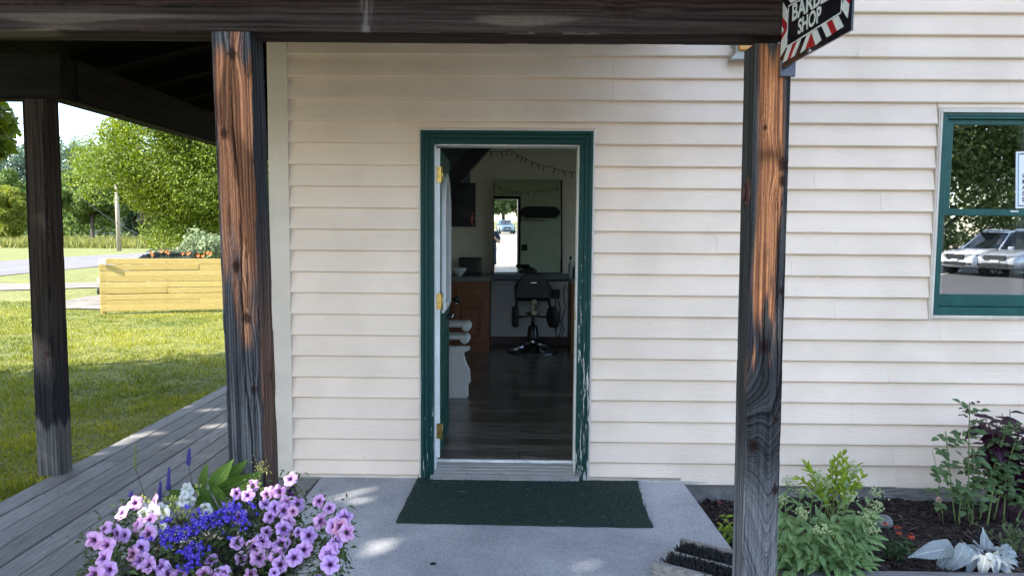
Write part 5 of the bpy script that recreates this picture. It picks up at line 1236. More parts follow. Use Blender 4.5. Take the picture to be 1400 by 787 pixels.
p, q = mir_to(713, 334, WT), mir_to(721, 342.5, WT); sw = empty('light_switch', tuple(p), 'small dark switch plate beside the door, seen in the mirror', 'switch'); MB().box(p.x, q.x, WT+.001, WT+.010, p.z, q.z, .003).obj('plate', M_BLACK, sw); MB().box((p.x+q.x)/2-.012, (p.x+q.x)/2+.012, WT+.0105, WT+.016, (p.z+q.z)/2-.025, (p.z+q.z)/2+.025, .002).obj('toggle', M_DARKMETAL, sw)
p, q = mir_to(712, 300, WT), mir_to(744, 301, WT); hk = empty('coat_rack', tuple(p), 'thin wire coat rack with hooks under the skateboard, seen in the mirror', 'rack')
mb = MB().tube([(p.x, WT+.02, p.z), (q.x, WT+.02, q.z)], .006, 6); 
for i in range(9):
    x = p.x+(q.x-p.x)*i/8; mb.tube([(x, WT+.02, p.z), (x, WT+.03, p.z-.04), (x, WT+.055, p.z-.045), (x, WT+.06, p.z-.02)], .004, 5)
mb.obj('rail', M_DARKMETAL, hk)
# string lights
M_BULB = plain('clear_bulb', (.10, .10, .11), .2)
def string_lights(pts, label, nb, r=.004):
    root = empty('string_lights', tuple(pts[0]), label, 'string lights'); pp = []
    for i in range(len(pts)-1):
        a, b_ = Vector(pts[i]), Vector(pts[i+1])
        for k in range(8): t = k/8; pp.append(a.lerp(b_, t)-Vector((0, 0, .06*(b_-a).length*4*t*(1-t))))
    pp.append(Vector(pts[-1])); MB().tube(pp, r, 5).obj('cord', M_BLACK, root)
    bm_ = MB().tube([(0, 0, 0), (0, 0, -.035)], .008, 6).ball((0, 0, -.052), (.008, .008, .015), 8, 6).mesh('bulb', M_BULB)
    for k in range(nb):
        p = pp[int((k+.5)*len(pp)/nb)]; link('bulb', bm_, root, Matrix.Translation(p) @ Euler((random.Random(k).uniform(-.6, .6), random.Random(k+9).uniform(-.6, .6), 0)).to_matrix().to_4x4())
string_lights([W(618, 252, 4.55), W(641, 213, 4.55), W(663, 206, 4.8), W(698, 205, 4.8), W(720, 217, 4.85), W(752, 228, 4.9), W(800, 236, 4.9)], 'string of small bulbs draped across the top of the back wall', 22)
string_lights([mir_to(668, 247, WT+.05), mir_to(700, 261, WT+.05), mir_to(735, 261, WT+.05), mir_to(790, 248, WT+.05)], 'string of small bulbs over the doorway inside, seen in the mirror', 14)
# right hand cabinet, bottles, socket and hanging cables
rc_ = empty('side_cabinet', (W(790, 470, 4.3).x, 4.4, FZ), 'orange brown cabinet end at the right edge of the doorway', 'cabinet')
p, q = W(781.5, 386, 4.3), W(800, 478, 4.3); MB().box(p.x, p.x+.6, 4.3, RB-.02, FZ, p.z, .004).obj('carcass', grain('honey_wood', (.20, .085, .028), (.30, .135, .045), 5, (6, 6, .9), .4, .1), rc_)
MB().box(p.x-.02, p.x+.6, 4.27, RB-.02, p.z+.001, p.z+.035, .005).obj('counter_top', M_CTOP, rc_)
for i, (px, tp, cl, lb_) in enumerate(((777.5, 350, (.30, .31, .30), 'tall pale bottle on the right counter'), (784, 358, (.03, .03, .035), 'dark bottle on the right counter behind the door jamb'))):
    b0_ = W(px, 380, 4.45); bt = empty('bottle', (b0_.x, 4.45, p.z+.036), lb_, 'bottle'); h_ = W(px, tp, 4.45).z-p.z-.036
    MB().lathe([(.028, 0), (.03, .01), (.03, h_*.62), (.012, h_*.75), (.011, h_*.86)], (b0_.x+.02, 4.45, p.z+.036), 16).obj('body', plain('bottle_%d' % i, cl, .2), bt); MB().lathe([(.014, h_*.862), (.014, h_), (.001, h_)], (b0_.x+.02, 4.45, p.z+.036), 12).obj('cap', M_BLACK, bt)
p, q = W(754, 395, RB-.014), W(765.5, 407.5, RB-.014); so_ = empty('socket', tuple(p), 'black square socket on the wall right of the barber chair', 'socket')
MB().box(p.x, q.x, RB-.05, RB-.0125, q.z, p.z, .004).obj('plate', M_BLACK, so_); MB().box(p.x+.02, q.x-.02, RB-.06, RB-.0505, q.z+.03, p.z-.03, .003).obj('plug', M_DARKMETAL, so_)
def cable(pts, label): MB().tube(pts, .006, 5).obj('cable', M_BLACK, None, label=label, cat='cable')
cable([W(760, 407, RB-.05), W(759, 425, RB-.04), W(763, 440, RB-.04), W(759, 452, RB-.04), W(762, 462, RB-.04)], 'thin black cable hanging straight down from the socket')
cable([W(763, 407, RB-.05), W(766, 422, RB-.045), W(764, 436, RB-.045), W(768, 447, RB-.045), W(764, 462, RB-.045)], 'wavy black cable hanging beside the socket cable')
cable([W(775, 380, RB-.06), W(770, 400, RB-.05), W(773, 420, RB-.05), W(768, 440, RB-.05), W(771, 450, RB-.05), W(767, 462, RB-.05)], 'long black cable dropping from the right counter')
# barber's chair seen from behind
cb = G(728, 480.5, FZ); CY = cb.y
ch = empty('barber_chair', (cb.x, CY, FZ), 'black barber chair on a round chrome pedestal facing the mirror', 'barber chair')
kx, kz = W(728, 400, CY), 0
pxm = (W(738, 400, CY).x-W(728, 400, CY).x)/10          # metres per photo pixel here
def zc(py): return W(728, py, CY).z
def xc(px): return W(px, 430, CY).x
mb = MB().lathe([(.31, .002), (.31, .012), (.27, .03), (.10, .085), (.055, .10), (.05, .12)], (cb.x, CY, FZ), 32); mb.obj('base', plain('dark_chrome', (.16, .17, .18), .25, .9), ch)
for k in range(4):
    a = k*math.pi/2+.5; MB().tube([(cb.x+.08*math.cos(a), CY+.08*math.sin(a), FZ+.095), (cb.x+.28*math.cos(a), CY+.28*math.sin(a), FZ+.03)], [.018, .01], 6).obj('base_rib', M_CHROME, ch)
z0, z1, z2 = zc(463), zc(445), zc(409)
mb = MB().tube([(cb.x, CY, FZ+.08), (cb.x, CY, z0+.004)], .024, 14); mb.tube([(cb.x, CY, z1), (cb.x, CY, z2)], .022, 14); mb.obj('column', M_CHROME, ch)
MB().lathe([(.072, z0), (.070, z0+.02), (.056, z1-.01), (.05, z1), (.02, z1+.003)], (cb.x, CY, 0), 20).obj('pump_housing', plain('housing_black', (.022, .022, .025), .25, .4), ch)
zs = zc(408)
MB().box(xc(706), xc(750), CY-.02, CY+.48, zs-.03, zs+.085, .03).obj('seat', M_BLACK, ch)
mb = MB(); prof = [(706, 407.5), (704.5, 398), (709, 384), (714, 376), (720, 372), (735, 372), (741, 376), (746, 384), (750, 398), (749, 407.5)]
mb.prism([(xc(a), zc(b_)) for a, b_ in prof], 'y', CY-.12, CY-.02); bk = mb.obj('backrest', M_BLACK, ch); bv = bk.modifiers.new('round', 'BEVEL'); bv.width = .02; bv.segments = 3
MB().box(xc(725), xc(733), CY-.124, CY-.1205, zc(386), zc(385), .001).obj('maker_tab', M_CHROME, bk)
MB().box(xc(709), xc(731), CY-.11, CY-.03, zc(373), zc(367.5), .02).obj('headrest', M_BLACK, ch)
mb = MB().box(xc(726.5), xc(733.5), CY-.135, CY-.121, zc(428.5), zc(408.5), .004); tg = mb.obj('number_tag', grain('cream_tag', (.40, .33, .21), (.52, .44, .30), 8, rough=.5), ch)
me = text_mesh('3', .115, M_PRINT, .0005, .004, 'numeral'); link('numeral', me, tg, Matrix.Translation((xc(727.9), CY-.1365, zc(422.5))) @ Matrix.Rotation(rad(90), 4, 'X'))
mb = MB().box(xc(721), xc(735), CY-.12, CY+.1, zc(430.5), zc(427), .008); mb.tube([(xc(721), CY-.1, zc(427)), (xc(719), CY-.13, zc(426))], .012, 6); mb.obj('yoke', M_DARKMETAL, ch)
for s, (ax, wx, tx) in {-1: (706, 704.5, 710), 1: (749, 754.5, 747)}.items():
    MB().tube([(xc(728+s*4), CY-.02, zc(430.5)), (xc(728+s*10), CY-.02, zc(432.5)), (xc(wx), CY-.02, zc(432.5))], .011, 8).obj('axle', M_DARKMETAL, ch)
    mb = MB().box(xc(ax)-.025, xc(ax)+.025, CY-.08, CY+.34, zc(408), zc(388), .02); mb.obj('armrest', M_BLACK, ch)
    MB().tube([(xc(ax), CY-.02, zc(407)), (xc(wx-s*1.5), CY-.02, zc(424))], .014, 8).obj('arm_strut', M_DARKMETAL, ch)
    hw_ = 4.6*pxm; R_ = 14.5*pxm
    mb = MB().lathe([(.02, -hw_*.8), (R_*.82, -hw_), (R_, -hw_*.55), (R_, hw_*.55), (R_*.82, hw_), (.02, hw_*.8)], (0, 0, 0), 24, axis='x')
    mb.lathe([(.03, s*hw_*.85), (.028, s*hw_*1.05)], (0, 0, 0), 10, axis='x')
    mb.xf(Matrix.Translation((xc(wx), CY-.02, zc(432.5))) @ Matrix.Rotation(rad(0 if s < 0 else 14), 4, 'Z')); mb.obj('wheel', M_TYRE, ch)
# white painted bench end with scrolled rails beside the open door
bY = 1.86
be = empty('bench', (W(632, 543, bY).x, bY, FZ), 'white painted bench with scrolled rail ends just inside the door', 'bench')
def wx(px, py): p = W(px, py, bY); return (p.x, p.z)
x_l = -.76
mb = MB(); prof = [(620, 474), (641.5, 474), (642, 478), (634, 482), (634, 487), (637, 497), (642, 507), (643, 522), (641, 525), (639.5, 526), (640, 542), (620, 542)]
pp = [wx(*q) for q in prof]; pp = [(x_l, pp[0][1])]+pp[1:-1]+[(x_l, pp[-1][1])]; zfl = FZ+.001
pp = [(a, max(b_, zfl)) for a, b_ in pp]; mb.prism(pp, 'y', bY, bY+.07); mb.obj('end_panel', M_WHITE, be)
mb = MB().box(x_l, wx(640.6, 0)[0], bY-.012, bY-.001, zfl, wx(0, 524)[1], .003); mb.obj('plinth', M_WHITE, be)
for (pa_, pb__, rr) in (((617, 446), (642, 446), 6.5), ((617, 463), (640, 463), 6.5)):
    c1 = wx(pb__[0]-rr*.7, pb__[1]); r = rr*pxm*1.0*(6.46/9.05)
    mb = MB().box(x_l, c1[0], bY-.03, bY+.14, c1[1]-.02+.015, c1[1]+r*.9, .006); mb.lathe([(r*.55, -.05), (r*.95, -.045), (r, -.03), (r, .14), (r*.3, .145)], (c1[0], bY, c1[1]), 18, axis='y'); mb.obj('rail', M_WHITE, be)
MB().box(x_l, wx(632, 0)[0], bY+.0705, bY+.14, wx(0, 500)[1], wx(0, 494)[1], .005).obj('seat', M_WHITE, be)
MB().box(x_l, wx(633, 0)[0], bY-.005, bY+.06, wx(0, 458)[1], wx(0, 451)[1], .003).obj('spacer', M_WHITE, be)
MB().box(x_l+.001, wx(630, 0)[0], bY+.1405, bY+.17, zfl, wx(0, 474)[1], .003).obj('end_panel', M_WHITE, be)
# ---- doormat, boot brush
mat_m = grain('green_carpet', (.006, .022, .017), (.016, .045, .034), 60, rough=.95, bump=.8, dist=.004, detail=6, fine=.5)
cn4 = [G(572, 652.5, GZ), G(872, 659, GZ), G(893, 722, GZ), G(541, 715, GZ)]
dm = empty('doormat', tuple((cn4[0]+cn4[2])/2), 'dark green carpet doormat in front of the open door', 'doormat')
nx_, ny_ = 60, 14; vs = []
for lay in (.007, .0015):
    for j in range(ny_+1):
        for i in range(nx_+1):
            u, v = i/nx_, j/ny_; p = (cn4[0].lerp(cn4[1], u)).lerp(cn4[3].lerp(cn4[2], u), v)
            bow = .010*math.sin(math.pi*v)*(-1 if u > .98 else 0)
            lift = .004*sstep(.85, 1, np.array(u))*(.5+.5*math.sin(v*9))*(1 if lay > .002 else .8)
            vs.append((p.x+bow+.002*math.sin(v*20+u*7)*(i in (0, nx_)), p.y+.002*math.sin(u*40)*(j in (0, ny_)), GZ+lay+float(lift)+.0015*float(vn(np.array(u*30), np.array(v*9), 4))*(lay > .002)))
n1_ = (nx_+1)*(ny_+1); fs = []
for j in range(ny_):
    for i in range(nx_): a = j*(nx_+1)+i; fs += [(a, a+1, a+nx_+2, a+nx_+1), (n1_+a, n1_+a+nx_+1, n1_+a+nx_+2, n1_+a+1)]
bd = [j for j in range(nx_+1)]+[(j+1)*(nx_+1)-1 for j in range(1, ny_+1)]+[ny_*(nx_+1)+i for i in range(nx_-1, -1, -1)]+[j*(nx_+1) for j in range(ny_-1, 0, -1)]
for k in range(len(bd)): a, b_ = bd[k], bd[(k+1) % len(bd)]; fs.append((a, n1_+a, n1_+b_, b_))
MB().add(vs, fs, 0, False).obj('carpet', mat_m, dm)
r_ = random.Random(7); mb = MB(); mf = MB()
for i in range(5200):
    u, v = r_.random(), r_.random(); p = (cn4[0].lerp(cn4[1], u)).lerp(cn4[3].lerp(cn4[2], u), v); a = r_.random()*6.3; d = Vector((math.cos(a), math.sin(a), 0))*.0022; t = Vector((r_.uniform(-.006, .006), r_.uniform(-.006, .006), r_.uniform(.006, .013))); z = GZ+.0085
    b0_ = Vector((p.x, p.y, z)); mf.add([b0_-d, b0_+d, b0_+t], [(0, 1, 2)])
for i in range(110):
    u, v = r_.uniform(.02, .98), r_.uniform(.03, .97); p = (cn4[0].lerp(cn4[1], u)).lerp(cn4[3].lerp(cn4[2], u), v); a = r_.random()*6.3; L = r_.uniform(.0015, .006) if i > 6 else r_.uniform(.012, .03)
    q = Vector((p.x, p.y, GZ+.0135)); d = Vector((math.cos(a), math.sin(a)*.6, 0))*L; mb.tube([q-d, q+Vector((0, .002, .002)), q+d], .0007, 3)
mf.obj('pile', mat_m, dm, fix=False, kind='stuff'); mb.obj('lint', plain('lint', (.30, .33, .28), .9), dm, fix=False, kind='stuff')
ds = G(592, 770, GZ); set_props(MB().lathe([(.0005, .003), (.012, .003), (.015, .001)], (ds.x, ds.y, GZ), 20).obj('ground_disc', M_DARKMETAL, None), 'small dark metal disc set in the concrete left of the mat', 'disc')
bb = G(955, 764, GZ); dirv = (G(1000, 752, GZ)-G(938, 740, GZ)); yw = math.atan2(dirv.y, dirv.x)
br0 = G(938, 741, GZ+.06); br1 = G(1003, 757, GZ+.06); bxv = (br1-br0).normalized(); byv = Vector((-bxv.y, bxv.x, 0)); bxv.z = 0; bxv.normalize()
BM_ = Matrix(((bxv.x, -bxv.y, 0, br0.x), (bxv.y, bxv.x, 0, br0.y), (0, 0, 1, GZ), (0, 0, 0, 1)))
sc = link('boot_scraper', None, None, BM_, label='wooden boot scraper with two rows of black bristles beside the right post', cat='boot scraper')
M_OLDW = grain('worn_grey_wood', (.17, .16, .155), (.36, .34, .32), 8, (1, 10, 10), .9, .4)
def so(mbx, nm, mats): mbx.xf(BM_); return mbx.obj(nm, mats, sc)
LB = .36
so(MB().box(-.03, LB, -.012, .012, .001, .075, .003), 'back_board', M_OLDW)
so(MB().box(-.04, LB, -.150, -.126, .001, .062, .003), 'middle_board', M_OLDW)
so(MB().box(-.05, LB, -.300, -.268, .001, .062, .003), 'front_board', M_OLDW)
so(MB().box(-.05, LB, -.267, -.0125, .0012, .018, .002), 'base_board', M_OLDW)
for (y0_, y1_) in ((-.124, -.018), (-.262, -.155)):
    mbx = MB(); r_ = random.Random(int(-y0_*1000))
    nx2 = 9
    for i in range(nx2):
        for j in range(60):
            cxx = -.01+(LB)*(i+.5)/nx2+r_.uniform(-.017, .017); yy = r_.uniform(y0_, y1_)
            d = Vector((r_.gauss(0, .012), r_.gauss(0, .012), 0)); h = r_.uniform(.058, .078)
            mbx.tube([(cxx, yy, .018), (cxx+d.x*.4, yy+d.y*.4, .045), (cxx+d.x, yy+d.y, h)], [.004, .0045, .0025], 4)
    so(mbx, 'bristles', plain('bristle_black', (.003, .0035, .005), .7))
mb = MB()
for i in range(26):
    x = -.03+(LB+.02)*i/26; mb.tube([(x, -.150, .0655), (x+.006, -.158, .060), (x+.002, -.162, .050)], .0018, 4); mb.tube([(x, .008, .077), (x+.004, -.008, .083), (x, -.016, .074)], .0016, 4)
so(mb, 'wire_stitch', plain('stitch_wire', (.40, .36, .30), .5, .6))['kind'] = 'stuff'
# ------------------------------------------------------------------ plants
def leaf_data(name, L, w, mat, fold=.25, curl=.35, n=6, tip=1.0, wave=0.0, base=.15):
    """one leaf along +y from its stalk, upper side +z"""
    vs = []; fs = []; S5 = (-1, -.55, 0, .55, 1)
    for i in range(n+1):
        t = i/n; y = L*(t-curl*.25*t*t); z = -L*curl*t*t*.6; half = w/2*(math.sin(math.pi*min(1, (t*(1-base)+base))**tip) if i < n else .05)
        if i == 0: half = w*.06
        for k, s in enumerate(S5): vs.append((s*half, y-abs(s)*half*.10, z+(abs(s)**.8)*half*fold-half*.12*s*s+wave*half*abs(s)*math.sin(t*11+s*2)-(.0 if s else half*.06)))
    for i in range(n):
        for s in range(4): a = i*5+s; fs.append((a, a+1, a+6, a+5))
    return MB().add(vs, fs, 0, True).mesh(name, mat)
def leaf_M(p, direction, up=Vector((0, 0, 1)), s=1.0, roll=0.0):
    y = Vector(direction).normalized(); x = y.cross(up)
    if x.length < 1e-3: x = Vector((1, 0, 0))
    x.normalize(); z = x.cross(y)
    M_ = Matrix(((x.x, y.x, z.x), (x.y, y.y, z.y), (x.z, y.z, z.z))) @ Matrix.Rotation(roll, 3, 'Y')
    return Matrix.Translation(Vector(p)) @ M_.to_4x4() @ Matrix.Scale(s, 4)
def bez(p, q, r, t): return p*(1-t)**2+q*2*t*(1-t)+r*t*t
# ---- flower tub
TC = Vector((-.985, -2.28, GZ)); RIM = .50
M_TUB = grain('old_concrete_tub', (.30, .30, .29), (.50, .49, .47), 9, rough=.95, bump=.5, dist=.006)
tub = empty('flower_tub', tuple(TC), 'grey concrete flower tub standing in front of the left post', 'planter')
MB().lathe([(.22, 0), (.235, .02), (.29, .40), (.315, .43), (.325, .47), (.315, .50), (.285, .50), (.27, .44)], tuple(TC), 40).obj('tub', M_TUB, tub)
MB().lathe([(.272, .455), (.15, .475), (.001, .48)], tuple(TC), 24).obj('soil', M_SOIL, tub)
def petunia_mesh(name, c_out, c_mid, c_eye, ruffle=0.0, seed=0):
    r = random.Random(seed); vs = []; cs = []; rings = [(.0, -.020), (.10, -.012), (.22, -.004), (.45, .001), (.75, .0), (1.0, -.003)]; n = 20; R0 = 1.0
    for ri, (t, z) in enumerate(rings):
        for k in range(n):
            a = 2*math.pi*k/n; lobe = .80+.20*abs(math.cos(2.5*a))**.6; rr = t*(lobe if t > .4 else 1)*.028
            zz = z+(.0035*math.sin(5*a+seed)+ruffle*r.uniform(-1, 1))*t*t-.004*t*t*(1-abs(math.cos(2.5*a)))
            vs.append((rr*math.cos(a), rr*math.sin(a), zz))
            vein = abs(math.cos(2.5*a))**8
            col = np.array(c_eye) if t < .15 else np.array(c_eye)*.6+np.array(c_mid)*.25 if t < .23 else (np.array(c_mid)*(.55+.45*(1-vein))+.0 if t < .5 else np.array(c_out)*(1-.22*vein))
            cs.append(col*r.uniform(.93, 1.05))
    fs = [(i*n+k, i*n+(k+1) % n, (i+1)*n+(k+1) % n, (i+1)*n+k) for i in range(len(rings)-1) for k in range(n)]
    return np_mesh(name, vs, fs, M_PETAL, np.array(cs), True)
M_PETAL = attr_mat('petal', .6, .08, (20, 20, 20), .08, .3, .25)
PETS = [petunia_mesh('flower', c, m_, (.030, .004, .055), 0, i) for i, (c, m_) in enumerate((((.86, .52, .94), (.72, .34, .84)), ((.90, .53, .88), (.76, .35, .76)), ((.79, .52, .95), (.65, .34, .86)), ((.93, .54, .77), (.79, .33, .62))))]
WHITEP = [petunia_mesh('white_flower', (.80, .82, .84), (.76, .79, .72), (.45, .50, .18), .003, 20+i) for i in range(2)]
fl = []
for x, y in ((461,165),(347,247),(622,165),(585,305),(475,350),(200,383),(305,425),(370,440),(108,487),(218,522),(190,633),(242,733),(112,772),(508,547),(437,600),(493,650),(575,690),(678,703),(735,772),(840,770),(1105,650),(1050,775),(570,430),(1170,770)): fl.append((110+x/6.195, 660+y/6.195))
for x, y in ((182,178),(262,193),(300,125),(395,188),(390,257),(440,170),(495,165),(570,73),(542,248),(627,253),(467,288),(525,305),(592,313),(427,353),(400,463),(368,527),(555,395),(525,445),(630,465),(500,550),(432,602),(475,635),(213,657),(345,650),(185,540),(305,570),(285,770),(85,765),(455,760),(500,700),(600,650),(673,593),(710,487),(785,240),(857,290),(798,388),(895,420),(940,425),(915,475),(910,540),(880,590),(850,625),(990,468),(865,700),(970,360),(195,345)): fl.append((290+x/5.355, 640+y/5.355))
def mound_Y(px, py): return -2.06-.42*(py-655)/132-.10*((px-300)/180)**2
pet = empty('petunia_plant', tuple(TC+Vector((0, 0, .48))), 'mass of lilac petunias with dark purple eyes filling the front of the tub', 'flowers')
rp_ = random.Random(21); rng = np.random.default_rng(22); stems = MB(); ctr = TC+Vector((0, 0, .42))
posn = []
for i, (px, py) in enumerate(fl):
    p = W(px, py, mound_Y(px, py)+rp_.uniform(-.02, .02)); posn.append(p)
for i in range(26):                            # more of the plant below the edge of the picture
    a = math.pi+rp_.random()*math.pi; posn.append(Vector((TC.x+.42*math.cos(a)*rp_.uniform(.7, 1), TC.y+.36*math.sin(a), .30+rp_.random()*.14)))
for i, p in enumerate(posn):
    out = Vector((p.x-ctr.x, (p.y-ctr.y)*.6, .12)); nrm = (out.normalized()*.55+Vector((0, -1.15, .45))+Vector((rp_.gauss(0, .40), rp_.gauss(0, .15), rp_.gauss(0, .34)))).normalized()
    s = rp_.uniform(.78, 1.14)*(1.0 if i not in (36, 42, 52) else .7)
    M_ = Matrix.Translation(p) @ nrm.to_track_quat('Z', 'Y').to_matrix().to_4x4() @ Matrix.Rotation(rp_.random()*6.28, 4, 'Z') @ Matrix.Diagonal((s*.98*rp_.uniform(.9, 1.08), s*.98*rp_.uniform(.9, 1.08), s*rp_.choice((.7, 1, 1.3, 2.2)), 1))
    k = 3 if rp_.random() < .12 else rp_.randrange(3)
    link('flower', PETS[k], pet, M_)
    q = p-nrm*.02; stems.tube([q+nrm*.004, q-nrm*.02, q-nrm*.035-Vector((0, 0, .015)), (q-nrm*.05).lerp(ctr, .35)], [.0045, .0025, .0016, .0014], 5)
stems.obj('stems', foliage('petunia_stem', (.09, .13, .035), (.14, .18, .05), .1), pet, kind='stuff')
# foliage: slim leaves over a low mound
N = 5200; u = rng.normal(size=(N, 3)); u /= np.linalg.norm(u, axis=1)[:, None]; k = rng.random(N)**.35
P = np.array(ctr)+u*k[:, None]*np.array([.44, .34, .19]); P[:, 2] += .02
P = P[P[:, 2] > .20]; N = len(P)
# trailing strands at the right and left rim
extra = []
for (px, py) in fl:
    for _ in range(26): p = W(px+rp_.gauss(0, 11), py+rp_.gauss(4, 10), mound_Y(px, py)+rp_.uniform(.015, .07)); extra.append(tuple(p))
P = np.concatenate([P, np.array(extra)]); N = len(P)
d = rng.normal(size=(N, 3)); d[:, 2] = d[:, 2]*.6+.25; d[:, 1] -= .3; d /= np.linalg.norm(d, axis=1)[:, None]; sd = np.cross(d, rng.normal(size=(N, 3))); sd /= np.linalg.norm(sd, axis=1)[:, None]
L_ = rng.uniform(.014, .036, N)[:, None]; w_ = rng.uniform(.0028, .0065, N)[:, None]; nr = np.cross(d, sd)
Q = np.stack([P-d*L_*.5, P+sd*w_+nr*w_*.3, P+d*L_*.5-np.array([0, 0, .25])*L_, P-sd*w_+nr*w_*.3], 1).reshape(-1, 3); c = np.clip(rng.random(N), 0, 1)
link('leaves', np_mesh('leaves', Q, np.arange(4*N).reshape(-1, 4), foliage('petunia_leaf', (.022, .048, .016), (.085, .125, .035), .25, attr=True), np.repeat(np.stack([c, c, c], -1), 4, 0)), pet, kind='stuff')
# white blooms
wp = empty('white_petunia', tuple(TC+Vector((-.2, .05, .48))), 'cluster of ruffled white flowers between the lilac and the blue ones', 'flowers')
for (x, y, s) in ((560,215,1.1),(600,250,1.2),(680,225,1.0),(700,262,1.0),(540,262,.9),(895,40,.8),(905,75,.9),(870,140,1.0),(915,150,.95),(885,110,.9),(1065,215,.9),(1075,250,.7),(530,375,.8),(690,370,.6),(650,290,.8),(1025,290,.5),(600,385,.7)):
    px, py = 110+x/6.195, 660+y/6.195; p = W(px, py, mound_Y(px, py)+.015)
    nrm = Vector((rp_.gauss(0, .35), -.8, .45+rp_.gauss(0, .3))).normalized()
    link('flower', WHITEP[rp_.randrange(2)], wp, Matrix.Translation(p) @ nrm.to_track_quat('Z', 'Y').to_matrix().to_4x4() @ Matrix.Rotation(rp_.random()*6, 4, 'Z') @ Matrix.Scale(s*.95, 4))
mb = MB()
for (x, y) in ((560,160),(545,180),(790,165),(775,185),(800,150),(990,80),(740,245),(830,265),(895,265),(700,300)):
    px, py = 110+x/6.195, 660+y/6.195; p = W(px, py, mound_Y(px, py)+.02)
    for _ in range(7): q = p+Vector((rp_.gauss(0, .012), rp_.gauss(0, .01), rp_.gauss(0, .012))); mb.ball(q, (.004, .004, .008), 6, 4)
mb.obj('buds', foliage('bud_green', (.26, .32, .06), (.42, .46, .14), .2), wp, kind='stuff')
# blue lobelia
lo = empty('lobelia_plant', tuple(TC+Vector((-.05, -.05, .48))), 'patch of small vivid blue violet lobelia in the middle of the tub', 'flowers')
mb = MB(); me_ = MB()
def lob(p):
    a0 = rp_.random()*6; nrm = Vector((rp_.gauss(0, .4), -1, .4+rp_.gauss(0, .4))).normalized(); q = nrm.to_track_quat('Z', 'Y').to_matrix()
    for k in range(5):
        a = a0+(k-2)*.75+(0 if k in (1, 2, 3) else (k-2)*.35); r_ = .0085 if k in (1, 2, 3) else .006; w = .0042 if k in (1, 2, 3) else .002
        d = Vector((math.cos(a), math.sin(a), 0)); s_ = Vector((-d.y, d.x, 0))
        mb.add([p+q @ (d*.001), p+q @ (d*r_*.6+s_*w), p+q @ (d*r_+Vector((0, 0, -.001))), p+q @ (d*r_*.6-s_*w)], [(0, 1, 2, 3)])
    me_.ball(p+q @ Vector((.0, 0, .0012)), .0016, 5, 3)
for (x, y, rx_, ry_, n) in ((750,335,75,40,34),(700,385,90,35,40),(620,400,80,32,34),(560,430,60,35,22),(500,440,70,40,24),(440,500,40,38,16),(490,470,60,36,14),(560,545,60,30,22),(600,515,60,22,14),(545,615,38,22,14),(450,385,20,10,4),(590,575,40,25,8),(755,475,16,14,4),(360,480,30,20,6),(800,400,30,35,12),(860,320,14,8,3),(540,325,8,8,2),(650,360,50,22,12)):
    for _ in range(int(n*1.35)):
        px, py = 100+(x+rp_.gauss(0, .5)*rx_)/3.5, 600+(y+rp_.gauss(0, .5)*ry_)/3.5; lob(W(px, py, mound_Y(px, py)-.012+rp_.uniform(-.02, .015)))
mb.obj('blossoms', plain('lobelia_blue', (.055, .018, .50), .55), lo, fix=False, kind='stuff'); me_.obj('eyes', plain('lobelia_eye', (.42, .42, .75), .5), lo, fix=False, kind='stuff')
mb = MB()
for _ in range(420):
    px, py = 100+rp_.uniform(380, 850)/3.5, 600+rp_.uniform(370, 660)/3.5; p = W(px, py, mound_Y(px, py)+rp_.uniform(.0, .05)); mb.tube([p, p+Vector((rp_.gauss(0, .012), rp_.gauss(0, .01), rp_.uniform(.01, .03)))], .0011, 3)
mb.obj('stems', plain('lobelia_stem', (.030, .028, .022), .8), lo, fix=False, kind='stuff')
# broad glossy leaves behind
hl = [leaf_data('leaf', 1, .40, foliage('broad_leaf', (.07, .15, .02), (.13, .225, .04), .3, noise=.4, vein=.011), .35, .25, 10, .85, .02)]
bp_ = empty('broad_leaf_plant', tuple(TC+Vector((.03, .17, .46))), 'plant with broad upright bright green leaves at the back of the tub', 'plant')
HY = -2.03
for (x0, y0, x1, y1, dy) in ((622,235,628,124,.02),(662,238,748,112,.0),(742,180,822,112,.05),(700,250,885,178,-.02),(735,262,880,205,.01),(560,262,430,285,-.01),(530,265,455,248,.03),(600,240,560,215,.04),(612,225,660,320,-.06),(640,240,585,330,-.05),(672,235,735,300,-.05),(650,245,700,215,.06),(690,225,765,185,.06)):
    p, q = W(100+x0/3.5, 600+y0/3.5, HY+dy), W(100+x1/3.5, 600+y1/3.5, HY+dy-.02); d = q-p
    link('leaf', hl[0], bp_, leaf_M(p, d, Vector((rp_.gauss(0, .25), -1, .35)), d.length*1.12, rp_.gauss(0, .25)))
mb = MB()
for (x0, y0) in ((622,235),(662,238),(742,180),(700,250),(560,262),(612,225),(640,240),(672,235)):
    p = W(100+x0/3.5, 600+y0/3.5, HY); mb.tube([p, p.lerp(TC+Vector((.0, .15, .46)), .5)+Vector((0, .02, 0)), TC+Vector((.0, .17, .44))], [.003, .004, .005], 6)
mb.obj('stalks', foliage('stalk_green', (.10, .16, .04), (.14, .2, .06), .1), bp_, kind='stuff')
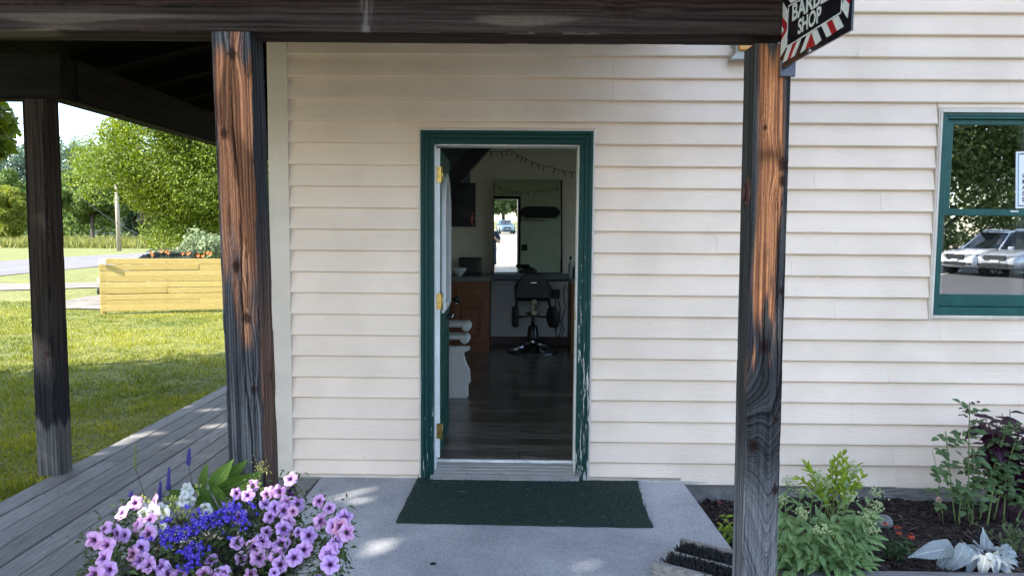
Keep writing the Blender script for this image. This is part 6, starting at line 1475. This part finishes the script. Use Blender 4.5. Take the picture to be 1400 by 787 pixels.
# blue salvia spikes and a grass ear
def spike(px, top, bot, Y, label, mat, n, w, name='salvia_spike', cat='flower', foot=None):
    p, q = W(px, bot, Y), W(px+1.2, top, Y); root = empty(name, tuple(TC+Vector((p.x-TC.x, .1, .47))), label, cat); mbx = MB()
    for i in range(n):
        t = i/n; a = i*2.4; c = p.lerp(q, t); r_ = w*(1-.55*t)*rp_.uniform(.6, 1.2); mbx.ball(c+Vector((math.cos(a)*r_, math.sin(a)*r_, 0)), (.0032*(1.2-.5*t), .0032*(1.2-.5*t), .0042*(1.2-.5*t)), 6, 4)
    mbx.obj('blossoms', mat, root, kind='stuff'); MB().tube([q, p, p.lerp(Vector((TC.x+(p.x-TC.x)*.8, Y, .42)), .9)], .0014, 5).obj('stem', plain('salvia_stem', (.06, .07, .06), .7), root)
M_SALV = plain('salvia_blue', (.045, .035, .22), .6)
spike(257.5, 613, 634, -2.02, 'tallest blue flower spike left of the broad leaves', M_SALV, 46, .007)
spike(230, 638, 668, -2.06, 'middle blue flower spike over the boardwalk', M_SALV, 54, .006)
spike(218, 657, 683, -2.08, 'lowest blue flower spike left of the white flowers', M_SALV, 48, .006)
spike(178.5, 671, 678, -2.14, 'small blue bud above the leftmost pink flower', M_SALV, 18, .007)
spike(184.5, 606, 638, -2.05, 'thin green grass ear standing above the boardwalk', foliage('grass_ear', (.12, .16, .05), (.2, .24, .09), .2), 40, .003, 'grass_ear', 'grass')
# yellowish sprig by the post foot and dark purple bloom
sp_ = empty('sprig', tuple(W(357, 660, -2.0)), 'yellow green sprig with thin leaves in front of the post foot', 'plant'); mb = MB()
for i in range(60):
    p = W(357+rp_.gauss(0, 5), 641+rp_.gauss(0, 6), -2.0+rp_.gauss(0, .01)); d = Vector((rp_.gauss(0, 1), rp_.gauss(0, .5)-.3, rp_.gauss(.5, .8))).normalized(); s_ = d.cross(Vector((0, 1, .2))).normalized(); L = rp_.uniform(.008, .018)
    mb.add([p, p+d*L*.5+s_*.002, p+d*L, p+d*L*.5-s_*.002], [(0, 1, 2, 3)])
mb.obj('leaves', foliage('sprig_leaf', (.14, .17, .05), (.30, .27, .10), .3, noise=2), sp_, fix=False, kind='stuff'); MB().tube([W(357, 636, -2.0), W(356, 655, -2.0), TC+Vector((.12, .2, .44))], .002, 5).obj('stem', M_MID, sp_)
dk = empty('dark_flower', tuple(W(400, 670, -2.02)), 'dark purple flower under the topmost lilac bloom by the wall corner', 'flower'); DKP = petunia_mesh('flower', (.035, .012, .09), (.03, .01, .07), (.01, .004, .02), .002, 31)
for (x, y) in ((585, 160), (600, 185), (575, 170)): p = W(290+x/5.355, 640+y/5.355, -2.05); link('flower', DKP, dk, Matrix.Translation(p) @ Vector((rp_.gauss(0, .4), -1, .3)).to_track_quat('Z', 'Y').to_matrix().to_4x4() @ Matrix.Scale(.6, 4))
MB().tube([W(399, 672, -2.03), W(396, 690, -2.03), TC+Vector((.25, .1, .42))], .0018, 5).obj('stem', M_DARKW, dk)

# ---- garden bed: generic stemmed plant
def stemmed(root, specs, leaves, stem_mat, seed, r0=.004, per=14, t0=.1, t1=.97, out=.8, sz=(.8, 1.15), droop=.1, phyl=2.4, up=.35, grow=None):
    r = random.Random(seed)
    for (b, c, t_) in specs:
        pts = [bez(b, c, t_, i/7) for i in range(8)]; MB().tube(pts, [r0*(1-.5*i/7) for i in range(8)], 6).obj('stem', stem_mat, root)
        a0 = r.random()*6.28
        for k in range(per):
            t = t0+(t1-t0)*(k+r.random()*.6)/per; p = bez(b, c, t_, t); tg = (bez(b, c, t_, min(1, t+.05))-bez(b, c, t_, t-.05)).normalized(); a = a0+k*phyl+r.gauss(0, .25)
            s0 = tg.cross(Vector((1, .2, 0))).normalized(); s1 = tg.cross(s0); d = (s0*math.cos(a)+s1*math.sin(a))*out+tg*up+Vector((0, 0, -droop+r.gauss(0, .1)))
            s = r.uniform(*sz)*(grow(t) if grow else 1)
            link('leaf', leaves[r.randrange(len(leaves))], root, leaf_M(p, d, Vector((0, -.25, 1)), s, r.gauss(0, .25)))
# sedum
M_SED = foliage('sedum_leaf', (.115, .21, .075), (.22, .33, .125), .22, noise=.5, vein=.0011); SEDL = [leaf_data('leaf', .068, .028, M_SED, .25, .3, 5, .8, .03), leaf_data('leaf', .060, .026, M_SED, .2, -.25, 5, .8, .03)]
M_SEDS = foliage('sedum_stem', (.16, .22, .10), (.20, .27, .13), .1); M_SEDF = foliage('sedum_bud', (.34, .42, .20), (.52, .58, .34), .2, noise=6)
SC = G(1128, 782, -.13); sed = empty('sedum_plant', tuple(SC), 'big grey green sedum with pale bud heads right of the post', 'plant')
SY = SC.y
r_ = random.Random(31); specs = []; heads = []
def zxy(x, y): return 1060+x/4.207, 600+y/4.207
for (hx, hy, bx_, by_, dy) in ((300,262,215,560,-.06),(455,185,285,600,.10),(150,425,70,620,-.13),(440,335,300,640,-.08),(265,525,185,640,-.16),(575,310,420,560,-.02),(520,445,390,620,-.10),(75,245,40,520,.04),(240,215,180,500,.12),(30,350,20,560,.0),(560,520,430,650,-.10),(585,385,470,600,.0),(150,300,120,500,.08),(480,560,400,700,-.16),(330,430,270,690,-.14),(100,560,90,700,-.17),(380,600,330,720,-.19),(210,640,190,740,-.2),(40,640,50,730,-.15),(470,680,400,745,-.18)):
    px, py = zxy(hx, hy); t_ = W(px, py, SY+dy-.03); px, py = zxy(bx_, by_); m_ = W(px, py, SY+dy*.8+.05); b_ = SC+Vector(((m_.x-SC.x)*.5, .05+dy*.5, 0)); b_.z = bedz(b_.x, max(-1.18, b_.y))-.01
    specs.append((b_, m_*1.3-b_*.15-t_*.15, t_)); heads.append(t_)
stemmed(sed, specs, SEDL, M_SEDS, 5, .0042, 20, .10, .95, .8, (.95, 1.3), .05, 2.4, .45, lambda t: 1.15-.55*max(0, t-.45)/.5)
for h in heads[:13]:
    mb = MB()
    for _ in range(38): d = Vector((r_.gauss(0, .015), r_.gauss(0, .012), r_.gauss(0, .010))); mb.ball(h+d*1.1+Vector((0, -.01, .010)), r_.uniform(.0032, .0056), 5, 4)
    for _ in range(5): d = Vector((r_.gauss(0, .013), r_.gauss(0, .01), 0)); mb.tube([h-Vector((0, 0, .02)), h+d], .0015, 4)
    mb.obj('bud_head', M_SEDF, sed)
rng2 = random.Random(77)
# leafy skirt of bigger basal leaves
for i in range(150):
    px, py = zxy(rng2.uniform(15, 560), rng2.uniform(420, 770)); p = W(px, py, SY-.06-.12*(py-730)/55+rng2.uniform(-.05, .06)); d = Vector((rng2.gauss(0, .5)+(px-1120)/90, -.7, rng2.gauss(-.15, .5)))
    link('leaf', SEDL[0], sed, leaf_M(p, d, Vector((0, -.5, 1)), rng2.uniform(.9, 1.35), rng2.gauss(0, .3)))
# piece of the same plant showing left of the post
M_YG = foliage('yellow_green_leaf', (.20, .31, .02), (.32, .42, .04), .35, noise=.5, vein=.0009); YGL = [leaf_data('leaf', .058, .022, M_YG, .3, .3, 5, .9), leaf_data('leaf', .05, .02, M_YG, .3, .1, 5, .9)]
lc = G(992, 742, -.14); sml = empty('small_leafy_plant', tuple(lc), 'small yellow green plant peeping out left of the right post', 'plant'); specs = []
for (x, y) in ((985, 718), (988, 728), (994, 712), (984, 742), (1000, 735), (990, 702)): t_ = W(x, y, lc.y); b_ = Vector((lc.x+.04, lc.y+.03, -.15)); specs.append((b_, b_.lerp(t_, .5)+Vector((.01, 0, .04)), t_))
stemmed(sml, specs, YGL, M_SEDS, 9, .003, 6, .3, 1., .8, (.6, .9))
# yellow green shrub behind the sedum
YC = G(1150, 700, -.14); YC.y = -.42; yg = empty('yellow_green_plant', (W(1140, 690, -.42).x, -.42, -.15), 'bright yellow green leafy plant behind the sedum against the siding', 'plant'); specs = []
for (x, y) in ((1097, 629), (1103, 640), (1090, 652), (1111, 655), (1146, 622), (1153, 617), (1138, 640), (1162, 632), (1173, 634), (1165, 650), (1150, 642), (1130, 655), (1180, 650), (1120, 665), (1172, 662), (1140, 628)):
    t_ = W(x, y, -.42+r_.uniform(-.06, .06)); b_ = Vector((W(1140, 690, -.42).x+r_.uniform(-.06, .06), -.42+r_.uniform(-.04, .04), -.16)); specs.append((b_, b_.lerp(t_, .5)+Vector((r_.uniform(-.02, .02), 0, .05)), t_))
stemmed(yg, specs, YGL, foliage('yg_stem', (.14, .18, .04), (.2, .24, .06), .1), 6, .0028, 14, .35, 1.0, .75, (.8, 1.15), -.25, 2.2, .7)
# coneflowers
EC = G(1230, 765, -.13); con = empty('coneflower_plant', tuple(EC), 'small coneflower plant with four orange red flowers in the mulch', 'flowers')
M_CONL = foliage('coneflower_leaf', (.022, .055, .018), (.055, .10, .035), .25, noise=.5); CL = [leaf_data('leaf', .055, .015, M_CONL, .3, .5, 5, 1.)]
ph = [leaf_data('petal', .021, .006, foliage('coral_petal', (.42, .035, .02), (.62, .10, .035), .25, noise=.5), .2, .5, 3, .7)]
for i, (x, y, s, dr) in enumerate(((160, 400, .8, .2), (252, 428, .9, -.1), (262, 465, .8, .5), (352, 485, 1.25, .75))):
    px, py = 1180+x/5.355, 640+y/5.355; p = W(px, py, EC.y-.02+.02*(i % 2)); MB().tube([EC+Vector((r_.uniform(-.03, .03), 0, 0)), EC.lerp(p, .6)+Vector((.005, 0, .02)), p], .0022, 5).obj('stem', M_CONL, con)
    MB().ball(p+Vector((0, -.002, .004)), (.009*s, .009*s, .008*s), 10, 6).obj('cone', plain('cone_brown', (.10, .012, .01), .8), con)
    for k in range(13): a = k*.483; link('petal', ph[0], con, leaf_M(p+Vector((math.cos(a)*.006, math.sin(a)*.006, .002)), Vector((math.cos(a), math.sin(a), -dr)), Vector((0, 0, 1)), s))
specs = []
for i in range(13): a = r_.random()*6.28; rr = r_.uniform(.02, .10); b_ = EC+Vector((r_.uniform(-.03, .03), r_.uniform(-.02, .03), -.01)); t_ = b_+Vector((math.cos(a)*rr, math.sin(a)*rr*.7, r_.uniform(.05, .12))); specs.append((b_, b_.lerp(t_, .5)+Vector((0, 0, .03)), t_))
stemmed(con, specs, CL, M_CONL, 8, .0018, 6, .3, 1.0, .9, (.7, 1.1), .1)
# silver leaved plant
M_SIL = foliage('silver_leaf', (.30, .34, .36), (.42, .46, .48), .12, rough=.95, noise=1.5, vein=.014); SL = [leaf_data('leaf', 1, .40, M_SIL, .32, .5, 14, .7, .22), leaf_data('leaf', 1, .48, M_SIL, .34, .9, 14, .62, .25)]
VC = G(1352, 768, -.11); sil = empty('silver_leaf_plant', tuple(VC), 'felted silver white leaved plant at the front right of the bed', 'plant')
def sz_(x, y): return 1180+x/5.355, 640+y/5.355
for (x0, y0, x1, y1, k, d0, d1) in ((660, 580, 375, 610, 0, .02, -.02), (690, 610, 505, 705, 1, -.02, -.06), (800, 590, 630, 700, 1, -.05, -.12), (740, 560, 690, 775, 1, -.06, -.14), (790, 640, 800, 790, 1, -.05, -.12), (870, 600, 720, 545, 0, .06, .12), (885, 590, 900, 440, 0, .05, .06), (920, 590, 945, 500, 0, .05, .1), (950, 640, 1010, 780, 1, -.08, -.16), (930, 650, 950, 690, 1, -.09, -.15), (960, 600, 1110, 590, 0, .03, .05), (980, 610, 1180, 650, 0, .0, .0), (980, 660, 1180, 740, 0, -.04, -.06), (1000, 690, 1130, 790, 1, -.06, -.12), (900, 640, 860, 770, 1, -.08, -.16), (880, 600, 800, 575, 0, .04, .09), (1020, 600, 1190, 610, 0, .08, .12), (760, 600, 600, 660, 0, .03, .0), (900, 620, 1010, 700, 1, -.10, -.15), (860, 610, 760, 640, 0, -.04, -.05), (950, 620, 1080, 690, 1, -.05, -.09), (1040, 650, 1190, 700, 1, -.02, -.05), (900, 600, 980, 560, 0, .05, .09), (1020, 620, 1120, 660, 1, .02, .0)):
    p, q = W(*sz_(x0, y0), VC.y+d0), W(*sz_(x1, y1), VC.y+d1); d = q-p; L = max(.07, d.length)
    link('leaf', SL[k], sil, leaf_M(p, d, Vector((r_.gauss(0, .2), -.55, 1)), L*1.12, r_.gauss(0, .22)))
mb = MB()
for i in range(9): a = r_.random()*6.28; mb.tube([VC+Vector((0, .02, -.02)), VC+Vector((math.cos(a)*.05, math.sin(a)*.04, .06)), VC+Vector((math.cos(a)*.10, math.sin(a)*.07, .085))], .004, 6)
mb.obj('stalks', M_SIL, sil, kind='stuff')
# rose bush
M_ROSEL = foliage('rose_leaf', (.055, .11, .045), (.13, .20, .08), .25, noise=.5, vein=.0007); RL = [leaf_data('leaf', .044, .030, M_ROSEL, .25, .35, 5, .8), leaf_data('leaf', .037, .026, M_ROSEL, .25, .15, 5, .8)]
M_CANE = foliage('rose_cane', (.13, .19, .06), (.20, .26, .09), .05); M_PURP = foliage('bronze_leaf', (.030, .014, .022), (.06, .028, .036), .2, noise=.5); PL = [leaf_data('leaf', .034, .018, M_PURP, .3, .3, 5, .9)]
RC = G(1340, 715, -.14); ros = empty('rose_bush', tuple(RC), 'thorny rose bush with green canes and bronze tips by the siding', 'shrub')
def rz(x, y): return 1260+x/4.63, 530+y/4.63
def compound(p, d, n=5, s=1.0, mesh=None):
    d = d.normalized(); e = p+d*.055*s; MB().tube([p, e], .0012, 4).obj('leaf_stalk', M_CANE, ros); sd = d.cross(Vector((0, -.3, 1))).normalized()
    for k in range(n):
        m_ = mesh or RL[k % 2]
        if k == n-1: link('leaf', m_, ros, leaf_M(e, d, Vector((0, -.4, 1)), s*1.1, r_.gauss(0, .3)))
        else: t = .3+.5*(k//2)/max(1, (n-1)//2); link('leaf', m_, ros, leaf_M(p.lerp(e, t), d*.4+sd*(1 if k % 2 else -1), Vector((0, -.4, 1)), s*.9, r_.gauss(0, .3)))
canes = [((300, 800), (296, 400), (305, 95), .0042, 0), ((215, 800), (175, 540), (152, 275), .0045, 0), ((150, 600), (110, 520), (68, 400), .0022, -.03), ((370, 800), (430, 560), (545, 240), .0050, .04), ((420, 800), (440, 700), (460, 615), .0055, -.05), ((520, 820), (535, 640), (530, 560), .0045, .02), ((460, 800), (530, 520), (590, 350), .0042, .05), ((600, 800), (640, 740), (700, 640), .0042, 0), ((330, 780), (320, 560), (330, 420), .0040, .03), ((240, 790), (240, 700), (275, 610), .0032, -.05), ((330, 790), (300, 700), (250, 640), .0030, -.04)]
for i, (b, c_, t_, r0, dy) in enumerate(canes):
    P_ = [W(*rz(*q), RC.y+dy) for q in (b, c_, t_)]; P_[0].z = min(P_[0].z, -.13); pts = [bez(*P_, k/9) for k in range(10)]
    ct = MB().tube(pts, [r0*(1-.35*k/9) for k in range(10)], 7)
    for k in range(10):
        p = pts[k]; a = r_.random()*6.28; ct.tube([p, p+Vector((math.cos(a)*.009, math.sin(a)*.009, .001))], [.0018, .0003], 4)
    ct.obj('cane', M_CANE, ros)
    nl = {0: 14, 1: 15, 2: 6, 3: 21, 4: 6, 5: 14, 6: 20, 7: 12, 8: 17, 9: 8, 10: 8}[i]
    for k in range(nl):
        t = (.40 if i not in (2,) else .2)+.58*(k+r_.random()*.5)/nl; p = bez(*P_, t); a = r_.random()*6.28
        compound(p, Vector((math.cos(a), math.sin(a)*.7-.25, r_.gauss(.15, .3))), 5 if r_.random() < .7 else 3, r_.uniform(.85, 1.2))
p = W(*rz(305, 95), RC.y)
for k in range(6): a = k*1.05; compound(p-Vector((0, 0, .010*k)), Vector((math.cos(a), math.sin(a)*.5, .15-.05*k)), 3, .7, PL[0])
for (x, y, dx) in ((290, 175, -1), (320, 170, 1), (250, 285, -1)): compound(W(*rz(x, y), RC.y-.01), Vector((dx, -.3, .15)), 5, .75, PL[0])
p = W(*rz(545, 240), RC.y+.04)
for k in range(4): compound(p-Vector((0, 0, .012*k)), Vector((math.cos(k*1.7), -.3, .4)), 3, .8)
# purple leaved plant behind the rose
M_PER = foliage('purple_leaf', (.016, .005, .016), (.052, .010, .030), .2, rough=.4, noise=.5, vein=.0016); PE = [leaf_data('leaf', .125, .08, M_PER, .25, .5, 6, .8, .05), leaf_data('leaf', .10, .065, M_PER, .25, .3, 6, .8, .05)]
UC = Vector((W(1385, 690, -.36).x, -.34, -.16)); per = empty('purple_leaf_plant', tuple(UC), 'dark purple broad leaved plant standing behind the rose bush', 'plant'); specs = []
for (x, y) in ((395, 165), (345, 190), (560, 135), (430, 240), (480, 290), (360, 300), (640, 330), (620, 480), (540, 300), (420, 400), (680, 420), (600, 600), (690, 300), (500, 420), (470, 190), (510, 160), (600, 210), (650, 240), (400, 220), (580, 420), (640, 540), (560, 520), (450, 330), (700, 500)):
    t_ = W(*rz(x, y), UC.y+r_.uniform(-.06, .08)); b_ = UC+Vector((r_.uniform(-.10, .12), r_.uniform(-.04, .04), 0)); specs.append((b_, b_.lerp(t_, .5)+Vector((r_.uniform(-.02, .02), 0, .05)), t_))
stemmed(per, specs, PE, plain('purple_stem', (.06, .02, .04), .6), 14, .0038, 12, .3, 1.0, .8, (.6, 1.1), .15, 1.6, .35)
# low leafy weeds under the rose
wd_ = empty('low_weed', tuple(G(1385, 745, -.13)), 'low dull green weed at the foot of the rose canes', 'plant'); specs = []; wc = G(1382, 752, -.13)
for i in range(16): t_ = wc+Vector((r_.gauss(0, .10), r_.gauss(0, .05), r_.uniform(.05, .17))); b_ = wc+Vector((r_.gauss(0, .04), r_.gauss(0, .02), -.01)); specs.append((b_, b_.lerp(t_, .5)+Vector((0, 0, .03)), t_))
M_WEED = foliage('weed_leaf', (.05, .075, .035), (.10, .13, .06), .25, noise=.5)
stemmed(wd_, specs, [leaf_data('leaf', .035, .016, M_WEED, .3, .3, 5)], M_CANE, 15, .0018, 7, .3, 1.0, .9, (.7, 1.1))
# round stone, fallen bloom, red leaf
ro = G(1209, 714, -.12); mb = MB(); mb.ball((0, 0, 0), (.058, .05, .042), 24, 14)
for i, v_ in enumerate(mb.v): s_ = 1+.10*(float(vn(np.array(v_[0]*22+5), np.array(v_[1]*22+v_[2]*15), 3))-.5); mb.v[i] = (v_[0]*s_, v_[1]*s_, v_[2]*s_)
mb.xf(Matrix.Translation((ro.x, ro.y+.03, bedz(ro.x, ro.y)+.030))); set_props(mb.obj('stone', grain('grey_stone', (.13, .125, .12), (.24, .23, .22), 28, rough=.85, bump=.4), None), 'round grey stone lying in the mulch beside the sedum', 'stone')
fb0 = W(1283, 683, -.40); fbo = empty('fallen_bloom', (fb0.x, -.40, -.13), 'small faded pink bloom lying on the mulch near the skirt board', 'flower'); mb = MB()
for k in range(7): a = k*.9; mb.ball(fb0+Vector((.011*math.cos(a), -.004, .014*math.sin(a))), (.009, .006, .010), 8, 6)
mb.obj('petals', plain('faded_pink', (.52, .33, .28), .7), fbo); MB().tube([fb0, fb0-Vector((-.005, -.01, .05))], .002, 5).obj('stem', M_WEED, fbo)
rl = G(985, 678, -.12); lf = leaf_data('leaf', .05, .03, plain('red_leaf', (.22, .05, .03), .7), .3, .4, 5); o = link('red_leaf', lf, None, leaf_M((rl.x-.02, rl.y, bedz(rl.x, min(-.01, rl.y))+.02), Vector((1, .2, .15)))); set_props(o, 'small red leaf lying on the mulch near the slab corner', 'leaf')
# loop of wire by the skirt board
wl0 = W(1272, 678, -.12); mb = MB().tube([(wl0.x+.045*math.cos(t), -.12, bedz(wl0.x, -.12)+.0+.05*math.sin(t)) for t in np.linspace(0, math.pi, 12)], .003, 5); set_props(mb.obj('wire_loop', M_DARKMETAL, None), 'dark wire loop sticking out of the mulch at the skirt board', 'wire')
# ------------------------------------------------------------------ the photographer, whose arm shows in the mirror
def person():
    root = empty('person', (0.04, -5.15, LZ+.1), 'person in a dark shirt and shorts taking the picture, arm seen in the mirror', 'person')
    zf = LZ+.1
    J = {'pel': (0, 0, .95), 'sp': (0, .0, 1.15), 'ch': (0, .01, 1.32), 'ne': (0, .03, 1.46), 'he': (0, .05, 1.56), 'tp': (0, .05, 1.68),
         'lsh': (-.19, .01, 1.39), 'lel': (-.27, .10, 1.14), 'lwr': (-.10, .33, 1.30), 'rsh': (.19, .01, 1.39), 'rel': (.27, .10, 1.14), 'rwr': (.10, .33, 1.30),
         'lhp': (-.09, 0, .90), 'lkn': (-.11, .02, .50), 'lan': (-.12, -.01, .09), 'lto': (-.13, .15, .03), 'rhp': (.09, 0, .90), 'rkn': (.11, .02, .50), 'ran': (.12, -.01, .09), 'rto': (.13, .15, .03)}
    R = {'pel': .135, 'sp': .125, 'ch': .15, 'ne': .058, 'he': .085, 'tp': .07, 'sh': .065, 'el': .043, 'wr': .028, 'hp': .09, 'kn': .058, 'an': .04, 'to': .035}
    E_ = [('pel', 'sp'), ('sp', 'ch'), ('ch', 'ne'), ('ne', 'he'), ('he', 'tp')]+[e for s in 'lr' for e in (('ch', s+'sh'), (s+'sh', s+'el'), (s+'el', s+'wr'), ('pel', s+'hp'), (s+'hp', s+'kn'), (s+'kn', s+'an'), (s+'an', s+'to'))]
    names = list(J); vs = [Vector(J[k]) for k in names]; rr = [R[k] if k in R else R[k[1:]] for k in names]; es = [(names.index(a), names.index(b)) for a, b in E_]
    # fingers and thumb round the phone
    for s, sg in (('l', -1), ('r', 1)):
        w_ = names.index(s+'wr'); vs.append(Vector((sg*.075, .385, 1.335))); rr.append(.030); pi = len(vs)-1; es.append((w_, pi))
        for k in range(4):
            a = Vector((sg*.070, .415, 1.365-.018*k)); b = Vector((sg*.052, .432, 1.366-.018*k)); vs += [a, b]; rr += [.0095, .008]; es += [(pi, len(vs)-2), (len(vs)-2, len(vs)-1)]
        vs += [Vector((sg*.055, .372, 1.375)), Vector((sg*.038, .392, 1.39))]; rr += [.011, .009]; es += [(pi, len(vs)-2), (len(vs)-2, len(vs)-1)]
    me = bpy.data.meshes.new('body'); me.from_pydata([v+Vector((.04, -5.15, zf)) for v in vs], es, [])
    m, n, l, b = nmat('skin_and_clothes')
    t = n.new('ShaderNodeTexCoord'); sx = n.new('ShaderNodeSeparateXYZ'); l.new(t.outputs['Object'], sx.inputs[0])
    b.inputs['Base Color'].default_value = (.48, .29, .21, 1); b.inputs['Roughness'].default_value = .55
    me.materials.append(m); o = link('body', me, root)
    sk = o.modifiers.new('skin', 'SKIN'); sd = o.modifiers.new('sub', 'SUBSURF'); sd.levels = 1; sd.render_levels = 1
    if not me.skin_vertices: 
        bm = bmesh.new(); bm.from_mesh(me); bm.verts.layers.skin.verify(); bm.to_mesh(me); bm.free()
    for i, sv in enumerate(me.skin_vertices[0].data): sv.radius = (rr[i], rr[i]); sv.use_root = (i == 0)
    B = Vector((.04, -5.15, zf)); shirt = plain('shirt_dark', (.03, .035, .05), .85); shorts = plain('shorts_navy', (.02, .024, .04), .85); hair = plain('hair_brown', (.05, .032, .02), .7)
    mb = MB().lathe([(.15, .86), (.165, .95), (.155, 1.1), (.18, 1.3), (.15, 1.42), (.07, 1.475)], tuple(B), 24)
    for i, v_ in enumerate(mb.v): mb.v[i] = (B.x+(v_[0]-B.x)*1.25, B.y+(v_[1]-B.y)*.95, v_[2])
    for s in (-1, 1): mb.tube([B+Vector((s*.17, .01, 1.40)), B+Vector((s*.225, .055, 1.27)), B+Vector((s*.245, .075, 1.215))], [.085, .074, .068], 12)
    mb.obj('shirt', shirt, root)
    mb = MB()
    for s in (-1, 1): mb.tube([B+Vector((s*.085, 0, .93)), B+Vector((s*.1, .01, .7)), B+Vector((s*.11, .015, .56))], [.115, .10, .095], 14)
    mb.obj('shorts', shorts, root)
    mb = MB().ball(tuple(B+Vector((0, .035, 1.645))), (.095, .105, .105), 16, 10); mb.obj('hair', hair, root)
    mb = MB()
    for s in (-1, 1): mb.ball(tuple(B+Vector((s*.032, .135, 1.60))), (.012, .008, .008), 8, 6)
    mb.obj('eye', M_BLACK, root)
    mb = MB().ball(tuple(B+Vector((0, .142, 1.57))), (.014, .018, .022), 8, 6); mb.obj('nose', m, root)
    ph = MB().box(.04-.075, .04+.075, -5.15+.425, -5.15+.433, zf+1.30, zf+1.375, .003).obj('phone', M_BLACK, None); set_props(ph, 'black phone held up in both hands of the person', 'phone')
    for s in (-1, 1): MB().box(B.x+s*.13-.05, B.x+s*.13+.05, B.y-.08, B.y+.20, zf+.001, zf+.075, .025).obj('shoe', M_BLACK, root)
person()
# the pale blue car that the mirror shows through the doorway
bc = mir_to(691, 318, -74.)
suv('blue_car', 'pale blue car parked far off, mirrored through the doorway', (bc.x, -74., LZ+.10), rad(88), paint('pale_blue_paint', (.28, .42, .55), .3), 4.5, 1.85, 1.6)
